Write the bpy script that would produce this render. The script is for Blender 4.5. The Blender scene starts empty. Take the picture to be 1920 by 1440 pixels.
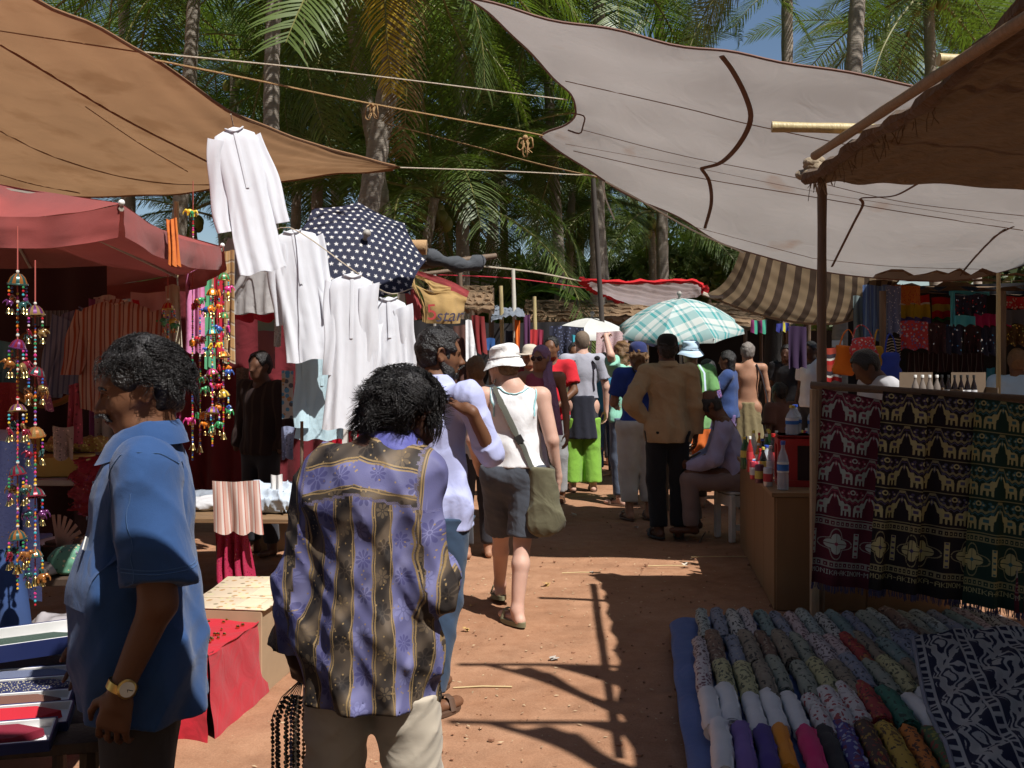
import bpy, math, random
import numpy as np
from mathutils import Vector, Matrix, Euler

random.seed(7)
RNG = np.random.default_rng(11)
SC = bpy.context.scene
COL = SC.collection
R = math.radians

# ------------------------------------------------------------------ camera
CAM_H, F_PX, HORIZON = 1.62, 1900.0, 655.0
cam = bpy.data.cameras.new('camera')
cam.sensor_width = 36.0
cam.lens = 36.0 * F_PX / 1920.0
cam.shift_y = -(720.0 - HORIZON) / 1920.0
cam.clip_end = 2000.0
cam.clip_start = 0.05
cam_ob = bpy.data.objects.new('camera', cam)
cam_ob.location = (0, 0, CAM_H)
cam_ob.rotation_euler = (R(90), 0, 0)
COL.objects.link(cam_ob)
SC.camera = cam_ob

# ------------------------------------------------------------------ sky and sun
SUN_EL = R(57.2)
SUN_SHIFT = (-0.42, 0.49)                      # where a shadow falls per metre of height
world = bpy.data.worlds.new('World')
SC.world = world
world.use_nodes = True
wn = world.node_tree
bg = wn.nodes['Background']
sky = wn.nodes.new('ShaderNodeTexSky')
sky.sky_type = 'NISHITA'
sky.sun_disc = False
sky.sun_elevation = SUN_EL
_to_sun = Vector((0.42, -0.49, 1.0)).normalized()
sky.sun_rotation = math.atan2(_to_sun.x, _to_sun.y)
sky.air_density = 1.0
sky.dust_density = 0.3
sky.ozone_density = 2.0
wn.links.new(sky.outputs[0], bg.inputs[0])
bg.inputs[1].default_value = 0.065
sun = bpy.data.lights.new('sun', 'SUN')
sun.energy = 5.0
sun.angle = R(0.53)
sun.color = (1.0, 0.965, 0.91)
sun_ob = bpy.data.objects.new('sun', sun)
sun_ob.rotation_euler = (-_to_sun).to_track_quat('-Z', 'Y').to_euler()
sun_ob.location = (8, -10, 20)
COL.objects.link(sun_ob)
SC.view_settings.view_transform = 'Standard'
SC.view_settings.look = 'None'
SC.view_settings.gamma = 1.0
SC.view_settings.exposure = 0.36
SC.view_settings.use_curve_mapping = False
SC.cycles.use_denoising = True
SC.cycles.max_bounces = 5
SC.cycles.diffuse_bounces = 2
SC.cycles.use_adaptive_sampling = True
SC.cycles.adaptive_threshold = 0.02
SC.cycles.transparent_max_bounces = 6
SC.cycles.caustics_reflective = False
SC.cycles.caustics_refractive = False
SC.cycles.sample_clamp_indirect = 6.0

# ------------------------------------------------------------------ helpers
def P(px, py, d):
 """world point seen at photo pixel (px, py) at distance d along the view"""
 return Vector(((px - 960.0) * d / F_PX, d, CAM_H - (py - HORIZON) * d / F_PX))

def lin(c):
 return tuple(((v / 255.0) / 12.92 if v / 255.0 <= 0.04045 else ((v / 255.0 + 0.055) / 1.055) ** 2.4) for v in c)

def tag(o, label=None, cat=None, group=None, kind=None):
 if label: o['label'] = label
 if cat: o['category'] = cat
 if group: o['group'] = group
 if kind: o['kind'] = kind
 return o

def empty(name, loc=(0, 0, 0), rz=0.0, label=None, cat=None, group=None):
 o = bpy.data.objects.new(name, None)
 o.empty_display_size = 0.1
 o.location = loc
 o.rotation_euler = (0, 0, rz)
 COL.objects.link(o)
 return tag(o, label, cat, group)

def link(name, me, parent=None, mat=None):
 o = bpy.data.objects.new(name, me)
 COL.objects.link(o)
 if parent is not None: o.parent = parent
 if mat is not None and not me.materials: me.materials.append(mat)
 return o

def inst(name, me, parent, loc, rot=(0, 0, 0), scale=(1, 1, 1)):
 o = bpy.data.objects.new(name, me)
 COL.objects.link(o)
 o.parent = parent
 o.location = loc
 o.rotation_euler = rot
 o.scale = scale
 return o

class MB:
 """collects simple shapes and links them as one mesh"""
 def __init__(s):
  s.v, s.f, s.uv, s.mi = [], [], {}, []
  s.cur = 0
 def add(s, vs, fs):
  n = len(s.v)
  s.v += [tuple(p) for p in vs]
  s.f += [tuple(i + n for i in f) for f in fs]
  s.mi += [s.cur] * len(fs)
  return n
 def box(s, c, size, rot=None, bev=0.0, taper=1.0):
  hx, hy, hz = size[0] / 2, size[1] / 2, size[2] / 2
  M = rot if rot is not None else Matrix.Identity(3)
  c = Vector(c)
  if bev <= 0:
   vs = []
   for z in (-1, 1):
    k = taper if z > 0 else 1.0
    for x, y in ((-1, -1), (1, -1), (1, 1), (-1, 1)):
     vs.append(c + M @ Vector((x * hx * k, y * hy * k, z * hz)))
   s.add(vs, [(3, 2, 1, 0), (4, 5, 6, 7), (0, 1, 5, 4), (1, 2, 6, 5), (2, 3, 7, 6), (3, 0, 4, 7)])
  else:
   vs = []
   for z, ins in ((-hz, bev), (-hz + bev, 0), (hz - bev, 0), (hz, bev)):
    a, b = hx - ins, hy - ins
    e = bev
    ring = [(-a + e, -b), (a - e, -b), (a, -b + e), (a, b - e), (a - e, b), (-a + e, b), (-a, b - e), (-a, -b + e)]
    for x, y in ring: vs.append(c + M @ Vector((x, y, z)))
   fs = [tuple(range(7, -1, -1)), tuple(range(24, 32))]
   for k in range(3):
    for i in range(8):
     j = (i + 1) % 8
     fs.append((k * 8 + i, k * 8 + j, k * 8 + 8 + j, k * 8 + 8 + i))
   s.add(vs, fs)
  return s
 def tube(s, pts, r, n=8, cap=True, flat=None):
  pts = [Vector(p) for p in pts]
  rs = [r] * len(pts) if isinstance(r, (int, float)) else list(r)
  up = Vector((0, 0, 1))
  rings = []
  prev = None
  for i, p in enumerate(pts):
   t = (pts[min(i + 1, len(pts) - 1)] - pts[max(i - 1, 0)])
   if t.length < 1e-9: t = Vector((0, 0, 1))
   t.normalize()
   if prev is None:
    a = up.cross(t)
    if a.length < 1e-3: a = Vector((1, 0, 0)).cross(t)
    a.normalize()
   else:
    a = prev - t * prev.dot(t)
    if a.length < 1e-4: a = up.cross(t)
    a.normalize()
   prev = a
   b = t.cross(a)
   rings.append([p + (a * math.cos(2 * math.pi * k / n) + b * math.sin(2 * math.pi * k / n) * (flat or 1.0)) * rs[i] for k in range(n)])
  vs = [q for rg in rings for q in rg]
  fs = []
  for i in range(len(pts) - 1):
   for k in range(n):
    fs.append((i * n + k, i * n + (k + 1) % n, (i + 1) * n + (k + 1) % n, (i + 1) * n + k))
  if cap:
   fs.append(tuple(range(n - 1, -1, -1)))
   fs.append(tuple((len(pts) - 1) * n + k for k in range(n)))
  s.add(vs, fs)
  return s
 def lathe(s, prof, c=(0, 0, 0), n=16, rot=None, sx=1.0, sy=1.0):
  c = Vector(c)
  M = rot if rot is not None else Matrix.Identity(3)
  vs, fs = [], []
  for r, z in prof:
   for k in range(n):
    a = 2 * math.pi * k / n
    vs.append(c + M @ Vector((r * math.cos(a) * sx, r * math.sin(a) * sy, z)))
  for i in range(len(prof) - 1):
   for k in range(n):
    fs.append((i * n + k, i * n + (k + 1) % n, (i + 1) * n + (k + 1) % n, (i + 1) * n + k))
  fs.append(tuple(range(n - 1, -1, -1)))
  fs.append(tuple((len(prof) - 1) * n + k for k in range(n)))
  s.add(vs, fs)
  return s
 def ball(s, c, r, n=8, m=6, sc=(1, 1, 1), rot=None):
  prof = [(max(1e-4, r * math.sin(math.pi * i / m)), -r * math.cos(math.pi * i / m)) for i in range(m + 1)]
  M = (rot if rot is not None else Matrix.Identity(3)) @ Matrix.Diagonal(Vector(sc))
  return s.lathe(prof, c, n, M)
 def build(s, name, mat, parent=None, smooth=True, mats=None):
  me = bpy.data.meshes.new(name)
  me.from_pydata([tuple(p) for p in s.v], [], s.f)
  for m in (mats or [mat]): me.materials.append(m)
  if mats: me.polygons.foreach_set('material_index', s.mi)
  if smooth:
   me.polygons.foreach_set('use_smooth', [True] * len(me.polygons))
   try: me.set_sharp_from_angle(angle=R(42))
   except Exception: pass
  me.update()
  return link(name, me, parent)

def np_mesh(name, V, Q, mat=None, uv=None, smooth=True):
 """mesh from numpy vertex array and quad array (fast)"""
 me = bpy.data.meshes.new(name)
 nv, nq = len(V), len(Q)
 k = Q.shape[1]
 me.vertices.add(nv)
 me.vertices.foreach_set('co', np.asarray(V, np.float32).ravel())
 me.loops.add(nq * k)
 me.loops.foreach_set('vertex_index', np.asarray(Q, np.int32).ravel())
 me.polygons.add(nq)
 me.polygons.foreach_set('loop_start', np.arange(0, nq * k, k, dtype=np.int32))
 me.polygons.foreach_set('loop_total', np.full(nq, k, np.int32))
 if smooth: me.polygons.foreach_set('use_smooth', np.ones(nq, bool))
 if uv is not None:
  l = me.uv_layers.new(name='UVMap')
  l.data.foreach_set('uv', np.asarray(uv, np.float32)[np.asarray(Q).ravel()].ravel())
 me.update(calc_edges=True)
 me.validate()
 if mat is not None: me.materials.append(mat)
 return me

def grid_quads(nu, nv):
 i = np.arange((nu - 1) * (nv - 1))
 a = (i // (nv - 1)) * nv + i % (nv - 1)
 return np.stack([a, a + nv, a + nv + 1, a + 1], 1)

def catmull(pts, t):
 pts = np.asarray(pts, float)
 n = len(pts) - 1
 t = np.clip(np.asarray(t, float), 0, 1) * n
 i = np.minimum(t.astype(int), n - 1)
 f = (t - i)[:, None]
 ext = np.vstack([2 * pts[0] - pts[1], pts, 2 * pts[-1] - pts[-2]])
 p0, p1, p2, p3 = ext[i], ext[i + 1], ext[i + 2], ext[i + 3]
 return 0.5 * ((2 * p1) + (-p0 + p2) * f + (2 * p0 - 5 * p1 + 4 * p2 - p3) * f * f + (-p0 + 3 * p1 - 3 * p2 + p3) * f ** 3)

def spline(pts, n):
 return [Vector(p) for p in catmull([tuple(p) for p in pts], np.linspace(0, 1, n))]

class Sheet:
 """a cloth surface through a grid of control points (columns of rows)"""
 def __init__(s, cols, nu=48, nv=32, wrinkle=0.0, seed=1, freq=(9, 6)):
  C = np.array([[tuple(p) for p in c] for c in cols], float)
  s.nu, s.nv = nu, nv
  tv = np.linspace(0, 1, nv)
  A = np.stack([catmull(c, tv) for c in C])          # cols x nv x 3
  tu = np.linspace(0, 1, nu)
  G = np.stack([catmull(A[:, j], tu) for j in range(nv)], 1)   # nu x nv x 3
  U, W = np.meshgrid(tu, tv, indexing='ij')
  if wrinkle:
   rg = np.random.default_rng(seed)
   h = np.zeros_like(U)
   for k in range(7):
    a, b, ph = rg.normal(0, freq[0]), rg.normal(0, freq[1]), rg.uniform(0, 6.3)
    h += np.sin(a * U * 2 + b * W * 2 + ph + 1.5 * np.sin(3 * U + ph)) / (1 + 0.5 * k)
   du = np.gradient(G, axis=0); dv = np.gradient(G, axis=1)
   n = np.cross(du, dv)
   n /= np.linalg.norm(n, axis=2, keepdims=True) + 1e-9
   G = G + n * (h * wrinkle)[..., None]
  s.G, s.U, s.W = G, U, W
 def mesh(s, name, mat, uvscale=(1, 1)):
  return np_mesh(name, s.G.reshape(-1, 3), grid_quads(s.nu, s.nv), mat,
     np.stack([s.U.ravel() * uvscale[0], s.W.ravel() * uvscale[1]], 1))
 def at(s, px, py, off=0.012):
  """point of the cloth under photo pixel, a little to the camera's side"""
  G = s.G.reshape(-1, 3)
  X = 960 + G[:, 0] * F_PX / G[:, 1]
  Y = HORIZON - (G[:, 2] - CAM_H) * F_PX / G[:, 1]
  D = (X - px) ** 2 + (Y - py) ** 2
  ii = np.argsort(D)[:4]
  w = 1.0 / (D[ii] + 1.0)
  d = float((G[ii, 1] * w).sum() / w.sum())
  p = P(px, py, d)
  return p + (Vector((0, 0, CAM_H)) - p).normalized() * off
 def edge(s, which):
  e = {'u0': s.G[0], 'u1': s.G[-1], 'v0': s.G[:, 0], 'v1': s.G[:, -1]}[which]
  return [Vector(p) for p in e]

# ------------------------------------------------------------------ materials
MATS = {}
def _nodes(name):
 m = bpy.data.materials.new(name)
 m.use_nodes = True
 nt = m.node_tree
 return m, nt, nt.nodes['Principled BSDF'], nt.nodes['Material Output']

def rgba(c): return (c[0], c[1], c[2], 1.0)

def fabric(name, col, rough=0.85, trans=0.0, var=0.18, vscale=6.0, bump=0.25, weave=600.0, wr=0.0, wr_scale=7.0, sheen=0.1, stains=None):
 """cloth: colour with gentle variation, weave bump, optional see-through light"""
 if name in MATS: return MATS[name]
 m, nt, bs, out = _nodes(name)
 N, L = nt.nodes, nt.links
 tc = N.new('ShaderNodeTexCoord')
 nz = N.new('ShaderNodeTexNoise'); nz.inputs['Scale'].default_value = vscale; nz.inputs['Detail'].default_value = 3
 L.new(tc.outputs['Object'], nz.inputs['Vector'])
 mx = N.new('ShaderNodeMix'); mx.data_type = 'RGBA'
 mx.inputs['A'].default_value = rgba([v * (1 - var) for v in col])
 mx.inputs['B'].default_value = rgba([min(1, v * (1 + var)) for v in col])
 L.new(nz.outputs['Fac'], mx.inputs['Factor'])
 colout = mx.outputs['Result']
 if stains:
  n3 = N.new('ShaderNodeTexNoise'); n3.inputs['Scale'].default_value = stains[1]; n3.inputs['Detail'].default_value = 8
  L.new(tc.outputs['Object'], n3.inputs['Vector'])
  rp = N.new('ShaderNodeValToRGB'); rp.color_ramp.elements[0].position = stains[2]; rp.color_ramp.elements[1].position = stains[2] + 0.12
  L.new(n3.outputs['Fac'], rp.inputs['Fac'])
  mf = N.new('ShaderNodeMath'); mf.operation = 'MULTIPLY'; mf.inputs[1].default_value = stains[3]
  L.new(rp.outputs['Color'], mf.inputs[0])
  m2 = N.new('ShaderNodeMix'); m2.data_type = 'RGBA'
  m2.inputs['B'].default_value = rgba(stains[0])
  L.new(mf.outputs[0], m2.inputs['Factor']); L.new(colout, m2.inputs['A'])
  colout = m2.outputs['Result']
 L.new(colout, bs.inputs['Base Color'])
 bs.inputs['Roughness'].default_value = rough
 bs.inputs['Specular IOR Level'].default_value = 0.2
 bs.inputs['Sheen Weight'].default_value = sheen
 bs.inputs['Sheen Roughness'].default_value = 0.6
 w = N.new('ShaderNodeTexNoise'); w.inputs['Scale'].default_value = weave; w.inputs['Detail'].default_value = 0
 L.new(tc.outputs['Object'], w.inputs['Vector'])
 b = N.new('ShaderNodeBump'); b.inputs['Strength'].default_value = bump; b.inputs['Distance'].default_value = 0.002
 L.new(w.outputs['Fac'], b.inputs['Height'])
 last = b
 if wr:
  w2 = N.new('ShaderNodeTexNoise'); w2.inputs['Scale'].default_value = wr_scale; w2.inputs['Detail'].default_value = 2.5; w2.inputs['Distortion'].default_value = 1.2
  L.new(tc.outputs['Object'], w2.inputs['Vector'])
  b2 = N.new('ShaderNodeBump'); b2.inputs['Strength'].default_value = wr; b2.inputs['Distance'].default_value = 0.03
  L.new(w2.outputs['Fac'], b2.inputs['Height'])
  L.new(b.outputs['Normal'], b2.inputs['Normal'])
  last = b2
 L.new(last.outputs['Normal'], bs.inputs['Normal'])
 if trans:
  t = N.new('ShaderNodeBsdfTranslucent')
  L.new(colout, t.inputs['Color'])
  L.new(last.outputs['Normal'], t.inputs['Normal'])
  ms = N.new('ShaderNodeMixShader'); ms.inputs[0].default_value = trans
  L.new(bs.outputs[0], ms.inputs[1]); L.new(t.outputs[0], ms.inputs[2])
  L.new(ms.outputs[0], out.inputs['Surface'])
 MATS[name] = m
 return m

def plain(name, col, rough=0.5, metal=0.0, spec=0.5, var=0.15, vscale=12.0, bump=0.0, bscale=60.0, coat=0.0, trans_w=0.0, alpha=1.0, stretch=None):
 if name in MATS: return MATS[name]
 m, nt, bs, out = _nodes(name)
 N, L = nt.nodes, nt.links
 tc = N.new('ShaderNodeTexCoord')
 src = tc.outputs['Object']
 if stretch:
  mp = N.new('ShaderNodeMapping'); mp.inputs['Scale'].default_value = stretch
  L.new(src, mp.inputs['Vector']); src = mp.outputs['Vector']
 nz = N.new('ShaderNodeTexNoise'); nz.inputs['Scale'].default_value = vscale; nz.inputs['Detail'].default_value = 3
 L.new(src, nz.inputs['Vector'])
 mx = N.new('ShaderNodeMix'); mx.data_type = 'RGBA'
 mx.inputs['A'].default_value = rgba([v * (1 - var) for v in col])
 mx.inputs['B'].default_value = rgba([min(1, v * (1 + var)) for v in col])
 L.new(nz.outputs['Fac'], mx.inputs['Factor'])
 L.new(mx.outputs['Result'], bs.inputs['Base Color'])
 bs.inputs['Roughness'].default_value = rough
 bs.inputs['Metallic'].default_value = metal
 bs.inputs['Specular IOR Level'].default_value = spec
 bs.inputs['Coat Weight'].default_value = coat
 bs.inputs['Transmission Weight'].default_value = trans_w
 if alpha < 1: bs.inputs['Alpha'].default_value = alpha
 if bump:
  n2 = N.new('ShaderNodeTexNoise'); n2.inputs['Scale'].default_value = bscale; n2.inputs['Detail'].default_value = 3
  L.new(src, n2.inputs['Vector'])
  b = N.new('ShaderNodeBump'); b.inputs['Strength'].default_value = bump; b.inputs['Distance'].default_value = 0.01
  L.new(n2.outputs['Fac'], b.inputs['Height'])
  L.new(b.outputs['Normal'], bs.inputs['Normal'])
 MATS[name] = m
 return m

def skin(name, col, rough=0.45):
 if name in MATS: return MATS[name]
 m, nt, bs, out = _nodes(name)
 N, L = nt.nodes, nt.links
 tc = N.new('ShaderNodeTexCoord')
 nz = N.new('ShaderNodeTexNoise'); nz.inputs['Scale'].default_value = 14; nz.inputs['Detail'].default_value = 5
 L.new(tc.outputs['Object'], nz.inputs['Vector'])
 mx = N.new('ShaderNodeMix'); mx.data_type = 'RGBA'
 mx.inputs['A'].default_value = rgba((col[0] * 0.86, col[1] * 0.8, col[2] * 0.78))
 mx.inputs['B'].default_value = rgba((min(1, col[0] * 1.1), col[1] * 1.12, col[2] * 1.12))
 L.new(nz.outputs['Fac'], mx.inputs['Factor'])
 L.new(mx.outputs['Result'], bs.inputs['Base Color'])
 bs.inputs['Roughness'].default_value = rough + .08
 bs.inputs['Specular IOR Level'].default_value = 0.35
 bs.inputs['Subsurface Weight'].default_value = 0.06
 bs.inputs['Subsurface Radius'].default_value = (0.012, 0.005, 0.003)
 n2 = N.new('ShaderNodeTexNoise'); n2.inputs['Scale'].default_value = 260; n2.inputs['Detail'].default_value = 3
 L.new(tc.outputs['Object'], n2.inputs['Vector'])
 b = N.new('ShaderNodeBump'); b.inputs['Strength'].default_value = 0.2; b.inputs['Distance'].default_value = 0.002
 L.new(n2.outputs['Fac'], b.inputs['Height']); L.new(b.outputs['Normal'], bs.inputs['Normal'])
 MATS[name] = m
 return m

def stripes(name, cols, widths, scale=1.0, axis='U', rough=0.85, trans=0.0, warp=0.0, cross=None, bump=0.2, dirt=0.12, coords='UV'):
 """striped or checked cloth: a constant-step colour ramp along one texture axis, optionally crossed with a second"""
 if name in MATS: return MATS[name]
 m, nt, bs, out = _nodes(name)
 N, L = nt.nodes, nt.links
 tc = N.new('ShaderNodeTexCoord')
 sp = N.new('ShaderNodeSeparateXYZ')
 L.new(tc.outputs[coords], sp.inputs[0])
 def ramp(ax, cols, widths, scale):
  mul = N.new('ShaderNodeMath'); mul.operation = 'MULTIPLY'; mul.inputs[1].default_value = scale
  L.new(sp.outputs[{'U': 0, 'V': 1, 'X': 0, 'Y': 1, 'Z': 2}[ax]], mul.inputs[0])
  o = mul.outputs[0]
  if warp:
   nz = N.new('ShaderNodeTexNoise'); nz.inputs['Scale'].default_value = 3
   L.new(tc.outputs[coords], nz.inputs['Vector'])
   ma = N.new('ShaderNodeMath'); ma.operation = 'MULTIPLY_ADD'; ma.inputs[1].default_value = warp
   L.new(nz.outputs['Fac'], ma.inputs[0]); L.new(o, ma.inputs[2]); o = ma.outputs[0]
  fr = N.new('ShaderNodeMath'); fr.operation = 'FRACT'
  L.new(o, fr.inputs[0])
  rp = N.new('ShaderNodeValToRGB'); cr = rp.color_ramp; cr.interpolation = 'CONSTANT'
  tot = float(sum(widths)); acc = 0
  for i, (c, w) in enumerate(zip(cols, widths)):
   if i < 2: e = cr.elements[i]; e.position = acc / tot
   else: e = cr.elements.new(acc / tot)
   e.color = rgba(c)
   acc += w
  L.new(fr.outputs[0], rp.inputs['Fac'])
  return rp.outputs['Color']
 c = ramp(axis, cols, widths, scale)
 if cross:
  c2 = ramp(cross[0], cross[1], cross[2], cross[3])
  mx = N.new('ShaderNodeMix'); mx.data_type = 'RGBA'; mx.inputs['Factor'].default_value = 0.5
  L.new(c, mx.inputs['A']); L.new(c2, mx.inputs['B']); c = mx.outputs['Result']
 nz = N.new('ShaderNodeTexNoise'); nz.inputs['Scale'].default_value = 5; nz.inputs['Detail'].default_value = 3
 L.new(tc.outputs['Object'], nz.inputs['Vector'])
 md = N.new('ShaderNodeMix'); md.data_type = 'RGBA'; md.blend_type = 'MULTIPLY'
 md.inputs['B'].default_value = (1 - dirt * 2, 1 - dirt * 2.2, 1 - dirt * 2.5, 1)
 L.new(nz.outputs['Fac'], md.inputs['Factor']); L.new(c, md.inputs['A'])
 c = md.outputs['Result']
 L.new(c, bs.inputs['Base Color'])
 bs.inputs['Roughness'].default_value = rough
 bs.inputs['Specular IOR Level'].default_value = 0.2
 w = N.new('ShaderNodeTexNoise'); w.inputs['Scale'].default_value = 350
 L.new(tc.outputs['Object'], w.inputs['Vector'])
 b = N.new('ShaderNodeBump'); b.inputs['Strength'].default_value = bump; b.inputs['Distance'].default_value = 0.002
 L.new(w.outputs['Fac'], b.inputs['Height']); L.new(b.outputs['Normal'], bs.inputs['Normal'])
 if trans:
  t = N.new('ShaderNodeBsdfTranslucent'); L.new(c, t.inputs['Color'])
  ms = N.new('ShaderNodeMixShader'); ms.inputs[0].default_value = trans
  L.new(bs.outputs[0], ms.inputs[1]); L.new(t.outputs[0], ms.inputs[2]); L.new(ms.outputs[0], out.inputs['Surface'])
 MATS[name] = m
 return m

def speckle(name, base, dots, scale=40.0, size=0.35, rough=0.7, metal_dots=False, coords='Object'):
 """printed, embroidered or sequinned cloth: coloured cells over a ground colour"""
 if name in MATS: return MATS[name]
 m, nt, bs, out = _nodes(name)
 N, L = nt.nodes, nt.links
 tc = N.new('ShaderNodeTexCoord')
 v = N.new('ShaderNodeTexVoronoi'); v.inputs['Scale'].default_value = scale
 L.new(tc.outputs[coords], v.inputs['Vector'])
 lt = N.new('ShaderNodeMath'); lt.operation = 'LESS_THAN'; lt.inputs[1].default_value = size
 L.new(v.outputs['Distance'], lt.inputs[0])
 sp = N.new('ShaderNodeSeparateColor'); L.new(v.outputs['Color'], sp.inputs[0])
 rp = N.new('ShaderNodeValToRGB'); cr = rp.color_ramp; cr.interpolation = 'CONSTANT'
 for i, c in enumerate(dots):
  if i < 2: e = cr.elements[i]; e.position = i / len(dots)
  else: e = cr.elements.new(i / len(dots))
  e.color = rgba(c)
 if len(dots) == 1: cr.elements[1].color = rgba(dots[0])
 L.new(sp.outputs[0], rp.inputs['Fac'])
 nz = N.new('ShaderNodeTexNoise'); nz.inputs['Scale'].default_value = 4
 L.new(tc.outputs['Object'], nz.inputs['Vector'])
 vb = N.new('ShaderNodeMix'); vb.data_type = 'RGBA'
 vb.inputs['A'].default_value = rgba([q * 0.75 for q in base]); vb.inputs['B'].default_value = rgba([min(1, q * 1.2) for q in base])
 L.new(nz.outputs['Fac'], vb.inputs['Factor'])
 mx = N.new('ShaderNodeMix'); mx.data_type = 'RGBA'
 L.new(lt.outputs[0], mx.inputs['Factor']); L.new(vb.outputs['Result'], mx.inputs['A']); L.new(rp.outputs['Color'], mx.inputs['B'])
 L.new(mx.outputs['Result'], bs.inputs['Base Color'])
 bs.inputs['Roughness'].default_value = rough
 if metal_dots:
  L.new(lt.outputs[0], bs.inputs['Metallic'])
  mr = N.new('ShaderNodeMapRange'); mr.inputs['To Min'].default_value = rough; mr.inputs['To Max'].default_value = 0.18
  L.new(lt.outputs[0], mr.inputs['Value']); L.new(mr.outputs[0], bs.inputs['Roughness'])
  vb2 = N.new('ShaderNodeBump'); vb2.inputs['Strength'].default_value = 0.8; vb2.inputs['Distance'].default_value = 0.01
  L.new(sp.outputs[1], vb2.inputs['Height']); L.new(vb2.outputs['Normal'], bs.inputs['Normal'])
 MATS[name] = m
 return m

def image_mat(name, arr, rough=0.85, trans=0.0, bump=0.2):
 """woven or printed pattern drawn below by this script, laid on by the cloth's own UVs"""
 h, w = arr.shape[:2]
 im = bpy.data.images.new(name, w, h)
 px = np.ones((h, w, 4), np.float32)
 px[..., :3] = arr
 im.pixels.foreach_set(px[::-1].ravel())
 im.pack()
 m, nt, bs, out = _nodes(name)
 N, L = nt.nodes, nt.links
 t = N.new('ShaderNodeTexImage'); t.image = im
 tc = N.new('ShaderNodeTexCoord')
 L.new(tc.outputs['UV'], t.inputs['Vector'])
 nz = N.new('ShaderNodeTexNoise'); nz.inputs['Scale'].default_value = 5; nz.inputs['Detail'].default_value = 5
 L.new(tc.outputs['Object'], nz.inputs['Vector'])
 md = N.new('ShaderNodeMix'); md.data_type = 'RGBA'; md.blend_type = 'MULTIPLY'
 md.inputs['B'].default_value = (0.72, 0.7, 0.68, 1)
 L.new(nz.outputs['Fac'], md.inputs['Factor']); L.new(t.outputs['Color'], md.inputs['A'])
 L.new(md.outputs['Result'], bs.inputs['Base Color'])
 bs.inputs['Roughness'].default_value = rough
 bs.inputs['Specular IOR Level'].default_value = 0.2
 w2 = N.new('ShaderNodeTexNoise'); w2.inputs['Scale'].default_value = 420
 L.new(tc.outputs['Object'], w2.inputs['Vector'])
 b = N.new('ShaderNodeBump'); b.inputs['Strength'].default_value = bump; b.inputs['Distance'].default_value = 0.002
 L.new(w2.outputs['Fac'], b.inputs['Height']); L.new(b.outputs['Normal'], bs.inputs['Normal'])
 MATS[name] = m
 return m

def wood(name, col, axis=2, rough=0.7):
 st = [22, 22, 22]; st[axis] = 1.6
 return plain(name, col, rough=rough, var=0.35, vscale=3.0, bump=0.35, bscale=4.0, stretch=st)

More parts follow.
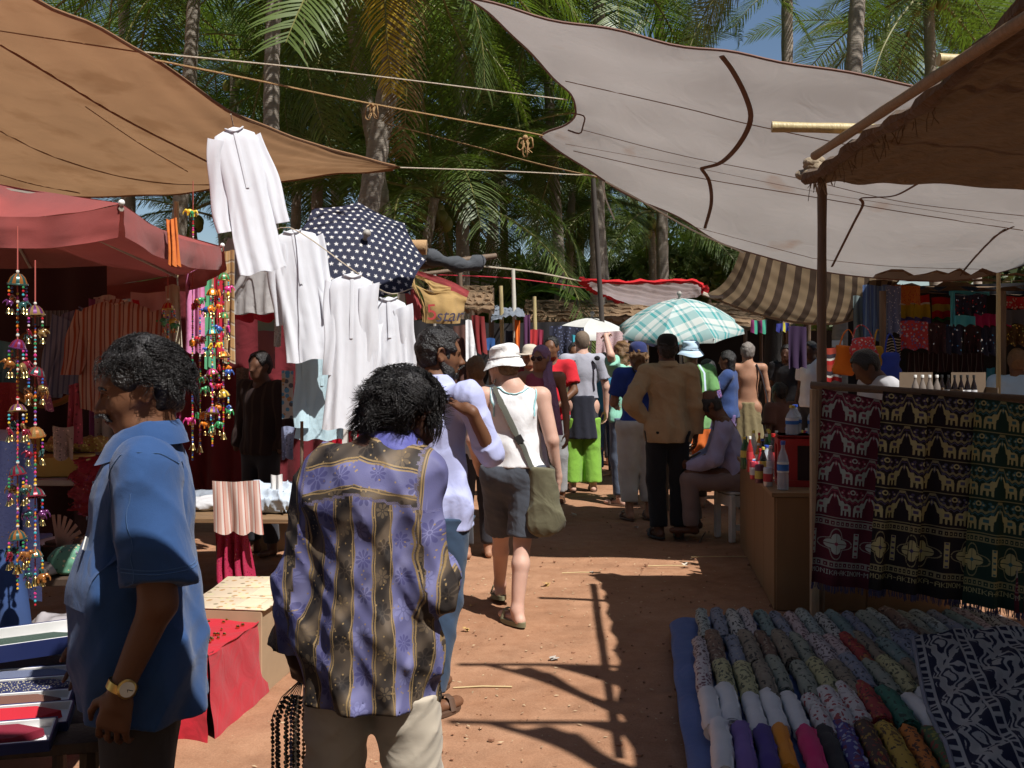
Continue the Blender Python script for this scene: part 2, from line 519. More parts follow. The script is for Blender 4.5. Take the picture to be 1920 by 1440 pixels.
# ------------------------------------------------------------------ bodies and clothes: blended solids turned into one smooth surface
class Solid:
 def __init__(s, lo, hi, res):
  s.res = res
  s.lo = np.asarray(lo, float)
  n = np.ceil((np.asarray(hi, float) - s.lo) / res).astype(int) + 1
  s.n = n
  s.ax = [s.lo[i] + np.arange(n[i]) * res for i in range(3)]
  s.F = np.full(n, 0.5, np.float32)
 def _box(s, lo, hi):
  sl = []
  for i in range(3):
   a = int(np.clip(np.floor((lo[i] - s.lo[i]) / s.res), 0, s.n[i]))
   b = int(np.clip(np.ceil((hi[i] - s.lo[i]) / s.res) + 1, 0, s.n[i]))
   if b <= a: return None
   sl.append(slice(a, b))
  x = s.ax[0][sl[0]][:, None, None]; y = s.ax[1][sl[1]][None, :, None]; z = s.ax[2][sl[2]][None, None, :]
  return tuple(sl), x, y, z
 def _put(s, sl, d, k, sub):
  A = s.F[sl]
  if sub:
   s.F[sl] = np.maximum(A, -d) if k <= 0 else -s._smin(-A, d, k)
  else:
   s.F[sl] = np.minimum(A, d) if k <= 0 else s._smin(A, d, k)
 @staticmethod
 def _smin(a, b, k):
  h = np.maximum(k - np.abs(a - b), 0.0) / k
  return np.minimum(a, b) - h * h * k * 0.25
 def cone(s, a, b, ra, rb, k=0.02, sc=(1, 1, 1), cut=None, sub=False):
  """capsule from a to b with two radii; sc squashes it about its middle; cut = [(point, normal), ...]"""
  a = np.asarray(a, float); b = np.asarray(b, float); sc = np.asarray(sc, float)
  m = max(ra, rb) * sc.max() + k + 2.5 * s.res
  g = s._box(np.minimum(a, b) - m, np.maximum(a, b) + m)
  if g is None: return s
  sl, x, y, z = g
  c = (a + b) / 2
  a2, b2 = (a - c) / sc, (b - c) / sc
  X, Y, Z = (x - c[0]) / sc[0], (y - c[1]) / sc[1], (z - c[2]) / sc[2]
  ab = b2 - a2
  L = float(ab @ ab) + 1e-12
  t = np.clip(((X - a2[0]) * ab[0] + (Y - a2[1]) * ab[1] + (Z - a2[2]) * ab[2]) / L, 0, 1)
  d = np.sqrt((X - a2[0] - ab[0] * t) ** 2 + (Y - a2[1] - ab[1] * t) ** 2 + (Z - a2[2] - ab[2] * t) ** 2) - (ra + (rb - ra) * t)
  d = d * sc.min() if sc.max() < 1.01 else d * min(1.0, sc.min() * 1.2)
  for (p, n) in (cut or []):
   n = np.asarray(n, float); n = n / np.linalg.norm(n); p = np.asarray(p, float)
   d = np.maximum(d, (x - p[0]) * n[0] + (y - p[1]) * n[1] + (z - p[2]) * n[2])
  s._put(sl, d.astype(np.float32), k, sub)
  return s
 def ell(s, c, r, k=0.02, rot=None, cut=None, sub=False):
  c = np.asarray(c, float); r = np.asarray(r, float)
  m = r.max() + k + 2.5 * s.res
  g = s._box(c - m, c + m)
  if g is None: return s
  sl, x, y, z = g
  X, Y, Z = x - c[0], y - c[1], z - c[2]
  if rot is not None:
   M = np.asarray(rot, float)        # columns are the axes
   X, Y, Z = (M[0, 0] * X + M[1, 0] * Y + M[2, 0] * Z, M[0, 1] * X + M[1, 1] * Y + M[2, 1] * Z, M[0, 2] * X + M[1, 2] * Y + M[2, 2] * Z)
  k0 = np.sqrt((X / r[0]) ** 2 + (Y / r[1]) ** 2 + (Z / r[2]) ** 2)
  k1 = np.sqrt((X / r[0] ** 2) ** 2 + (Y / r[1] ** 2) ** 2 + (Z / r[2] ** 2) ** 2) + 1e-9
  d = k0 * (k0 - 1) / k1
  for (p, n) in (cut or []):
   n = np.asarray(n, float); n = n / np.linalg.norm(n); p = np.asarray(p, float)
   d = np.maximum(d, (x - p[0]) * n[0] + (y - p[1]) * n[1] + (z - p[2]) * n[2])
  s._put(sl, d.astype(np.float32), k, sub)
  return s
 def cut(s, p, n, k=0.0):
  n = np.asarray(n, float); n = n / np.linalg.norm(n)
  d = ((s.ax[0] - p[0]) * n[0])[:, None, None] + ((s.ax[1] - p[1]) * n[1])[None, :, None] + ((s.ax[2] - p[2]) * n[2])[None, None, :]
  s.F = np.maximum(s.F, d.astype(np.float32)) if k <= 0 else -s._smin(-s.F, -d.astype(np.float32), k)
  return s
 def hollow(s, p, n, depth, th=0.008):
  """open the cloth at a hem: scoop out the inside within `depth` of the cut plane"""
  n = np.asarray(n, float); n = n / np.linalg.norm(n)
  d = ((s.ax[0] - p[0]) * n[0])[:, None, None] + ((s.ax[1] - p[1]) * n[1])[None, :, None] + ((s.ax[2] - p[2]) * n[2])[None, None, :]
  inner = np.maximum(s.F0 + th, -(d + depth))
  s.F = np.maximum(s.F, -inner.astype(np.float32))
  return s
 def keep(s):
  s.F0 = s.F.copy(); return s
 def warp(s, fn, band=0.07):
  idx = np.nonzero(np.abs(s.F) < band)
  s.F[idx] += fn(s.ax[0][idx[0]], s.ax[1][idx[1]], s.ax[2][idx[2]]).astype(np.float32)
  return s
 def surface(s):
  F = s.F.copy()
  F[0] = F[-1] = 0.5; F[:, 0] = F[:, -1] = 0.5; F[:, :, 0] = F[:, :, -1] = 0.5
  S = F < 0
  nx, ny, nz = F.shape
  c = np.zeros((nx - 1, ny - 1, nz - 1), np.int8)
  for i in (0, 1):
   for j in (0, 1):
    for k in (0, 1):
     c += S[i:nx - 1 + i, j:ny - 1 + j, k:nz - 1 + k]
  act = (c > 0) & (c < 8)
  I, J, K = np.nonzero(act)
  if len(I) == 0: return np.zeros((0, 3)), np.zeros((0, 4), int)
  ids = np.full(act.shape, -1, np.int64)
  ids[I, J, K] = np.arange(len(I))
  acc = np.zeros((len(I), 3)); cnt = np.zeros(len(I))
  cs = [(i, j, k) for i in (0, 1) for j in (0, 1) for k in (0, 1)]
  for a in cs:
   for ax in range(3):
    if a[ax]: continue
    b = list(a); b[ax] = 1
    fa = F[I + a[0], J + a[1], K + a[2]]; fb = F[I + b[0], J + b[1], K + b[2]]
    m = (fa < 0) != (fb < 0)
    t = np.where(m, fa / np.where(m, fa - fb, 1), 0)
    for q in range(3):
     acc[:, q] += np.where(m, a[q] + (t if q == ax else 0), 0)
    cnt += m
  V = (np.stack([I, J, K], 1) + acc / cnt[:, None]) * s.res + s.lo
  quads = []
  for ax in range(3):
   sl0 = [slice(1, -1)] * 3; sl1 = [slice(1, -1)] * 3
   sl0[ax] = slice(0, -1); sl1[ax] = slice(1, None)
   A, B = S[tuple(sl0)], S[tuple(sl1)]
   for flip, msk in ((False, A & ~B), (True, ~A & B)):
    i, j, k = np.nonzero(msk)
    off = [1, 1, 1]; off[ax] = 0
    i, j, k = i + off[0], j + off[1], k + off[2]
    e1, e2 = [(0, 1, 0), (0, 0, 1)] if ax == 0 else ([(0, 0, 1), (1, 0, 0)] if ax == 1 else [(1, 0, 0), (0, 1, 0)])
    q = np.stack([ids[i - e1[0] - e2[0], j - e1[1] - e2[1], k - e1[2] - e2[2]], ids[i - e2[0], j - e2[1], k - e2[2]],
       ids[i, j, k], ids[i - e1[0], j - e1[1], k - e1[2]]], 1)
    if flip: q = q[:, ::-1]
    quads.append(q)
  Q = np.concatenate(quads)
  return V, Q[(Q >= 0).all(1)]
 def build(s, name, mat, parent=None, uvfn=None, relax=1):
  V, Q = s.surface()
  for _ in range(relax):
   ia = Q[:, [0, 1, 2, 3, 1, 2, 3, 0]].ravel(); ib = Q[:, [1, 2, 3, 0, 0, 1, 2, 3]].ravel()
   c = np.maximum(np.bincount(ia, minlength=len(V)), 1)
   A = np.stack([np.bincount(ia, V[ib, q], len(V)) for q in range(3)], 1)
   V = V * 0.5 + 0.5 * A / c[:, None]
  uv = uvfn(V) if uvfn else None
  return link(name, np_mesh(name, V, Q, mat, uv), parent)

def wrinkles(amp, seed, fx=14, fz=9, ridged=True):
 rg = np.random.default_rng(seed)
 ws = [(rg.normal(0, fx), rg.normal(0, fx), rg.normal(0, fz), rg.uniform(0, 6.3), rg.uniform(.5, 1)) for _ in range(5)]
 def fn(x, y, z):
  h = np.zeros_like(x)
  for (a, b, c, ph, w) in ws:
   q = np.sin(a * x + b * y + c * z + ph + 1.3 * np.sin(5 * z + 3 * x + ph) + .8 * np.sin(11 * y - 4 * z))
   h += w * ((1 - np.abs(q)) ** 2 * 1.6 - .45 if ridged else q)
  return -amp * h * .6
 return fn

def lerp3(a, b, t): return np.asarray(a, float) * (1 - t) + np.asarray(b, float) * t

def hand(S, wrist, d, up, size=1.0, curl=0.5, spread=0.10, thumb=1, rad=0.0085, grip=0.0):
 """palm plus five bent fingers. d: along the hand, up: back of the hand, thumb: side sign"""
 w = np.asarray(wrist, float); d = np.asarray(d, float); d /= np.linalg.norm(d)
 up = np.asarray(up, float); up = up - d * (up @ d); up /= np.linalg.norm(up)
 sd = np.cross(d, up) * thumb               # towards the thumb
 z = size
 S.cone(w, w + d * .035 * z, .024 * z, .026 * z, .015)
 for o in (-.030, -.010, .010, .030):
  S.cone(w + d * .03 * z + sd * o * .7 * z, w + d * .088 * z + sd * o * z, .0145 * z, .0115 * z, .012)
 lens = (.062, .074, .070, .056)            # little .. index order below
 for o, ln in zip((-.031, -.0105, .0105, .031), (lens[3], lens[2], lens[1], lens[0])):
  b = w + d * .088 * z + sd * o * z
  fd = d + sd * (o * spread * 30)
  fd /= np.linalg.norm(fd)
  a = 0.0
  for j, fr in enumerate((.45, .32, .26)):
   a += curl * (0.9, 1.1, .8)[j]
   v = fd * math.cos(a) - up * math.sin(a)
   e = b + v * ln * fr * 1.25 * z
   S.cone(b, e, (rad - j * .0006) * z, (rad - .0008 - j * .0006) * z, .003)
   b = e
 b = w + d * .025 * z + sd * .026 * z
 for j, ln in enumerate((.045, .032, .026)):
  v = d * (.75 + .1 * j) + sd * (.75 - .35 * j) - up * (.25 + curl * .5 + grip * j * .4)
  v /= np.linalg.norm(v)
  e = b + v * ln * z
  S.cone(b, e, (.0125 - .0015 * j) * z, (.0110 - .0015 * j) * z, .006)
  b = e

HAIR_BLACK = plain('black_hair', (0.012, 0.010, 0.010), rough=0.42, spec=0.45, var=0.4, vscale=60, bump=0.9, bscale=120)
HAIR_BROWN = plain('brown_hair', (0.16, 0.085, 0.035), rough=0.5, var=0.4, vscale=60, bump=0.9, bscale=120)
HAIR_GREY = plain('grey_hair', (0.20, 0.17, 0.15), rough=0.6, var=0.4, vscale=60, bump=0.9, bscale=120)
HAIR_SHORT = plain('cropped_hair', (0.16, 0.115, 0.08), rough=0.8, var=0.3, vscale=80, bump=0.5, bscale=200)
EYE_W = plain('eye_white', (0.22, 0.18, 0.15), 0.3)  # whites darkened: the shade of the sockets is in the colour
EYE_D = plain('eye_dark', (0.015, 0.010, 0.008), 0.15)
LIP = plain('lip', (0.16, 0.06, 0.05), 0.45)
SK = dict(dark=skin('skin_dark', (0.115, 0.052, 0.030)), brown=skin('skin_brown', (0.155, 0.070, 0.036)), tan=skin('skin_tan', (0.38, 0.20, 0.125)),
  fair=skin('skin_fair', (0.58, 0.36, 0.28)), deep=skin('skin_deep', (0.060, 0.028, 0.018)))

def rotm(yaw=0.0, pitch=0.0, roll=0.0):
 return np.array(Euler((pitch, roll, yaw), 'YXZ').to_matrix())

def head_frame(p):
 """head centre and axes (x right, y forward, z up) from the pose"""
 M = rotm(p.get('yaw', 0.0), p.get('nod', 0.0), p.get('tilt', 0.0))
 return np.asarray(p['head'], float), M

def add_head(S, p, s=1.0, detail=True):
 c, M = head_frame(p)
 def Q(x, y, z): return c + M @ (np.array([x, y, z]) * s)
 S.ell(Q(0, -.012, .030), np.array((.074, .093, .088)) * s, .02, M)             # skull
 S.ell(Q(0, .012, -.02), np.array((.063, .075, .090)) * s, .03, M)              # face
 S.cone(Q(-.034, .030, -.082), Q(.034, .030, -.082), .030 * s, .030 * s, .03)   # jaw
 S.ell(Q(0, .062, -.094), np.array((.022, .020, .019)) * s, .02, M)             # chin
 S.cone(Q(-.030, .071, .018), Q(.030, .071, .018), .015 * s, .015 * s, .02)     # brow
 if detail:
  S.ell(Q(-.031, .088, -.004), np.array((.017, .012, .011)) * s, .010, M, sub=True)
  S.ell(Q(.031, .088, -.004), np.array((.017, .012, .011)) * s, .010, M, sub=True)
 S.cone(Q(0, .080, .004), Q(0, .104, -.034), .0085 * s, .0135 * s, .012)        # nose
 S.ell(Q(-.013, .092, -.038), np.array((.010, .012, .009)) * s, .008, M)
 S.ell(Q(.013, .092, -.038), np.array((.010, .012, .009)) * s, .008, M)
 S.ell(Q(0, .080, -.062), np.array((.024, .013, .009)) * s, .010, M)            # lips
 S.ell(Q(0, .078, -.073), np.array((.021, .012, .008)) * s, .008, M)
 for sg in (-1, 1):
  S.cone(Q(sg * .034, .05, -.03), Q(sg * .05, .02, -.02), .024 * s, .022 * s, .02)
  S.ell(Q(sg * .076, -.010, -.008), np.array((.010, .018, .028)) * s, .006, M @ rotm(sg * .3, .12))
  er = [(.080, .008, .018), (.086, -.002, .029), (.093, -.017, .025), (.096, -.023, .006), (.091, -.017, -.016), (.084, -.005, -.031), (.080, .003, -.022)]
  if detail:
   for e0, e1 in zip(er, er[1:]): S.cone(Q(sg * e0[0], e0[1], e0[2]), Q(sg * e1[0], e1[1], e1[2]), .0062 * s, .0062 * s, .004)
   S.ell(Q(sg * .088, -.004, -.004), np.array((.007, .009, .014)) * s, .004, M, sub=True)
 # neck
 n = np.asarray(p['neck'], float)
 S.cone(n - np.array((0, 0, .02)) * s, Q(0, -.020, -.06), .060 * s, .053 * s, .03)

DEF = dict(pelvis=(0, 0, .93), waist=(0, .005, 1.06), chest=(0, 0, 1.27), neck=(0, -.015, 1.44), head=(0, .022, 1.578),
  shL=(-.182, -.01, 1.39), elL=(-.235, -.03, 1.11), wrL=(-.25, .04, .88), shR=(.182, -.01, 1.39), elR=(.235, -.03, 1.11), wrR=(.25, .04, .88),
  hipL=(-.088, 0, .90), knL=(-.098, .015, .49), anL=(-.10, -.02, .085), toL=(-.125, .135, .03), hipR=(.088, 0, .90), knR=(.098, .015, .49), anR=(.10, -.02, .085), toR=(.125, .135, .03),
  hdL=None, hdR=None, hupL=None, hupR=None, curlL=.35, curlR=.35)

class Person:
 def __init__(s, label, px, d, face, h, res, skin_mat, pose=None, fat=1.0, bounds=None, head=1.0, group=None, dz=0.0, detail=None, hands=True, shoulder=1.0):
  s.k = h / 1.70
  s.res = res
  s.p = {}
  pose = pose or {}
  for n, v in DEF.items():
   v = pose.get(n, v)
   s.p[n] = tuple(q * s.k for q in v) if isinstance(v, tuple) and n not in ('hdL', 'hdR', 'hupL', 'hupR') else v
  for n in ('yaw', 'nod', 'tilt'): s.p[n] = pose.get(n, 0.0)
  s.fat = fat
  s.cloth = 1.15
  allp = np.array([v for n, v in s.p.items() if isinstance(v, tuple) and len(v) == 3 and n not in ('hdL', 'hdR', 'hupL', 'hupR')])
  s.lo = allp.min(0) - np.array((.22, .25, .10)); s.hi = allp.max(0) + np.array((.22, .25, .26))
  s.lo[2] = max(s.lo[2], -.03)
  s.hs = head
  s.skin = skin_mat
  s.loc = G(px, d) if not isinstance(px, Vector) else px
  s.loc.z = dz
  s.face = R(face)
  s.label, s.group = label, group
  det = res < .009 if detail is None else detail
  S = Solid(s.lo, s.hi, res)
  P_, k = s.p, s.k
  f = fat
  S.cone(P_['hipL'], P_['hipR'], .095 * k * f, .095 * k * f, .04 * k, (1, .85, 1))
  S.cone(P_['pelvis'], P_['waist'], .118 * k * f, .108 * k * f, .05 * k, (1.12, .80, 1))
  S.cone(P_['waist'], P_['chest'], .108 * k * f, .128 * k, .05 * k, (1.1, .78, 1))
  S.cone(P_['shL'], P_['shR'], .060 * k, .060 * k, .06 * k, (1, .9, 1))
  S.cone(P_['chest'], P_['neck'], .10 * k, .055 * k, .05 * k, (1, .8, 1))
  for q in 'LR':
   S.cone(P_['hip' + q], P_['kn' + q], .082 * k * f, .055 * k, .03 * k)
   a, b = np.array(P_['kn' + q]), np.array(P_['an' + q])
   m = lerp3(a, b, .32) + np.array((0, -.018 * k, 0))
   S.cone(a, m, .050 * k, .053 * k, .02 * k); S.cone(m, b, .053 * k, .036 * k, .02 * k)
   t = np.array(P_['to' + q])
   fd = t - b; fd[2] = 0; fd /= np.linalg.norm(fd) + 1e-9
   heel = b - fd * .035 * k; heel[2] = max(b[2] - .055 * k, .026 * k) if t[2] < .06 else b[2] - .055 * k
   S.cone(b, heel, .036 * k, .030 * k, .03 * k)
   S.cone(heel, t, .030 * k, .024 * k, .02 * k, (1, 1, 1)); S.cone(t - fd * .05 * k, t + np.array((fd[1], -fd[0], 0)) * .0, .036 * k, .026 * k, .02 * k, (1.15, 1, .65))
   S.cone(P_['sh' + q], P_['el' + q], .050 * k * min(f, 1.1), .040 * k * min(f, 1.1), .02 * k)
   S.cone(P_['el' + q], P_['wr' + q], .040 * k, .027 * k, .015 * k)
   w, e = np.array(P_['wr' + q]), np.array(P_['el' + q])
   hd = P_['hd' + q]; hd = (w - e) if hd is None else np.asarray(hd, float)
   hu = P_['hup' + q]; hu = np.array((-1.0 if q == 'L' else 1.0, .15, 0.0)) if hu is None else np.asarray(hu, float)
   if hands:
    th = 1
    dd = hd / np.linalg.norm(hd); uu = hu - dd * (hu @ dd); uu /= np.linalg.norm(uu)
    sd = np.cross(dd, uu)
    ref = np.asarray(pose.get('thumb' + q, (0, 1, .2)), float)
    th = 1 if sd @ ref > 0 else -1
    hand(S, w, hd, hu, k * .98, P_['curl' + q], thumb=th, spread=pose.get('spread' + q, .10), rad=max(.0085, res * .95))
  add_head(S, P_, k * head, det)
  s.S = S
  s.M = head_frame(P_)
  s.parts = []
 def finish_body(s, extra=None):
  s.S.warp(lambda x, y, z: 0.0006 * np.sin(40 * x + 9 * y) * np.sin(37 * z))
  o = s.S.build('person', s.skin, None)
  o.location = s.loc
  o.rotation_euler = (0, 0, s.face)
  tag(o, s.label, 'person', s.group)
  s.o = o
  del s.S
  return o
 # ---- clothes
 def solid(s, z0=-1.0, z1=9.0):
  lo, hi = s.lo.copy(), s.hi.copy()
  lo[2] = max(lo[2], z0); hi[2] = min(hi[2], z1)
  return Solid(lo, hi, s.res * s.cloth)
 def shirt(s, mat, sleeve='short', hem=.78, loose=.022, amp=.006, seed=1, sl=.0, uv=False, name='shirt', flare=.0, neckcut=.035, tank=False, cuff=None):
  k, p = s.k, s.p
  hemz = hem * k
  S = s.solid(hemz - .06, p['neck'][2] + .14 * k); f = s.fat; L = loose
  pel = np.array(p['pelvis']); low = np.array((pel[0], pel[1], min(pel[2], hemz)))
  S.cone(low, p['waist'], (.120 * f + flare) * k + L, (.110 * f) * k + L, .05 * k, (1.14, .86, 1))
  S.cone(p['hipL'], p['hipR'], .095 * k * f + L * .8, .095 * k * f + L * .8, .05 * k, (1, .92, 1))
  if hemz < p['pelvis'][2] - .1 * k:
   S.cone(low, pel, (.120 * f + flare) * k + L, (.118 * f) * k + L, .04 * k, (1.16, .88, 1))
  S.cone(p['waist'], p['chest'], .110 * k * f + L, .128 * k + L * .8, .05 * k, (1.1, .82, 1))
  if not tank: S.cone(p['shL'], p['shR'], .060 * k + L * .5, .060 * k + L * .5, .06 * k, (1, .95, 1))
  else:
   a, b = np.array(p['shL']), np.array(p['shR'])
   S.cone(lerp3(a, b, .16), lerp3(a, b, .84), .055 * k + L * .5, .055 * k + L * .5, .06 * k, (1, .95, 1))
  S.cone(p['chest'], np.array(p['neck']) - (0, 0, .01 * k), .10 * k + L * .7, .060 * k + L * .2, .05 * k, (1, .86, 1))
  cuts = []
  if sleeve != 'none':
   for q in 'LR':
    a, b, c = np.array(p['sh' + q]), np.array(p['el' + q]), np.array(p['wr' + q])
    if sleeve == 'short':
     t = .72 + sl
     e = lerp3(a, b, t); dn = b - a
     S.cone(a, lerp3(a, b, t + .18), .056 * k + L * .75, .058 * k + L * 1.1, .03 * k, cut=[(e, dn)])
     cuts.append((e, dn))
    elif sleeve == 'rolled':
     e = lerp3(b, c, .25 + sl); dn = c - b
     S.cone(a, b, .055 * k + L * .75, .046 * k + L * .8, .03 * k)
     S.cone(b, lerp3(b, c, .45), .046 * k + L * .8, .045 * k + L * .8, .02 * k, cut=[(e, dn)])
     cuts.append((e, dn))
    else:
     e = lerp3(b, c, .97 + sl); dn = c - b
     S.cone(a, b, .055 * k + L * .75, .046 * k + L * .9, .03 * k)
     S.cone(b, lerp3(b, c, 1.2), .046 * k + L * .9, (cuff or .036) * k + L * .8, .02 * k, cut=[(e, dn)])
     cuts.append((e, dn))
  rg = np.random.default_rng(seed)
  ph = rg.uniform(0, 6.3)
  W = wrinkles(amp, seed)
  def fn(x, y, z):
   t = np.clip((p['chest'][2] - z) / (p['chest'][2] - hemz + 1e-6), 0, 1.2)
   ang = np.arctan2(x - pel[0], -(y - pel[1]))
   return W(x, y, z) - amp * 1.3 * t * np.sin(ang * 7 + ph + 2.0 * np.sin(z * 6 + ph))
  S.warp(fn)
  S.keep()
  S.cut((0, 0, hemz), (0, 0, -1))
  S.hollow((0, 0, hemz), (0, 0, -1), .035 * k, max(.010, S.res * 1.9))
  for e, dn in cuts: S.hollow_local(e, dn, .03 * k, max(.009, S.res * 1.8), (.062 if sleeve == 'rolled' else .09) * k)
  # neck opening
  n = np.array(p['neck']); hc, M = s.M
  S.cone(n + (0, .015 * k, .10 * k), n + (0, .03 * k, -.02 * k), .072 * k, .058 * k, .01, sub=True) if neckcut else None
  s.shirtS = S
  return S
 def trousers(s, mat, length=1.0, loose=.014, flare=.0, amp=.005, seed=2, waist=1.0, name='trousers', top=None):
  k, p = s.k, s.p
  wz = top * k if top else (p['waist'][2] - p['pelvis'][2]) * (waist - .35) + p['pelvis'][2]
  zl = min(p['knL'][2], p['knR'][2]) - .12 if length <= .5 else -1
  S = s.solid(zl, wz + .06); f = s.fat; L = loose
  S.cone(p['hipL'], p['hipR'], .096 * k * f + L, .096 * k * f + L, .04 * k, (1, .92, 1))
  S.cone(p['pelvis'], p['waist'], .119 * k * f + L * .8, .108 * k * f + L * .5, .05 * k, (1.12, .84, 1))
  hm_ = (np.array(p['hipL']) + np.array(p['hipR'])) / 2; kd_ = (np.array(p['knL']) + np.array(p['knR'])) / 2 - hm_; kd_ /= np.linalg.norm(kd_)
  S.ell(hm_ + kd_ * .07 * k, np.array((.085, .085, .10)) * k * f, .04 * k)
  cuts = []
  for q in 'LR':
   a, b, c = np.array(p['hip' + q]), np.array(p['kn' + q]), np.array(p['an' + q])
   if length > .5:
    t = (length - .5) * 2
    e = lerp3(b, c, t)
    S.cone(a, b, .084 * k * f + L, .060 * k + L + flare * .4, .03 * k)
    S.cone(b, lerp3(b, c, t + .06), .058 * k + L + flare * .4, .046 * k + L + flare, .02 * k, cut=[(e, c - b)])
    cuts.append((e, c - b))
   else:
    e = lerp3(a, b, length * 2)
    S.cone(a, lerp3(a, b, length * 2 + .1), .086 * k * f + L, .072 * k + L + flare, .03 * k, cut=[(e, b - a)])
    cuts.append((e, b - a))
  S.warp(wrinkles(amp, seed, 16, 16))
  S.keep()
  S.cut((0, 0, wz), (0, 0, 1))
  for e, dn in cuts: S.hollow_local(e, dn, .03 * k, max(.009, S.res * 1.8), .11 * k)
  return S.build(name, mat, s.o)
 def skirt(s, mat, top=.98, hem=.35, r0=.14, r1=.20, amp=.012, folds=9, seed=3, name='skirt', sy=.8):
  k, p = s.k, s.p
  S = s.solid(hem * k - .06, top * k + .06)
  a = np.array((p['pelvis'][0], p['pelvis'][1], hem * k)); b = np.array((p['pelvis'][0], p['pelvis'][1], top * k))
  S.cone(a, b, r1 * k, r0 * k, .02, (1.1, sy, 1))
  ph = seed * 1.7
  def fn(x, y, z):
   t = np.clip((b[2] - z) / (b[2] - a[2]), 0, 1)
   return -amp * (.25 + t) * np.sin(np.arctan2(x - a[0], y - a[1]) * folds + ph + 1.2 * np.sin(z * 5 + ph))
  S.warp(fn); S.keep()
  S.cut(a, (0, 0, -1)); S.cut(b, (0, 0, 1))
  S.hollow(a, (0, 0, -1), .06, max(.010, S.res * 1.9))
  return S.build(name, mat, s.o)
 def hair(s, mat, style='short', amp=.006, seed=4, thick=.012, freq=60, back=.0, front=.055):
  k = s.k * s.hs
  c, M = s.M
  S = Solid(c - .25 * k - (0, 0, .25 * k if style == 'long' else 0), c + .25 * k, min(s.res, .010))
  def Q(x, y, z): return c + M @ (np.array([x, y, z]) * k)
  S.ell(Q(0, -.012, .032), (np.array((.076, .095, .090)) + thick) * k, .02, M)
  S.ell(Q(0, -.045, -.012), (np.array((.062, .050, .068)) + thick * .7) * k, .03, M)
  if style == 'long':
   S.cone(Q(0, -.05, -.02), Q(0, -.06, -.20), .075 * k, .06 * k, .03, (1.1, .7, 1))
  rg = np.random.default_rng(seed)
  W = [(rg.normal(0, freq), rg.normal(0, freq), rg.normal(0, freq), rg.uniform(0, 6.3)) for _ in range(6)]
  def fn(x, y, z):
   h = 0
   for a, b, e, ph in W: h = h + np.sin(a * x + b * y + e * z + ph + 2 * np.sin(30 * x + 20 * z + ph))
   return -amp * h * .5
  # open the face
  f = front
  S.cone(Q(0, .10, -.03), Q(0, .075, .028), .085 * k, f * k, .015, sub=True)
  S.ell(Q(0, .12, -.09), np.array((.2, .105, .13)) * k, .02, M, sub=True)
  for sg in (-1, 1): S.ell(Q(sg * .090, -.004, -.022), np.array((.036, .030, .050)) * k, .010, M, sub=True)
  if style != 'long': S.ell(Q(0, -.02, -.128), np.array((.12, .13, .060)) * k, .02, M, sub=True)
  S.warp(fn)
  return S.build('hair', mat, s.o, relax=0)
 def eyes(s):
  k = s.k * s.hs; c, M = s.M
  for sg in (-1, 1):
   q = c + M @ (np.array((sg * .031, .0655, -.004)) * k)
   e = MB().ball(q, .0125 * k, 12, 8).build('eye', EYE_W, s.o)
   q2 = c + M @ (np.array((sg * .031, .0728, -.004)) * k)
   MB().ball(q2, .0068 * k, 10, 6, (1, .9, 1)).build('iris', EYE_D, e)
 def on_head(s, x, y, z):
  c, M = s.M
  return c + M @ (np.array((x, y, z)) * s.k * s.hs)
 def sandals(s, mat, strap=None, th=.018):
  k = s.k
  for q in 'LR':
   a, t = np.array(s.p['an' + q]), np.array(s.p['to' + q])
   fd = t - a; fd[2] = 0; fd /= np.linalg.norm(fd); sd = np.array((fd[1], -fd[0], 0))
   heel = a - fd * .075 * k; base = min(a[2] - .085 * k, t[2] - .03 * k)
   lift = max(0.0, a[2] - .085 * k)
   vs = []; n = 18
   for zt in (0, 1):
    for i in range(n):
     an = 2 * math.pi * i / n
     u = math.cos(an); w = math.sin(an)
     L_ = .135 * k
     c = (heel + t) / 2
     q3 = c + fd * u * L_ + sd * w * (.047 + .008 * u) * k
     tt = (u + 1) / 2
     zz = (1 - tt) * (lift) + .0 * tt
     q3[2] = zz + (th if zt else .001) - .002
     vs.append(q3)
   mb = MB(); mb.add(vs, [tuple(range(n - 1, -1, -1)), tuple(range(n, 2 * n))] + [(i, (i + 1) % n, n + (i + 1) % n, n + i) for i in range(n)])
   so = mb.build('sandal', mat, s.o)
   m = lerp3(a, t, .62); m[2] = th + .03 * k + lift * .38
   MB().tube([m + sd * .048 * k - (0, 0, .035 * k), m + sd * .03 * k + (0, 0, .016 * k), m + (0, 0, .026 * k), m - sd * .03 * k + (0, 0, .016 * k), m - sd * .048 * k - (0, 0, .035 * k)], .016 * k, 6, flat=.3).build('strap', strap or mat, so)

def _hollow_local(S, p, n, depth, th, rad):
 n = np.asarray(n, float); n = n / np.linalg.norm(n); p = np.asarray(p, float)
 g = S._box(p - rad - depth, p + rad + depth)
 if g is None: return S
 sl, x, y, z = g
 d = (x - p[0]) * n[0] + (y - p[1]) * n[1] + (z - p[2]) * n[2]
 r = np.sqrt(np.maximum((x - p[0]) ** 2 + (y - p[1]) ** 2 + (z - p[2]) ** 2 - d * d, 0)) - rad
 inner = np.maximum(np.maximum(S.F0[sl] + th, -(d + depth)), np.maximum(r, d - .02))
 S.F[sl] = np.maximum(S.F[sl], -inner.astype(np.float32))
 return S
Solid.hollow_local = _hollow_local

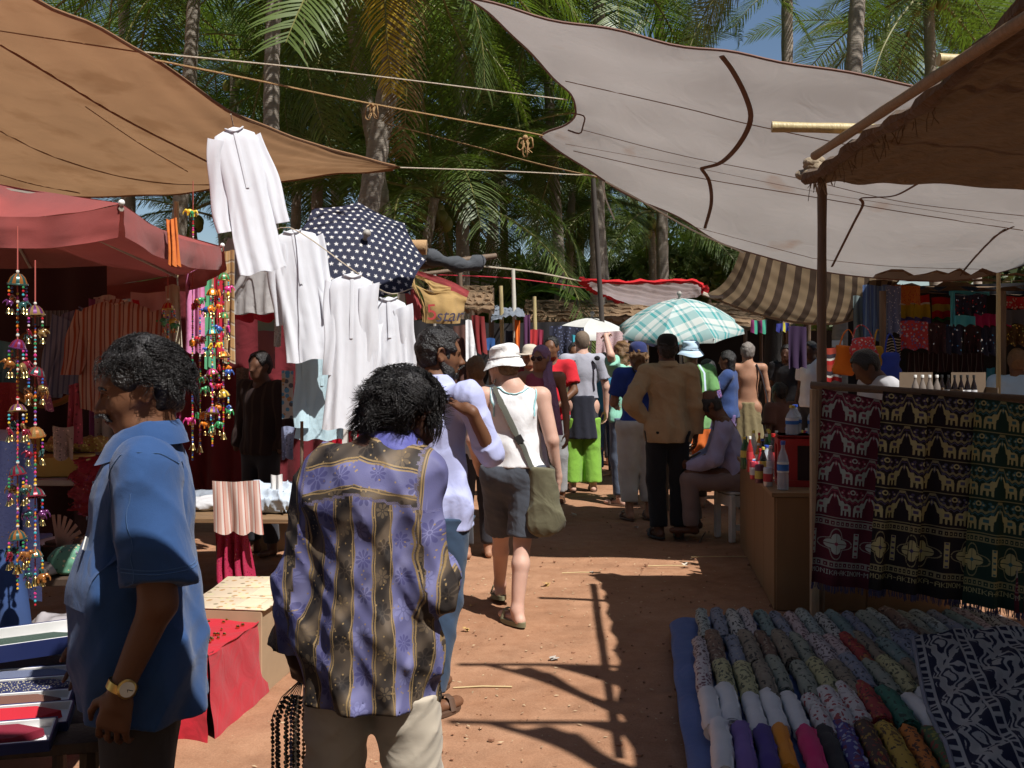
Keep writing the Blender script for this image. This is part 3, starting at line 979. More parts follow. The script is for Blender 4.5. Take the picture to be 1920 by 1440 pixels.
# ------------------------------------------------------------------ ground
def dirt_mat():
 m, nt, bs, out = _nodes('laterite_dirt')
 N, L = nt.nodes, nt.links
 tc = N.new('ShaderNodeTexCoord')
 def noise(sc, det, rough=0.55):
  n = N.new('ShaderNodeTexNoise'); n.inputs['Scale'].default_value = sc; n.inputs['Detail'].default_value = det
  n.inputs['Roughness'].default_value = rough
  L.new(tc.outputs['Object'], n.inputs['Vector']); return n
 a, b, c = noise(0.9, 6), noise(9, 8, 0.65), noise(130, 4, 0.7)
 ft = N.new('ShaderNodeTexVoronoi'); ft.inputs['Scale'].default_value = 4.2; ft.feature = 'SMOOTH_F1'; L.new(tc.outputs['Object'], ft.inputs['Vector'])
 b0 = N.new('ShaderNodeBump'); b0.inputs['Strength'].default_value = 0.9; b0.inputs['Distance'].default_value = 0.06; L.new(ft.outputs['Distance'], b0.inputs['Height'])
 rp = N.new('ShaderNodeValToRGB'); cr = rp.color_ramp
 cr.elements[0].position = 0.3; cr.elements[0].color = rgba((0.255, 0.122, 0.066))
 cr.elements[1].position = 0.72; cr.elements[1].color = rgba((0.43, 0.245, 0.15))
 ad = N.new('ShaderNodeMath'); ad.operation = 'MULTIPLY_ADD'; ad.inputs[1].default_value = 0.45
 sc = N.new('ShaderNodeMath'); sc.operation = 'MULTIPLY'; sc.inputs[1].default_value = 0.55
 L.new(a.outputs['Fac'], sc.inputs[0]); L.new(b.outputs['Fac'], ad.inputs[0]); L.new(sc.outputs[0], ad.inputs[2])
 L.new(ad.outputs[0], rp.inputs['Fac'])
 grit = N.new('ShaderNodeMix'); grit.data_type = 'RGBA'; grit.blend_type = 'OVERLAY'; grit.inputs['Factor'].default_value = 0.45
 L.new(rp.outputs['Color'], grit.inputs['A']); L.new(c.outputs['Fac'], grit.inputs['B'])
 L.new(grit.outputs['Result'], bs.inputs['Base Color'])
 bs.inputs['Roughness'].default_value = 0.95; bs.inputs['Specular IOR Level'].default_value = 0.1
 b1 = N.new('ShaderNodeBump'); b1.inputs['Strength'].default_value = 0.35; b1.inputs['Distance'].default_value = 0.03
 L.new(b.outputs['Fac'], b1.inputs['Height']); L.new(b0.outputs['Normal'], b1.inputs['Normal'])
 b2 = N.new('ShaderNodeBump'); b2.inputs['Strength'].default_value = 0.4; b2.inputs['Distance'].default_value = 0.006
 L.new(c.outputs['Fac'], b2.inputs['Height']); L.new(b1.outputs['Normal'], b2.inputs['Normal'])
 L.new(b2.outputs['Normal'], bs.inputs['Normal'])
 return m

def make_ground():
 xs = np.concatenate([[-900, -200, -60, -20], np.linspace(-9, 9, 181), [20, 60, 200, 900]])
 ys = np.concatenate([[-200, -40, -10], np.linspace(-3, 22, 251), [35, 70, 200, 1500]])
 X, Y = np.meshgrid(xs, ys, indexing='ij')
 Z = np.zeros_like(X)
 rg = np.random.default_rng(3)
 for k in range(26):
  fx, fy, ph = rg.normal(0, 2.2), rg.normal(0, 2.2), rg.uniform(0, 6.3)
  Z += 0.0016 * np.sin(fx * X + fy * Y + ph)
 Z[(np.abs(X) > 9.5) | (Y > 23) | (Y < -3.2)] = 0
 Z -= 0.006
 me = np_mesh('ground', np.stack([X.ravel(), Y.ravel(), Z.ravel()], 1), grid_quads(len(xs), len(ys)), dirt_mat())
 tag(link('ground', me), kind='structure')
make_ground()

# ------------------------------------------------------------------ shared materials
BARK = plain('palm_bark', (0.30, 0.26, 0.215), rough=0.95, var=0.35, vscale=5, bump=0.9, bscale=9, stretch=(1.2, 1.2, 7))
STICK = wood('weathered_stick', (0.15, 0.10, 0.065))
BAMBOO = wood('dry_bamboo', (0.50, 0.40, 0.20), rough=0.5)
ROPE_TAN = plain('coir_rope', (0.40, 0.245, 0.11), rough=0.9, bump=0.6, bscale=200)
ROPE_PALE = plain('pale_rope', (0.55, 0.47, 0.36), rough=0.9, bump=0.6, bscale=200)
DARKWOOD = wood('dark_wood', (0.055, 0.032, 0.02))
PLANK = wood('stall_wood', (0.20, 0.12, 0.06), axis=0)

def leaf_mat(name, col, trans=0.35, var=0.35):
 m, nt, bs, out = _nodes(name)
 N, L = nt.nodes, nt.links
 oi = N.new('ShaderNodeObjectInfo')
 tc = N.new('ShaderNodeTexCoord')
 nz = N.new('ShaderNodeTexNoise'); nz.inputs['Scale'].default_value = 2.2; nz.inputs['Detail'].default_value = 3
 L.new(tc.outputs['Object'], nz.inputs['Vector'])
 ad = N.new('ShaderNodeMath'); ad.operation = 'ADD'; L.new(nz.outputs['Fac'], ad.inputs[0]); L.new(oi.outputs['Random'], ad.inputs[1])
 hf = N.new('ShaderNodeMath'); hf.operation = 'MULTIPLY'; hf.inputs[1].default_value = 0.5; L.new(ad.outputs[0], hf.inputs[0])
 mx = N.new('ShaderNodeMix'); mx.data_type = 'RGBA'
 mx.inputs['A'].default_value = rgba((col[0] * (1 - var), col[1] * (1 - var), col[2] * (1 - var)))
 mx.inputs['B'].default_value = rgba((col[0] * (1 + 1.5 * var), col[1] * (1 + var), col[2] * (1 + 0.5 * var)))
 L.new(hf.outputs[0], mx.inputs['Factor'])
 L.new(mx.outputs['Result'], bs.inputs['Base Color'])
 bs.inputs['Roughness'].default_value = 0.42; bs.inputs['Specular IOR Level'].default_value = 0.5
 t = N.new('ShaderNodeBsdfTranslucent')
 tm = N.new('ShaderNodeMix'); tm.data_type = 'RGBA'; tm.blend_type = 'MULTIPLY'; tm.inputs['Factor'].default_value = 1
 tm.inputs['B'].default_value = (1.25, 1.45, 0.5, 1); L.new(mx.outputs['Result'], tm.inputs['A'])
 L.new(tm.outputs['Result'], t.inputs['Color'])
 ms = N.new('ShaderNodeMixShader'); ms.inputs[0].default_value = trans
 L.new(bs.outputs[0], ms.inputs[1]); L.new(t.outputs[0], ms.inputs[2]); L.new(ms.outputs[0], out.inputs['Surface'])
 MATS[name] = m
 return m
FROND = leaf_mat('palm_leaf', (0.110, 0.172, 0.046))
FROND_DRY = leaf_mat('dry_palm_leaf', (0.20, 0.135, 0.06), 0.25)
FROND_YEL = leaf_mat('yellowing_palm_leaf', (0.60, 0.45, 0.07), 0.35, 0.3)
RACHIS = plain('leaf_stalk', (0.20, 0.19, 0.06), rough=0.5)

# ------------------------------------------------------------------ palm fronds (a few shared meshes, placed many times)
def frond_mesh(name, length, droop, n, leaf, mat, seed, hang=0.6, fold=0.5):
 """rachis arching out along +x; leaflets either side, drooping"""
 rg = random.Random(seed)
 pts, ang = [], 0.0
 p = Vector((0, 0, 0)); segs = 26
 for i in range(segs + 1):
  pts.append(p.copy())
  t = i / segs
  a = -droop * (t ** 1.5)
  p = p + Vector((math.cos(a), 0, math.sin(a))) * (length / segs)
 mb = MB(); mb.cur = 1
 mb.tube(pts, [0.035 * (1 - 0.88 * i / segs) for i in range(segs + 1)], 5)
 mb.cur = 0
 for i in range(n):
  t = 0.10 + 0.90 * (i + rg.random() * 0.5) / n
  f = t * segs; k = min(int(f), segs - 1)
  c = pts[k].lerp(pts[k + 1], f - k)
  tan = (pts[k + 1] - pts[k]).normalized()
  ln = leaf * (0.35 + 0.65 * math.sin(math.pi * min(1, (t - 0.02) ** 0.75)) ** 0.8) * rg.uniform(0.85, 1.1)
  for sgn in (-1, 1):
   if rg.random() < 0.05: continue
   side = Vector((0, sgn, 0))
   upv = tan.cross(side) * (1 if sgn > 0 else 1)
   if upv.z < 0: upv = -upv
   d = (side * 0.82 + tan * rg.uniform(0.45, 0.7) + upv * fold * 0.3).normalized()
   w = 0.018 * rg.uniform(0.8, 1.2)
   q = c.copy(); vs = []
   m = 4
   for j in range(m + 1):
    s = j / m
    ww = w * (0.65 + 0.9 * s) * (1 - s) ** 0.5 + 0.001
    vs.append(q + tan * ww); vs.append(q - tan * ww)
    d = (d + Vector((0, 0, -1)) * hang * (0.25 + 0.6 * s) * rg.uniform(0.6, 1.3)).normalized()
    q = q + d * (ln / m)
   mb.add(vs, [(2 * j, 2 * j + 1, 2 * j + 3, 2 * j + 2) for j in range(m)])
 o = mb.build(name, None, mats=[mat, RACHIS])
 me = o.data
 bpy.data.objects.remove(o)
 return me
FRONDS = [frond_mesh('frond_upright', 4.6, 0.75, 84, 0.95, FROND, 1, 0.16),
  frond_mesh('frond_arching', 4.8, 1.2, 86, 1.0, FROND, 2, 0.28),
  frond_mesh('frond_drooping', 4.6, 1.7, 84, 1.0, FROND, 3, 0.5),
  frond_mesh('frond_wide', 4.4, 1.0, 80, 0.95, FROND, 4, 0.25)]
FROND_BROWN = frond_mesh('frond_dry', 4.0, 0.7, 60, 0.8, FROND_DRY, 5, 1.1)
FROND_GOLD = frond_mesh('frond_yellowing', 3.6, 0.5, 64, 0.75, FROND_YEL, 6, 0.6)
_c = MB(); _c.ball((0, 0, 0), 0.12, 10, 8, (1, 1, 1.2))
_co = _c.build('coconut', plain('green_coconut', (0.22, 0.22, 0.05), 0.5)); COCONUT = _co.data; bpy.data.objects.remove(_co)

def palm(label, base, top, r0=0.17, fronds=17, size=1.0, seed=0, dry=0, nuts=5, group=None, lower=1.75, kinds=(0, 1, 2, 3)):
 """coconut palm: ringed leaning trunk and a crown of single fronds"""
 rg = random.Random(seed)
 base, top = Vector(base), Vector(top)
 root = empty('coconut_palm', base, 0, label, 'palm tree', group)
 v = top - base
 side = Vector((v.x, v.y, 0)) * 0.18
 ctrl = [Vector((0, 0, -0.1)), v * 0.35 - side * 0.8 + Vector((rg.uniform(-.1, .1), 0, 0)), v * 0.7 - side * 0.5, v]
 pts = spline(ctrl, 46)
 rs = []
 for i in range(46):
  t = i / 45
  rs.append(r0 * .86 * (1.35 - 0.35 * min(1, t * 6)) * (1 - 0.32 * t) * (1.06 if i % 2 else 0.97))
 MB().tube(pts, rs, 12).build('trunk', BARK, root)
 for i in range(fronds):
  az = i * 2.39996 + rg.uniform(-.3, .3)
  t = (i + 0.5) / fronds
  pitch = -1.25 + lower * t + rg.uniform(-.12, .12)       # negative = raised
  k = rg.choice(kinds) if t > 0.25 else 0
  s = size * rg.uniform(0.85, 1.1)
  inst('frond', FRONDS[k], root, v + Vector((0, 0, 0.05)), (rg.uniform(-.4, .4), pitch, az), (s, s, s))
 for i in range(dry):
  az = rg.uniform(0, 6.28)
  inst('frond', FROND_BROWN, root, v, (rg.uniform(-.5, .5), 1.25 + rg.uniform(-.1, .2), az), (size * .9,) * 3)
 for i in range(nuts):
  a = rg.uniform(0, 6.28); rr = rg.uniform(.18, .34) * size
  inst('coconut', COCONUT, root, v + Vector((math.cos(a) * rr, math.sin(a) * rr, -rg.uniform(.15, .5))), (rg.uniform(-.4, .4), 0, 0), (rg.uniform(.8, 1.1),) * 3)
 return root

def G(px, d):                     # ground point under a photo column at distance d
 return Vector(((px - 960) * d / F_PX, d, 0))

def palm_px(label, bpx, tpx, tpy, d, dt=None, **k):
 return palm(label, G(bpx, d), P(tpx, tpy, dt or d), **k)

pl = palm_px('thick leaning coconut palm behind the starred umbrella, yellow frond hanging from its crown', 660, 770, -150, 12.5, r0=0.185, fronds=17, seed=1, size=0.95)
v = pl.location
top = P(770, -150, 12.5) - v
inst('frond', FROND_GOLD, pl, top + Vector((-.22, -.75, .05)), (0.1, 1.45, R(-95)), (.66, .66, .66))['label'] = 'yellow dying frond hanging straight down'
inst('frond', FROND_BROWN, pl, top + Vector((-.1, -.3, .2)), (0.2, 1.4, R(-60)), (.8, .8, .8))
palm_px('slim pale palm trunk rising left of centre above the white kurtas', 476, 535, -330, 11.2, r0=0.125, fronds=14, seed=2, size=.8)
palm_px('palm behind the tan awning, its trunk cut by the top edge', 330, 370, -130, 15.5, r0=0.16, fronds=18, seed=3, size=1.0)
palm_px('low young palm with open crown of fronds above the lane', 750, 815, 372, 17.5, r0=0.14, fronds=20, seed=4, size=0.92, nuts=6, lower=1.7, dry=1)
palm_px('bright green palm crown behind the knotted rope', 880, 900, 250, 23, r0=0.16, fronds=18, seed=5, size=0.95)
palm_px('palm with blue sky beside its crown left of the white awning', 1050, 1020, -30, 21, r0=0.15, fronds=13, seed=6, size=0.7)
palm_px('dark slender palm trunk in front of the thatched roofs', 1150, 1105, 215, 19, r0=0.14, fronds=15, seed=7, size=0.8)
palm_px('palm crown showing above the middle of the white awning', 1250, 1235, -30, 22, r0=0.17, fronds=17, seed=8, size=0.62)
palm_px('dark palm trunk standing against the blue sky', 1478, 1474, -430, 20, r0=0.16, fronds=15, seed=9, size=0.7)
palm_px('pale grey palm trunk with striped bags stall at its foot', 1572, 1622, -230, 15.5, r0=0.18, fronds=18, seed=10, size=1.0)
palm_px('dense dark palm above the burlap awning', 1760, 1740, -20, 21, r0=0.18, fronds=22, seed=11, size=1.05, lower=2.1)
palm_px('palm at the top right corner behind the burlap roof', 1960, 1880, -60, 24, r0=0.18, fronds=22, seed=12, size=1.1, lower=2.1)
palm_px('palm crown filling the gap between the tan awning and the thick palm', 590, 600, 130, 20, r0=0.16, fronds=20, seed=13, size=1.0)
palm_px('palm leaning left above the slack end of the tan awning', 430, 440, 120, 24, r0=0.17, fronds=20, seed=14, size=1.05)
palm_px('low palm crown just above the red umbrella', 380, 360, 400, 21, r0=0.13, fronds=16, seed=15, size=0.7)
palm_px('tall palm behind the long hanging fronds at top left', 250, 230, -60, 19, r0=0.17, fronds=20, seed=16, size=1.1)
k = 0
for bpx, tpx, tpy, d, sz in ((930, 925, 200, 30, .8), (1010, 1000, 330, 31, .9), (1085, 1092, 300, 34, .85), (1195, 1190, 330, 33, .9), (1235, 1240, 250, 37, .95),
       (1300, 1310, 360, 33, .85), (1360, 1372, 320, 38, .95), (700, 690, 210, 31, 1.0), (620, 640, 330, 30, .9), (530, 520, 330, 33, .9),
       (1420, 1405, 360, 40, .6), (1650, 1660, 60, 31, .9), (790, 770, 140, 34, .8), (1130, 1140, 160, 40, .8), (150, 130, 120, 30, 1.0), (1840, 1830, 120, 32, 1.1)):
 words = ('far palm seen through the gap right of the thick trunk', 'far palm whose crown hangs over the lane end', 'thin far palm left of the dark slender trunk', 'far palm right of the dark slender trunk',
   'far palm trunk over the red edged awning', 'far palm under the lower edge of the white awning', 'far palm next to the raised corner of the striped awning', 'far palm behind the thick leaning trunk',
   'far palm above the starred umbrella', 'far palm between the white kurtas and the pale trunk', 'far palm under the blue sky gap', 'far palm behind the pale grey trunk at right', 'far palm at the top left of the yellow frond',
   'far palm peeping over the white awning', 'far palm hidden mostly by the tan awning', 'far palm deep in the shade at top right')[k]
 palm_px(words, bpx, tpx, tpy, d, r0=0.16, fronds=17, seed=40 + k, size=sz, group='far palms behind the market')
 k += 1
for k, (bpx, tpx, tpy, d, sz) in enumerate(((770, 640, -60, 15.5, 1.0), (870, 860, -40, 18.5, 1.0), (1130, 1120, -120, 17, .95))):
 palm_px(('palm overhanging the ropes with dark hanging fronds', 'palm between the thick trunk and the white awning', 'palm whose frond tips droop behind the near edge of the white awning')[k],
   bpx, tpx, tpy, d, r0=0.16, fronds=18, seed=80 + k, size=sz, lower=2.0)

for k, (bpx, tpx, tpy, d, sz) in enumerate(((545, 560, 260, 19, .8), (900, 930, 330, 22, .8), (1060, 1075, 300, 24, .6), (1230, 1220, 400, 24, .75), (1320, 1330, 430, 27, .75), (830, 850, 120, 24, .9), (700, 720, 400, 24, .75), (1085, 1070, 420, 26, .7), (420, 410, 250, 26, .9), (640, 610, 40, 26, .95), (950, 930, -60, 27, .8))):
 palm_px(('sunlit palm crown above the highest kurta', 'sunlit palm crown low over the lane', 'green palm beside the tip of the off white awning', 'low palm under the white rope', 'low palm left of the striped awning corner', 'palm filling the gap above the ropes', 'low palm behind the starred umbrella', 'small palm over the scarf stall', 'palm behind the first rope', 'tall palm left of the yellow frond', 'tall palm right of the yellow frond')[k], bpx, tpx, tpy, d, r0=.14, fronds=20, seed=120 + k, size=sz)

# ------------------------------------------------------------------ broadleaf trees and banana plants behind the stalls
LEAFG = leaf_mat('broad_leaf', (0.085, 0.125, 0.035), 0.3)
def leaf_cloud(name, mat, parent, centres, n, size, seed):
 rg = np.random.default_rng(seed)
 V, Q = [], []
 for (c, r) in centres:
  u = rg.normal(size=(n, 3)); u /= np.linalg.norm(u, axis=1, keepdims=True)
  rad = rg.uniform(0.45, 1.0, n) ** 0.6
  p = np.asarray(c) + u * rad[:, None] * np.asarray(r)
  a = rg.normal(size=(n, 3)); a /= np.linalg.norm(a, axis=1, keepdims=True)
  b = np.cross(a, rg.normal(size=(n, 3))); b /= np.linalg.norm(b, axis=1, keepdims=True)
  s = size * rg.uniform(0.6, 1.3, n)[:, None]
  base = len(V) * 0 + sum(len(x) for x in V)
  quad = np.stack([p - a * s, p + b * s * .45, p + a * s, p - b * s * .45], 1)
  V.append(quad.reshape(-1, 3))
  Q.append(np.arange(n * 4).reshape(-1, 4) + base)
 return link(name, np_mesh(name, np.concatenate(V), np.concatenate(Q), mat, smooth=False), parent)

def broad_tree(label, base, h, r, seed, clumps=9, n=420, leaf=0.16):
 rg = random.Random(seed)
 root = empty('leafy_tree', base, 0, label, 'tree', 'leafy trees behind the stalls')
 MB().tube(spline([(0, 0, -.1), (rg.uniform(-.2, .2), 0, h * .3), (rg.uniform(-.3, .3), rg.uniform(-.2, .2), h * .75)], 10), [0.16 - .011 * i for i in range(10)], 8).build('trunk', BARK, root)
 cs = [((rg.uniform(-1, 1) * r, rg.uniform(-.6, .6) * r, h * rg.uniform(.38, .95)), (r * rg.uniform(.35, .6), r * rg.uniform(.35, .6), r * rg.uniform(.28, .45))) for _ in range(clumps)]
 leaf_cloud('crown', LEAFG, root, cs, n, leaf, seed)
for k, (px, d, h, r) in enumerate(((1010, 27, 4.2, 2.1), (1110, 30, 4.6, 2.4), (1190, 27, 3.7, 2.0), (1290, 29, 4.8, 2.2), (1370, 26, 4.4, 1.9), (900, 27, 3.6, 1.8), (1460, 30, 5.0, 2.4), (780, 30, 4.4, 2.2))):
 broad_tree(('leafy tree right of the banana leaves', 'leafy tree above the thatched roofs', 'leafy tree behind the red edged awning', 'leafy tree over the right end of the red edged awning', 'dark leafy tree left of the striped awning',
    'leafy bush behind the torn umbrella', 'leafy tree behind the striped awning', 'leafy tree behind the starred umbrella')[k], G(px, d), h, r, 60 + k)
def woods():
 rg = np.random.default_rng(5)
 cs = [((rg.uniform(-40, 40), rg.uniform(48, 60), rg.uniform(.5, 6.0)), (3.2, 2.0, 1.7)) for _ in range(120)]
 o = leaf_cloud('far_wood', leaf_mat('far_leaf', (0.06, 0.085, 0.03), .2), None, cs, 380, 0.42, 9)
 tag(o, 'dense green wood closing the view far behind the market', 'wood', kind='stuff')
woods()
def grove():  # unseen ring of leaf clumps, added to cut the sky light
 rg = np.random.default_rng(15); cs = []
 for _ in range(230):
  t = rg.uniform(0, 1); z = rg.uniform(1.0, 12.5)
  if t < .3: p = (-8.6 + rg.uniform(-2.5, 0), rg.uniform(-9, 12), z)
  elif t < .6: p = (8.8 + rg.uniform(0, 2.5), rg.uniform(-9, 12), z)
  else: p = (rg.uniform(-10, 10), -8.5 + rg.uniform(-2.5, 0), z)
  cs.append((p, (1.5, 1.5, 1.3)))
 tag(leaf_cloud('unseen_shade_grove', MATS['far_leaf'], None, cs, 130, 0.34, 19), 'unseen leafy grove added round the market to darken the shade', 'grove', kind='stuff')
grove()
BANANA = leaf_mat('banana_leaf', (0.07, 0.16, 0.03), 0.4)
def banana(label, base, h, seed):
 rg = random.Random(seed)
 root = empty('banana_plant', base, 0, label, 'banana plant')
 MB().tube([(0, 0, -.05), (0, 0, h * .35), (.05, 0, h * .6)], [.11, .09, .05], 9).build('stem', plain('banana_stem', (.18, .2, .07)), root)
 for i in range(7):
  az = rg.uniform(0, 6.28); el = rg.uniform(.6, 1.35); ln = h * rg.uniform(.5, .7)
  cols = []
  for a in range(9):
   t = a / 8
   e = el - 1.1 * t * t
   c = Vector((math.cos(az), math.sin(az), 0)) * ln * t * math.cos(e * .8) + Vector((0, 0, h * .55 + ln * t * math.sin(max(-.5, e)) * .9))
   sd = Vector((-math.sin(az), math.cos(az), 0)) * (.28 * math.sin(math.pi * min(1, .12 + t * .86)) + .01)
   cols.append([c - sd - Vector((0, 0, .08 * t)), c, c + sd - Vector((0, 0, .08 * t))])
  link('leaf', Sheet(cols, 14, 5, .01, i).mesh('leaf', BANANA), root)
banana('banana plant with tall green leaves behind the grey tarp', G(925, 20), 3.6, 2)
banana('banana plant left of the white pole behind the grey tarp', G(870, 22), 3.3, 5)
banana('small banana plant right of the white pole', G(995, 21), 2.8, 8)

# ------------------------------------------------------------------ big overhead cloths
TAN = fabric('tan_tarp', (0.31, 0.175, 0.09), trans=0.55, var=0.2, vscale=2.5, wr=0.4, wr_scale=3.0, stains=((0.20, 0.10, 0.045), 2.6, 0.52, 0.55))
GREYC = fabric('off_white_sheet', (0.45, 0.415, 0.395), trans=0.38, var=0.10, vscale=2.0, wr=0.45, wr_scale=3.5, stains=((0.33, 0.2, 0.13), 1.9, 0.66, 0.6))
TAPE_BROWN = fabric('brown_tape', (0.16, 0.085, 0.055))
SEAM_TAN = fabric('tan_seam', (0.22, 0.115, 0.055))

tan = Sheet([[P(-420, -560, 3.6), P(-420, -250, 5.2), P(-420, 60, 7.0), P(-420, 300, 8.6)],
   [P(-120, -130, 4.4), P(-140, 20, 5.7), P(-150, 200, 7.2), P(-150, 345, 8.6)],
   [P(73, 0, 5.0), P(40, 130, 6.0), P(10, 260, 7.4), P(0, 352, 8.6)],
   [P(267, 97, 5.7), P(230, 190, 6.4), P(200, 295, 7.5), P(185, 369, 8.6)],
   [P(433, 210, 6.4), P(410, 260, 6.8), P(390, 315, 7.6), P(375, 358, 8.4)],
   [P(595, 272, 7.2), P(590, 292, 7.4), P(585, 312, 7.7), P(580, 332, 8.1)],
   [P(750, 312, 7.9), P(750, 313, 7.9), P(750, 314, 7.9), P(750, 315, 7.9)]], 80, 40, 0.006, 3)
tan_o = link('awning', tan.mesh('awning', TAN))
tag(tan_o, 'tan cloth awning sagging overhead at top left, drawn to a point over the lane', 'awning')
def on_sheet_line(sh, pts, r, name, mat, parent, n=26, flat=0.4):
 MB().tube([sh.at(p.x, p.y) for p in spline([(a, b, 0) for a, b in pts], n)], r, 5, flat=flat).build(name, mat, parent)
for pts, r in (([(0, 58), (130, 78), (262, 98)], .008), ([(0, 84), (110, 150), (230, 222), (390, 304)], .012), ([(160, 200), (260, 268), (352, 322)], .005),
   ([(0, 246), (90, 290), (200, 325), (300, 343), (400, 347)], .009), ([(0, 328), (60, 345), (150, 362)], .007)):
 on_sheet_line(tan, pts, r, 'seam', SEAM_TAN, tan_o)
for e in ('v0', 'v1'):
 MB().tube(tan.edge(e)[::2], 0.011, 6).build('hem', SEAM_TAN, tan_o)

wht = Sheet([[P(873, -6, 6.3), P(985, 85, 6.9), P(1066, 180, 7.6), P(1075, 222, 7.9), P(1012, 257, 8.2)],
   [P(1067, 43, 6.3), P(1120, 120, 6.9), P(1140, 200, 7.6), P(1150, 270, 8.1), P(1130, 334, 8.7)],
   [P(1280, 84, 6.3), P(1290, 170, 6.8), P(1290, 255, 7.4), P(1285, 335, 8.1), P(1280, 413, 9.0)],
   [P(1470, 115, 6.3), P(1460, 215, 6.8), P(1450, 310, 7.4), P(1440, 395, 8.2), P(1427, 482, 9.2)],
   [P(1723, 160, 6.3), P(1700, 265, 6.8), P(1690, 365, 7.4), P(1682, 450, 8.3), P(1680, 528, 9.4)],
   [P(2000, 215, 6.3), P(1965, 300, 6.8), P(1945, 380, 7.4), P(1930, 445, 8.3), P(1920, 497, 9.4)],
   [P(2350, 270, 6.2), P(2300, 310, 6.8), P(2250, 360, 7.4), P(2200, 410, 8.3), P(2150, 440, 9.4)]], 90, 50, 0.012, 8)
wht_o = link('awning', wht.mesh('awning', GREYC))
tag(wht_o, 'big off white cloth awning with brown tapes slung over the right side of the lane', 'awning')
for pts, r in (([(1353, 105), (1375, 135), (1398, 180), (1408, 222), (1390, 265), (1355, 303), (1315, 316)], .020), ([(1315, 316), (1330, 340), (1334, 380), (1322, 428)], .016),
   ([(1725, 342), (1680, 366), (1640, 370), (1614, 372), (1618, 384), (1600, 420), (1560, 500)], .013), ([(1900, 425), (1870, 440), (1830, 480), (1800, 516)], .012)):
 on_sheet_line(wht, pts, r, 'tape', TAPE_BROWN, wht_o, 30, .3)
for pts, r in (([(1060, 152), (1280, 202), (1400, 232), (1600, 274)], .006), ([(1090, 243), (1280, 292), (1500, 335), (1700, 380), (1920, 405)], .0045),
   ([(1075, 283), (1280, 328), (1540, 372), (1720, 402), (1918, 432)], .006), ([(1060, 270), (1280, 310), (1560, 365), (1900, 418)], .003), ([(1300, 425), (1500, 478), (1540, 486), (1680, 500), (1850, 505)], .005)):
 on_sheet_line(wht, pts, r, 'seam', SEAM_TAN, wht_o, 30, .5)
for e in ('u0', 'v0', 'v1'):
 MB().tube(wht.edge(e)[::2], 0.009, 6).build('hem', fabric('red_brown_hem', (0.22, 0.13, 0.105)), wht_o)
mb = MB(); lp = [P(1070, 212, 7.7), P(1095, 218, 7.72), P(1093, 236, 7.74), P(1087, 250, 7.76), P(1065, 244, 7.78)]
mb.tube(spline(lp, 14), .012, 5, flat=.4); mb.build('loop', TAPE_BROWN, wht_o)

# ropes between the awnings
def rope(label, pts, r=0.006, mat=None, n=24, sag=0.0):
 q = spline(pts, n)
 if sag:
  for i, p in enumerate(q): p.z -= sag * math.sin(math.pi * i / (n - 1))
 o = MB().tube(q, r, 5).build('rope', mat or ROPE_TAN)
 return tag(o, label, 'rope')
rope('thin pale rope, uppermost of those between the two big awnings', [P(265, 97, 5.7), P(640, 135, 6.8), P(1064, 187, 7.62)], .005, ROPE_PALE)
rope('knotted brown coir rope below the uppermost one, tied round the thick palm height', [P(290, 112, 5.75), P(480, 150, 6.4), P(700, 195, 7.2), P(990, 248, 8.0), P(1016, 256, 8.2)], .0065)
rope('brown coir rope running from the thick palm down to the slender pole', [P(725, 232, 11.8), P(880, 272, 10.6), P(1000, 305, 9.6), P(1130, 335, 8.7)], .0065)
rope('thin rope tying the point of the tan awning to the slender pole', [P(750, 314, 7.9), P(930, 320, 8.3), P(1128, 330, 8.7)], .005, ROPE_PALE)
rope('white rope along the lower edge of the off white awning', [P(1135, 340, 8.68), P(1200, 375, 8.75), P(1300, 432, 8.9), P(1395, 474, 9.0)], .008, plain('white_rope', (.7, .68, .62), .9))
rope('frayed loose rope end dangling beside the slender pole', [P(1130, 340, 8.66), P(1136, 372, 8.66), P(1152, 412, 8.66)], .007, plain('white_rope', (.7, .68, .62)))
for nm, c, d, s in (('coil of coir rope knotted on the rope near the white awning', (985, 258), 7.95, .7), ('bow of coir rope knotted over the thick palm', (698, 197), 7.2, .5)):
 q = P(c[0], c[1], d); mb = MB(); rgk = random.Random(c[0])
 for j in range(3):
  w, h = rgk.uniform(.03, .05) * s, rgk.uniform(.06, .11) * s; ox = (j - 1) * .05 * s
  mb.tube([q + Vector((ox + w * math.sin(t) * (1 + .3 * math.sin(2 * t + j)), .012 * math.sin(t * 2 + j), -h + h * math.cos(t) + rgk.uniform(-.006, .006))) for t in np.linspace(0, 6.28, 14)], .009 * s, 5)
 for j in range(3): mb.tube([q, q + Vector((rgk.uniform(-.06, .06), 0, -.06)) * s, q + Vector((rgk.uniform(-.08, .08), 0, -.17)) * s], .006 * s, 4)
 mb.ball(q, .032 * s, 8, 6)
 tag(mb.build('rope_knot', ROPE_TAN), nm, 'knot')

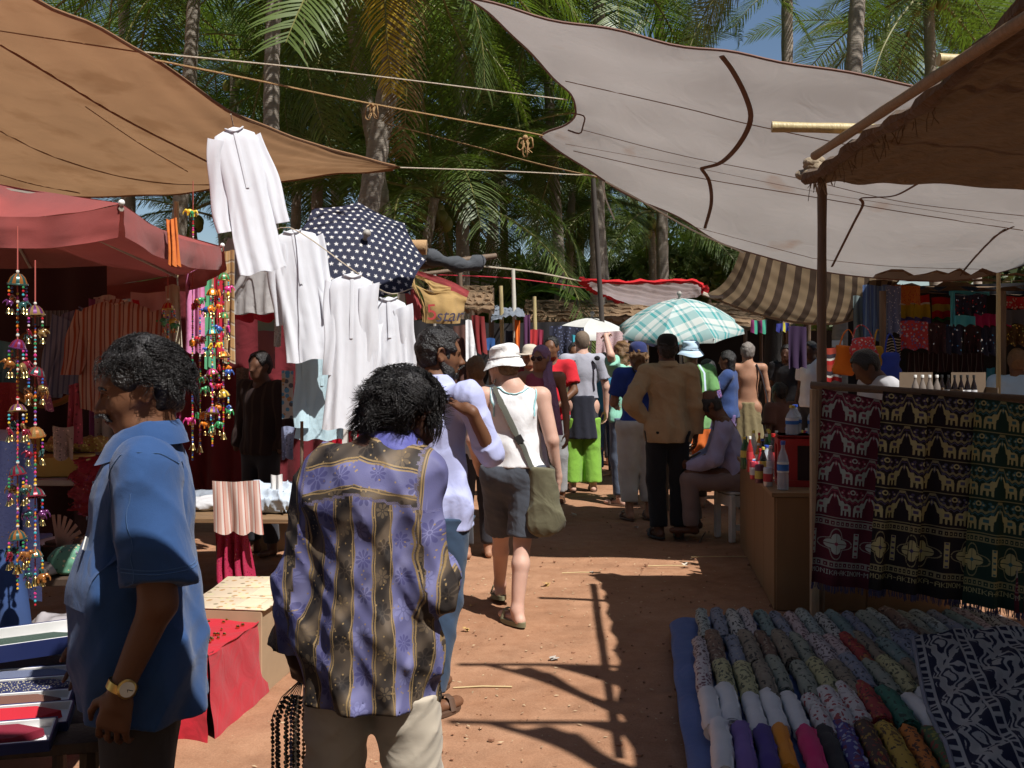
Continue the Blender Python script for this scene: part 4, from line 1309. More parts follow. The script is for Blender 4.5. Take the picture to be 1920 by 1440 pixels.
# ------------------------------------------------------------------ burlap roof on sticks, right
BURLAP = fabric('brown_burlap', (0.12, 0.066, 0.03), trans=0.06, var=0.5, vscale=14, weave=70, bump=1.0, wr=0.6, wr_scale=14)
bur = Sheet([[P(1512, 332, 6.0), P(1545, 336, 6.02), P(1700, 345, 6.05), P(1925, 362, 6.0), P(2150, 395, 6.0)],
   [P(1600, 282, 5.25), P(1660, 275, 5.25), P(1800, 282, 5.25), P(2060, 300, 5.2), P(2350, 320, 5.2)],
   [P(1712, 198, 4.35), P(1790, 190, 4.35), P(1950, 195, 4.3), P(2250, 200, 4.2), P(2600, 230, 4.2)],
   [P(1925, 28, 3.3), P(2030, 10, 3.3), P(2250, 10, 3.3), P(2600, 20, 3.3), P(3100, 40, 3.3)],
   [Vector((1.66, 2.1, 2.78)), Vector((1.9, 2.1, 2.75)), Vector((2.4, 2.1, 2.7)), Vector((3.2, 2.1, 2.66)), Vector((4.2, 2.1, 2.62))],
   [Vector((1.60, -1.6, 2.84)), Vector((1.9, -1.6, 2.8)), Vector((2.4, -1.6, 2.74)), Vector((3.2, -1.6, 2.7)), Vector((4.2, -1.6, 2.66))]], 90, 60, .010, 4, (16, 14))
bur_o = link('awning', bur.mesh('awning', BURLAP))
tag(bur_o, 'coarse brown burlap roof with ragged edge at top right', 'awning')
hem = bur.edge('v0')
MB().tube(hem[::2], [0.035 + .012 * math.sin(i * 1.7) for i in range(len(hem[::2]))], 7).build('rolled_hem', BURLAP, bur_o)
fr = MB()
for i in range(40):
 t = random.random(); p = Vector(hem[int(t * 40)]) + Vector((random.uniform(0, .05), 0, -.02)); q = p + Vector((random.uniform(-.03, .03), random.uniform(-.02, .02), -random.uniform(.03, .12)))
 fr.tube([p, (p + q) / 2 + Vector((random.uniform(-.01, .01), 0, 0)), q], .0022, 3, cap=False)
fo = fr.build('fringe', BURLAP, bur_o); fo['kind'] = 'stuff'
def pole(label, a, b, r=0.03, mat=None, name='bamboo_pole', nodes=True, n=14, bend=0.0):
 a, b = Vector(a), Vector(b)
 pts, rs = [], []
 L_ = (b - a).length
 sd = (b - a).cross(Vector((0, 0, 1)))
 sd = sd.normalized() if sd.length > 1e-3 else Vector((1, 0, 0))
 for i in range(n + 1):
  t = i / n
  pts.append(a.lerp(b, t) + sd * bend * math.sin(math.pi * t) + sd * bend * .3 * math.sin(7 * t))
  rs.append(r * (1.0 - .12 * t) * (1.10 if (nodes and i % 3 == 0) else 1.0))
 o = MB().tube(pts, rs, 10).build(name, mat or BAMBOO)
 return tag(o, label, 'pole')
pole('rough stick holding up the corner of the burlap roof', (1.835, 6.06, -.02), P(1541, 322, 6.06), .030, STICK, 'support_stick', True, 16, .030)
pole('cut bamboo poking out left of the burlap roof', P(1447, 238, 5.25), P(2050, 250, 5.1), .026, BAMBOO)
pole('long brown bamboo along the raking edge of the burlap roof', P(1528, 292, 5.7), P(2010, -22, 2.75), .024, wood('brown_bamboo', (.27, .17, .085)))
pole('short bamboo end above the burlap roof at the right edge', P(1760, 112, 4.1), P(2100, 120, 4.1), .024, BAMBOO)
kn = MB(); q = P(1535, 318, 6.0)
for j in range(9):
 kn.ball(q + Vector((random.uniform(-.09, .06), random.uniform(-.05, .02), random.uniform(-.05, .06))), random.uniform(.03, .055), 8, 6, (1.2, 1, .8))
for j in range(16):
 p = q + Vector((random.uniform(-.06, .05), -.05, -.03)); kn.tube([p, p + Vector((random.uniform(-.03, .03), -.01, -random.uniform(.05, .14)))], .004, 4)
tag(kn.build('lashing', plain('bleached_fibre', (.32, .25, .17), .95, bump=.8, bscale=60, var=.5)), 'bundle of fibre lashing the burlap roof to its stick', 'lashing')
pole('yellow bamboo pole at far right in front of the embroidered cloths', G(1872, 7.6), P(1872, 512, 7.6), .017, BAMBOO)
pole('dark slender pole carrying the corner of the off white awning', G(1146, 13.6), P(1112, 335, 13.2), .036, plain('dark_pole', (.07, .058, .05), .9), 'tent_pole', False)

# unseen canopy and clothes poles added outside the view to shade the foreground
off = Sheet([[Vector((x, y, 2.62 - .03 * abs(x) + .05 * math.sin(y))) for y in (1.5, .2, -1.2, -2.6)] for x in (-1.7, -.8, 0, .8, 1.62)], 30, 24, .01, 6)
tag(link('awning', off.mesh('awning', fabric('added_shade_sheet', (.5, .45, .38), trans=.15))), 'unseen cloth awning added over the camera to cast shade', 'awning')
pole('bamboo pole above the upper edge of the photograph, hung with cloths', (1.66, 2.97, 4.6), (3.6, 2.90, 4.6), .024)
pole('second bamboo pole above the upper edge, hung with one cloth', (1.66, 2.17, 4.6), (3.6, 2.10, 4.6), .024)
pole('tall bamboo post outside the right edge carrying the high clothes poles', (3.5, 2.5, 0), (3.5, 2.5, 4.7), .05)
pole('bamboo crossbar tying the two high clothes poles to their post', (3.48, 1.9, 4.56), (3.48, 3.2, 4.56), .03)

# ------------------------------------------------------------------ the four people in front
from mathutils.bvhtree import BVHTree
def bvh(o):
 me = o.data
 return BVHTree.FromPolygons([v.co.copy() for v in me.vertices], [tuple(p.vertices) for p in me.polygons])
def snap(tree, pts, off=0.002):
 out = []
 for p in pts:
  co, n, i, d = tree.find_nearest(Vector(p))
  out.append(co + n * off)
 return out
def shoot(tree, pts, direction, off=0.002):
 """drop points onto a surface along a direction"""
 out = []
 dv = Vector(direction).normalized()
 for p in pts:
  co, n, i, d = tree.ray_cast(Vector(p) - dv * .6, dv)
  if co is not None: out.append(co + n * off)
 return out

def collar(pn, mat, spread=.2, h=.045, w=.042, tilt=.0, seamc=None, lean=(0, 0), gap=.45, rr=.064, up=.022):
 """stand-and-fall shirt collar, open at the front"""
 k = pn.k; n = np.array(pn.p['neck'])
 cols = []
 for i in range(25):
  a = math.pi / 2 + gap / 2 + (2 * math.pi - gap) * i / 24
  ca, sa = math.cos(a), math.sin(a)
  fr = max(0.0, sa)
  z0 = -.012 - .03 * fr
  c = n + np.array((lean[0], lean[1] + .012 * k, up))
  pts = []
  for r, z in ((rr, z0), (rr + .002, z0 + h), (rr + .006, z0 + h + .006), (rr + .020 + .01 * fr, z0 + h * .45), (rr + .030 + .030 * fr + .0, z0 - w * .30 - .025 * fr)):
   pts.append(c + np.array((ca * r * 1.05 * k, sa * r * k * .98, z * k + tilt * sa * r * k)))
  cols.append(pts)
 return link('collar', Sheet(cols, 60, 14, .0008, 3).mesh('collar', mat), pn.o)

DENIM = fabric('denim_shirt', (0.021, 0.066, 0.19), rough=.8, var=.12, vscale=9, bump=.35, weave=900, wr=.22, wr_scale=9, sheen=.15)
DENIM_SEAM = fabric('denim_stitch', (0.05, 0.12, 0.27))
# --- man in the blue shirt, facing left
m1 = Person('man in blue denim short sleeved shirt facing left, wristwatch on his lowered arm', 272, 2.48, 104, 1.655, .0060, SK['brown'], fat=1.12, shoulder=1.05, pose=dict(
 head=(.0, .012, 1.565), neck=(0, -.02, 1.432), nod=-.20, yaw=.16,
 chest=(0, .005, 1.27), shL=(-.190, -.028, 1.375), shR=(.195, .0, 1.375), elL=(-.255, -.055, 1.085), wrL=(-.255, .025, .895), hdL=(.06, .22, -1), hupL=(-1, .25, 0), thumbL=(0, 1, 0), curlL=.5,
 elR=(.25, .0, 1.10), wrR=(.23, .12, .90)))
m1.finish_body()
S = m1.shirt(DENIM, 'short', .765, .030, .0105, 5, sl=.16)
k = m1.k
S.F[:] = S.F
S2 = m1.solid()
mb1 = S
# belly and hem fullness are part of the cut of the shirt
S.cone(np.array((0, .058, 1.06)) * k, np.array((0, .045, .93)) * k, .128, .120, .09, (1.15, .85, 1.0))
S.keep(); S.cut((0, 0, .765 * k), (-.05, .05, -1)); S.hollow((0, 0, .765 * k), (-.05, .05, -1), .03, .013)
shirt1 = S.build('shirt', DENIM, m1.o)
m1.trousers(fabric('dark_grey_trousers', (.045, .035, .032), wr=.3), 1.0, .010, .0, .003, 3, top=.79)
collar(m1, DENIM, h=.036, w=.045, gap=.5, rr=.070, up=.024)
m1.hair(HAIR_BLACK, amp=.004, thick=.011, freq=40, front=.062, seed=9)
m1.eyes()
m1.sandals(plain('black_shoe', (.02, .02, .02), .5))
t1 = bvh(shirt1)
def seam(pts, r=.0016, n=30, parent=None, tree=None, mat=None, name='seam'):
 MB().tube(snap(tree, spline(pts, n), .0006), r, 5, flat=.6).build(name, mat, parent)
e = lerp3(m1.p['shL'], m1.p['elL'], .80)
ring = [e + np.array((.085 * math.cos(a), .085 * math.sin(a), .0)) for a in np.linspace(0, 6.28, 24)]
seam([(-.20, .055, 1.36 * k), (-.225, .085, 1.29 * k), (-.235, .07, 1.22 * k)], .0020, 16, shirt1, t1, DENIM_SEAM)
seam([(-.17, -.09, 1.38 * k), (-.21, -.05, 1.40 * k), (-.215, .0, 1.40 * k), (-.20, .06, 1.365 * k)], .0020, 20, shirt1, t1, DENIM_SEAM)
seam([(-.33, .02, 1.34 * k), (-.345, .02, 1.2 * k), (-.35, .015, 1.02 * k)], .0016, 20, shirt1, t1, DENIM_SEAM)
for dz in (.0, .008):
 MB().tube(snap(t1, [tuple(q + np.array((0, 0, .022 + dz))) for q in ring], .0006), .0014, 4).build('seam', DENIM_SEAM, shirt1)
# chest pocket with a folded paper in it
pk = Sheet([[Vector(q) for q in shoot(t1, [(-.055 - .055 * i, .5, (1.185 - .045 * j) * k) for j in range(4)], (0, -1, 0), .004)] for i in range(3)], 10, 10, .0006)
link('pocket', pk.mesh('pocket', DENIM), shirt1)
q = shoot(t1, [(-.10, .5, 1.19 * k)], (0, -1, 0), .006)[0]
MB().box(q + Vector((0, 0, .008)), (.05, .003, .03), Euler((.2, .3, 0)).to_matrix()).build('folded_paper', plain('white_paper', (.75, .75, .72)), shirt1)
for j in range(5):
 q = shoot(t1, [(.0, .5, (1.33 - .085 * j) * k)], (0, -1, 0), .003)[0]
 MB().lathe([(.005, -.001), (.005, .0015), (.003, .002)], q, 10, Euler((R(90), 0, 0)).to_matrix()).build('button', plain('shirt_button', (.3, .33, .4), .3), shirt1)
# moustache, brows
def face_hair(pn, name, pts, r, n=14, flat=.6, mat=HAIR_BLACK):
 tr = pn.bv
 MB().tube(snap(tr, spline([pn.on_head(*q) for q in pts], n), .0005), [r * (.35 + .75 * math.sin(math.pi * (i + .5) / n)) for i in range(n)], 6, flat=flat).build(name, mat, pn.o)
m1.bv = bvh(m1.o)
face_hair(m1, 'moustache', [(-.034, .085, -.066), (-.018, .10, -.053), (0, .11, -.050), (.018, .10, -.053), (.034, .085, -.066)], .0105)
for sg in (-1, 1):
 face_hair(m1, 'eyebrow', [(sg * .012, .10, .015), (sg * .03, .10, .022), (sg * .05, .08, .014)], .0055)
 face_hair(m1, 'eyelid', [(sg * .014, .10, -.002), (sg * .031, .10, .005), (sg * .047, .09, -.003)], .004, mat=SK['brown'])
MB().tube(snap(m1.bv, spline([m1.on_head(-.02, .10, -.068), m1.on_head(0, .11, -.067), m1.on_head(.02, .10, -.068)], 10), .0), .005, 5).build('lips', LIP, m1.o)
# watch and ring
w = np.array(m1.p['wrL']); ax = np.array(m1.p['wrL']) - np.array(m1.p['elL']); ax /= np.linalg.norm(ax)
rot = Vector((0, 0, 1)).rotation_difference(Vector(ax)).to_matrix()
c = w - ax * .006
watch = empty('wristwatch', (0, 0, 0), 0)
watch.parent = m1.o
MB().lathe([(.0315, -.009), (.0335, -.009), (.0335, .009), (.0315, .009)], c, 24, rot).build('strap', plain('gold_metal', (.65, .45, .15), .3, 1.0), watch)
out = np.cross(ax, np.array((0, 1, 0))); out /= np.linalg.norm(out)
if out[0] > 0: out = -out
out = out * .9 + np.array((0, -.35, .1)); out /= np.linalg.norm(out)
rot2 = Vector((0, 0, 1)).rotation_difference(Vector(out)).to_matrix()
MB().lathe([(.019, .028), (.021, .034), (.021, .039), (.018, .041)], c, 24, rot2).build('case', plain('gold_metal', (.65, .45, .15)), watch)
MB().lathe([(.0165, .0405), (.0165, .0425)], c, 24, rot2).build('dial', plain('watch_dial', (.72, .68, .55), .3), watch)
hm = MB(); side = np.cross(out, ax)
for v, l in ((ax * .8 + side * .4, .010), (side, .013)): hm.tube([c + out * .0432, c + out * .0432 + v * l], .0008, 4)
hm.build('hands', plain('watch_hand', (.02, .02, .02)), watch)

# --- man in the patterned shirt, back to us
def shirt_art():
 H, W = 640, 640
 rg = np.random.default_rng(2)
 v, u = np.mgrid[0:H, 0:W] / 640.0
 img = np.zeros((H, W, 3))
 per = 1 / 4.0
 ff = (u / per) % 1.0
 wob = .012 * np.sin(v * 40 + np.floor(u / per) * 2)
 ff = (ff + wob) % 1
 lav = np.array(lin((104, 104, 148))); lav2 = np.array(lin((136, 136, 174))); dk = np.array(lin((54, 49, 47))); dk2 = np.array(lin((112, 98, 84))); gold = np.array(lin((156, 132, 94)))
 n1 = np.zeros((H, W))
 for i in range(9):
  a, b, p = rg.integers(1, 7), rg.integers(1, 7), rg.uniform(0, 6.3)
  n1 += np.sin(2 * np.pi * (a * u + b * v) + p)
 n1 = (n1 / 6)[..., None]
 L = lav * (1 + .25 * n1) + (lav2 - lav) * np.clip(n1, 0, 1)
 D = dk + (dk2 - dk) * np.clip(n1 + .3, 0, 1)
 isl = (ff < .52)[..., None]
 img = np.where(isl, L, D)
 for e0 in (.0, .50, .56, .96):
  img = np.where((np.abs(ff - e0) < .016)[..., None], gold * (.75 + .35 * rg.random((H, W, 1))), img)
 def stamp(cu, cv, r, fn, col, mix, lo, hi):
  ix = np.arange(int((cu - r) * W), int((cu + r) * W) + 1); iy = np.arange(int((cv - r) * H), int((cv + r) * H) + 1)
  X, Y = np.meshgrid(ix, iy)
  m = fn((X / W - cu) / r, (Y / H - cv) / r)
  X, Y = X % W, Y % H
  m &= (ff[Y, X] > lo) & (ff[Y, X] < hi)
  img[Y[m], X[m]] = img[Y[m], X[m]] * (1 - mix) + mix * col
 def flower(n, petal, inner, rotp):
  def f(x, y):
   rr = np.sqrt(x * x + y * y); th = np.arctan2(y, x) + rotp; cc = np.abs(np.cos(th * n / 2))
   return ((rr < .55 + .45 * cc) & (rr > inner) & (cc > 1 - petal)) | (rr < inner * .6)
  return f
 for b in range(4):
  for j in range(5):
   cu = b * per + per * .26 + rg.normal(0, .008); cv = j / 5 + rg.uniform(-.04, .04) + b * .07
   stamp(cu, cv, .062 * rg.uniform(.7, 1.15), flower(8 if j % 2 else 10, .55, .22, rg.uniform(0, 3)), np.array(lin((58, 56, 108))) if (j + b) % 3 else np.array(lin((134, 136, 184))), .55, .02, .50)
   stamp(b * per + per * .76 + rg.normal(0, .008), cv + .1, .050 * rg.uniform(.8, 1.2), flower(7, .6, .25, rg.uniform(0, 3)), np.array(lin((24, 22, 26))) if (j + b) % 2 else np.array(lin((120, 104, 84))), .55, .58, .95)
  for j in range(60):
   stamp(rg.random(), rg.random(), .005, lambda x, y: x * x + y * y < 1, gold, .9, 0, 1)
 s = np.clip(img, 0, 1)
 return np.where(s <= .0031308, s * 12.92, 1.055 * s ** (1 / 2.4) - .055)
PATT = image_mat('striped_flower_shirt', shirt_art(), rough=.55)
m2 = Person('man seen from behind in purple and gold striped flowered shirt holding bead necklaces', 692, 2.6, -12, 1.665, .0064, SK['deep'], pose=dict(
 head=(.072, .085, 1.470), neck=(.03, .02, 1.395), nod=-.30, yaw=-.55, tilt=.12,
 shL=(-.118, 0, 1.325), shR=(.122, .0, 1.325), elL=(-.188, -.01, 1.065), wrL=(-.235, .06, .835), hdL=(.1, .25, -1), hupL=(-.6, -1, 0), thumbL=(1, .3, 0), curlL=.62,
 elR=(.175, -.03, 1.05), wrR=(.12, .20, 1.02), hipL=(-.09, 0, .9), knR=(.11, .05, .49), toR=(.14, .17, .03)))
m2.finish_body()
S = m2.shirt(PATT, 'long', .735, .021, .0105, 8, cuff=.070, flare=.002)
S.keep()
k = m2.k
def uv2(V):
 x, y, z = V[:, 0], V[:, 1], V[:, 2]
 u = np.arctan2(x, -(y - .02) * 1.25) * .19; v = z - x * .05
 yk = (z > 1.265 - .25 * np.abs(x)) ; u = np.where(yk, z * .95 + .35 * np.abs(x) * .6, u); v = np.where(yk, x * 1.0, v)
 arm = np.clip((np.abs(x) - .140 - .13 * np.clip(1.25 - z, 0, .4)) / .02, 0, 1)
 arm = (arm > .5) * 1.0
 u = u * (1 - arm) + arm * (x * 1.05 + np.sign(x) * .06 + .25 * (1.1 - z) * np.sign(x) * .2)
 return np.stack([u * 2.25 + .5, v * 2.25], 1)
shirt2 = S.build('shirt', PATT, m2.o, uv2)
cl = collar(m2, fabric('blue_collar', (.09, .095, .33), rough=.5), h=.03, w=.03, gap=.9, lean=(.012, .012), rr=.062)
m2.trousers(fabric('beige_trousers', (.47, .41, .33), wr=.35, var=.1), 1.0, .014, .014, .006, 6, top=.765)
m2.hair(HAIR_BLACK, amp=.004, thick=.011, freq=50, front=.05, seed=12)
m2.sandals(plain('black_shoe', (.02, .02, .02)))
def strands(pn, n, length, seed, r=.0015, comb=(0, -.7, -1), rnd=.35, outw=.10, wave=.006, umin=-.35, front=.42, rad=(.083, .102, .097), m=8, mat=HAIR_BLACK, clump=0):
 """fine combed or tousled hair over the cap of hair, all in one mesh"""
 rg = np.random.default_rng(seed); k = pn.k * pn.hs; c, M = pn.M
 u = rg.normal(size=(n, 3)); u /= np.linalg.norm(u, axis=1, keepdims=True)
 ci = rg.integers(0, clump, n) if clump else None
 if clump: u = u[ci] + .075 * rg.normal(size=(n, 3)); u /= np.linalg.norm(u, axis=1, keepdims=True)
 ear = (np.abs(u[:, 0]) > .78) & (u[:, 2] < .12) & (u[:, 1] > -.38)
 keep = (u[:, 2] > umin) & ~((u[:, 1] > front) & (u[:, 2] < .52)) & ~((u[:, 1] > -.05) & (u[:, 2] < .0)) & ~ear
 u = u[keep]; ci = ci[keep] if clump else None
 n = len(u); rad = np.array(rad); o = np.array((0, -.014, .026))
 nz_ = rg.normal(size=(n, 3)); nz_ = rg.normal(size=(clump, 3))[ci] + .07 * nz_ if clump else nz_
 t = np.array(comb, float) + rnd * nz_; t -= u * (t * u).sum(1, keepdims=True); t /= np.linalg.norm(t, axis=1, keepdims=True)
 w = np.cross(u, t); L_ = length * rg.uniform(.5, 1.25, (n, 1)); ph = rg.uniform(0, 6.3, (n, 1)); fq = rg.uniform(4, 8, (n, 1))
 if clump: ph = rg.uniform(0, 6.3, (clump, 1))[ci] + .10 * rg.normal(size=(n, 1)); fq = rg.uniform(5, 9, (clump, 1))[ci]; L_ = length * rg.uniform(.7, 1.3, (clump, 1))[ci] * rg.uniform(.85, 1.1, (n, 1))
 pts = []
 for j in range(m):
  s_ = j / (m - 1)
  p = o + u * rad + t * L_ * s_ + u * (outw * L_ * s_) + w * wave * np.sin(fq * s_ + ph) + u * wave * .7 * np.cos(fq * 1.2 * s_ + ph) * s_
  p[:, 2] -= (L_[:, 0] * .35 * s_ * s_)
  q = (p - o) / rad; f = np.linalg.norm(q, axis=1, keepdims=True); lim = .99 + .6 * outw * s_
  p = np.where(f < lim, o + q / f * lim * rad, p)
  pts.append(p)
 pts = np.stack(pts, 1); T = np.gradient(pts, axis=1); T /= np.linalg.norm(T, axis=2, keepdims=True) + 1e-9
 A = np.cross(T, u[:, None, :]); A /= np.linalg.norm(A, axis=2, keepdims=True) + 1e-9; B_ = np.cross(T, A)
 rr = (r * (1.15 - np.linspace(0, 1, m) ** 1.5))[None, :, None]
 V = np.stack([pts + (A * math.cos(a) + B_ * math.sin(a)) * rr for a in (0, 2.094, 4.189)], 2)
 V = c + (V * k).reshape(-1, 3) @ M.T
 i = np.arange(n)[:, None, None] * m * 3 + np.arange(m - 1)[None, :, None] * 3; e = np.arange(3)[None, None, :]; e2 = (e + 1) % 3
 Q = np.stack([i + e, i + e2, i + 3 + e2, i + 3 + e], -1).reshape(-1, 4)
 h = link('hair_strands', np_mesh('hair_strands', V, Q, mat), pn.o); h['kind'] = 'stuff'
 return h
strands(m2, 7500, .062, 5, .0019, (.1, -.4, -.9), .70, .17, .024, -.32, .5, (.084, .103, .100), clump=170)
strands(m1, 6500, .052, 6, .0013, (0, -.8, -.45), .45, .20, .013, -.15, .40, (.086, .104, .101), clump=240)
# earring
q = m2.on_head(.088, -.008, -.048)
MB().tube([Vector(q) + Vector((0, .010 * math.cos(a), .010 * math.sin(a) - .006)) for a in np.linspace(0, 6.28, 14)], .0018, 5).build('earring', plain('gold_metal', (.65, .45, .15)), m2.o)
# necklaces held in the fist: a thing of their own
q = m2.loc + Vector((Matrix.Rotation(m2.face, 3, 'Z') @ Vector(np.array(m2.p['wrL']) + np.array((.012, .03, -.10)))))
nb = empty('bead_necklaces', q, 0, 'bunch of black and coloured bead necklaces dangling from a fist', 'necklaces')
rg = random.Random(4)
cols = [('jet_bead', (.01, .01, .012)), ('green_bead', (.02, .12, .10)), ('blue_bead', (.03, .05, .18)), ('bone_bead', (.55, .52, .42)), ('amber_bead', (.25, .12, .03)), ('red_bead', (.3, .03, .03))]
for j in range(19):
 nm, cc = cols[(0, 0, 0, 1, 0, 2, 0, 3, 0, 4, 0, 0, 1, 5, 0, 3, 0, 2, 0)[j]]
 mb = MB(); x = -.08 + .16 * j / 18; y = rg.uniform(-.03, .03); ln = rg.uniform(.30, .46)
 nbd = int(ln / .0115)
 mb.tube([(0, 0, .02), (x * .7, y, -.03), (x, y, -.08), (x * 1.05, y, -ln)], .0012, 4)
 for b in range(nbd):
  zz = -.035 - b * .0115
  f = min(1, (-zz) / .09)
  mb.ball((x * (.4 + .6 * f) + rg.uniform(-.001, .001), y * f, zz), .0055 * rg.uniform(.8, 1.15), 6, 4)
 mb.build('necklace', plain(nm, cc, .25), nb)

# --- man in the lavender shirt
LAV = fabric('lavender_shirt', (.44, .47, .74), rough=.8, trans=.0, wr=.25, var=.06, wr_scale=8)
m3 = Person('bearded man in pale lavender shirt turned right, hand raised to his shoulder', 818, 4.65, -36, 1.715, .0068, SK['brown'], fat=1.02, pose=dict(
 head=(.0, .03, 1.582), yaw=-.75, nod=-.05, shR=(.185, 0, 1.39), elR=(.265, .07, 1.14), wrR=(.245, -.045, 1.33), hdR=(-.60, -.12, .45), hupR=(.5, -.8, .5), thumbR=(0, 0, 1), curlR=.45,
 elL=(-.24, .0, 1.10), wrL=(-.06, .17, .89), hdL=(.2, .2, -1), hupL=(.8, -.6, 0), thumbL=(0, 1, 0), curlL=.35,
 knL=(-.1, .10, .50), anL=(-.10, .04, .085), toL=(-.11, .20, .03), knR=(.1, -.06, .49), anR=(.1, -.16, .085), toR=(.12, .0, .03)))
m3.finish_body()
S = m3.shirt(LAV, 'rolled', .80, .015, .009, 14, flare=.015)
m3s = S.build('shirt', LAV, m3.o)
collar(m3, LAV, h=.035, w=.035, rr=.064)
m3.trousers(fabric('dark_jeans', (.03, .055, .10), wr=.3), .97, .014, .008, .005, 5, top=.86)
m3.hair(HAIR_BLACK, amp=.004, thick=.012, freq=60, front=.058, seed=3)
m3.eyes()
m3.bv = bvh(m3.o)
SB = Solid(m3.M[0] - .2, m3.M[0] + .2, .007)
c, M = m3.M
def Q3(x, y, z): return c + M @ (np.array((x, y, z)) * m3.k)
SB.cone(Q3(-.042, .030, -.080), Q3(.042, .030, -.080), .034, .034, .02); SB.ell(Q3(0, .062, -.094), (.030, .025, .024), .02)
SB.cone(Q3(-.062, .0, -.04), Q3(-.05, .03, -.078), .016, .026, .02); SB.cone(Q3(.062, .0, -.04), Q3(.05, .03, -.078), .016, .026, .02)
SB.warp(lambda x, y, z: .0015 * np.sin(170 * x + 90 * z) * np.sin(150 * y))
SB.build('beard', HAIR_BLACK, m3.o)
face_hair(m3, 'moustache', [(-.032, .085, -.066), (0, .11, -.051), (.032, .085, -.066)], .007)
m3.sandals(plain('brown_leather', (.10, .055, .035), .6))
w = np.array(m3.p['wrL']); ax = w - np.array(m3.p['elL']); ax /= np.linalg.norm(ax); rot = Vector((0, 0, 1)).rotation_difference(Vector(ax)).to_matrix()
wt = MB().lathe([(.028, -.008), (.031, -.008), (.031, .008), (.028, .008)], w - ax * .01, 20, rot).build('watch_strap', plain('steel', (.5, .5, .5), .3, 1.0), m3.o)
MB().ball(w - ax * .01 + np.array((.012, -.028, 0)), .016, 12, 8, (1, .6, 1)).build('watch_face', plain('white_dial', (.8, .8, .78), .3), m3.o)

# --- woman in the white hat
WHITE = fabric('white_cotton', (.80, .80, .82), rough=.85, trans=.0, var=.03, wr=.25, wr_scale=8)
m4 = Person('woman seen from behind in white sun hat, white vest and grey shorts, walking away', 962, 6.05, 2, 1.655, .0072, SK['fair'], fat=1.08, pose=dict(
 head=(-.06, .03, 1.56), yaw=.75, nod=-.05, shL=(-.172, -.01, 1.375), shR=(.172, -.01, 1.375), elL=(-.245, -.03, 1.11), wrL=(-.22, .12, .96), elR=(.235, -.055, 1.11), wrR=(.275, .0, .885), hdR=(.12, .3, -1), hupR=(1, -.2, .1), thumbR=(-.3, 1, 0), curlR=.28,
 hipL=(-.092, .01, .90), hipR=(.092, -.01, .90), knL=(-.07, .24, .49), anL=(-.07, .46, .12), toL=(-.09, .60, .03), knR=(.055, -.02, .485), anR=(.02, -.12, .095), toR=(-.06, .03, .035)))
m4.finish_body()
S = m4.shirt(WHITE, 'none', .945, .017, .005, 21, tank=True)
n = np.array(m4.p['neck'])
S.ell(n + (0, -.06, .03), (.075, .08, .07), .02, sub=True)
for sg in (-1, 1): S.ell((sg * .205, -.01, 1.35), (.05, .12, .085), .02, sub=True)
s4 = S.build('vest', WHITE, m4.o)
SHORTS = fabric('grey_shorts', (.066, .075, .095), wr=.35)
m4.trousers(SHORTS, .455, .012, .014, .003, 9, name='shorts', top=.962)
MINT = fabric('mint_trim', (.35, .68, .72))
tv = bvh(s4)
for sg in (-1, 1):
 MB().tube(snap(tv, spline([(sg * .155, -.12, 1.22), (sg * .150, -.12, 1.29), (sg * .150, -.10, 1.36), (sg * .150, -.05, 1.42)], 14), .003), .006, 5, flat=.5).build('trim', MINT, m4.o)
MB().tube(snap(tv, spline([(-.10, -.06, 1.41), (-.05, -.10, 1.385), (0, -.11, 1.375), (.05, -.10, 1.385), (.10, -.06, 1.41)], 18), .003), .006, 5, flat=.5).build('trim', MINT, m4.o)
HAT = fabric('white_hat', (.82, .81, .80), var=.03, wr=.35, wr_scale=14)
def bucket_hat(pn, mat, brim=.036, h=.095, r=.093, tilt=.15):
 k = pn.k
 cols = []
 for i in range(33):
  a = 2 * math.pi * i / 32
  pts = []
  for rr, zz in ((.004, .135), (.055, .132), (.086, .115), (r * .98, .075), (r * 1.02, .045), (r + brim * .55, .022), (r + brim, -.012 - .008 * math.sin(3 * a))):
   pts.append(pn.on_head(rr * math.cos(a) * .92, rr * math.sin(a) * 1.08 - .012, zz + math.sin(a) * rr * tilt))
  cols.append(pts)
 o = link('hat', Sheet(cols, 70, 26, .0022, 5, (10, 8)).mesh('hat', mat), pn.o)
 MB().tube([pn.on_head((r + .004) * math.cos(a) * .93, (r + .004) * math.sin(a) * 1.09 - .012, .050 + math.sin(a) * r * tilt) for a in np.linspace(0, 2 * math.pi, 33)], .004, 5).build('hat_band', mat, o)
 return o
bucket_hat(m4, HAT, tilt=-.10)
m4.hair(HAIR_BROWN, thick=.006, seed=8, amp=.002)
m4.eyes()
m4.sandals(plain('olive_rubber', (.20, .19, .11), .7), th=.028)
# shoulder bag (hangs from her: a thing of its own)
BAGM = fabric('olive_canvas', (.115, .105, .062), var=.1, wr=.4)
bag = empty('shoulder_bag', m4.loc, m4.face, 'olive canvas shoulder bag hanging at the hip of the woman in the white hat', 'bag')
SB = Solid((-.1, -.30, .48), (.36, .2, 1.0), .008)
SB.cone((.165, -.10, .90), (.185, -.11, .60), .065, .085, .03, (1.25, .62, 1)); SB.cone((.155, -.10, .60), (.225, -.10, .62), .07, .07, .04, (1, .7, 1))
SB.warp(wrinkles(.008, 3, 20, 14)); SB.cut((.17, 0, .925), (0.12, 0, 1))
SB.build('pouch', BAGM, bag)
bp = [(-.115, -.06, 1.425), (-.10, -.125, 1.36), (-.055, -.145, 1.26), (.0, -.145, 1.16), (.055, -.145, 1.06), (.10, -.155, .97), (.135, -.145, .90)]
tp = snap(tv, spline(bp, 24), .007)
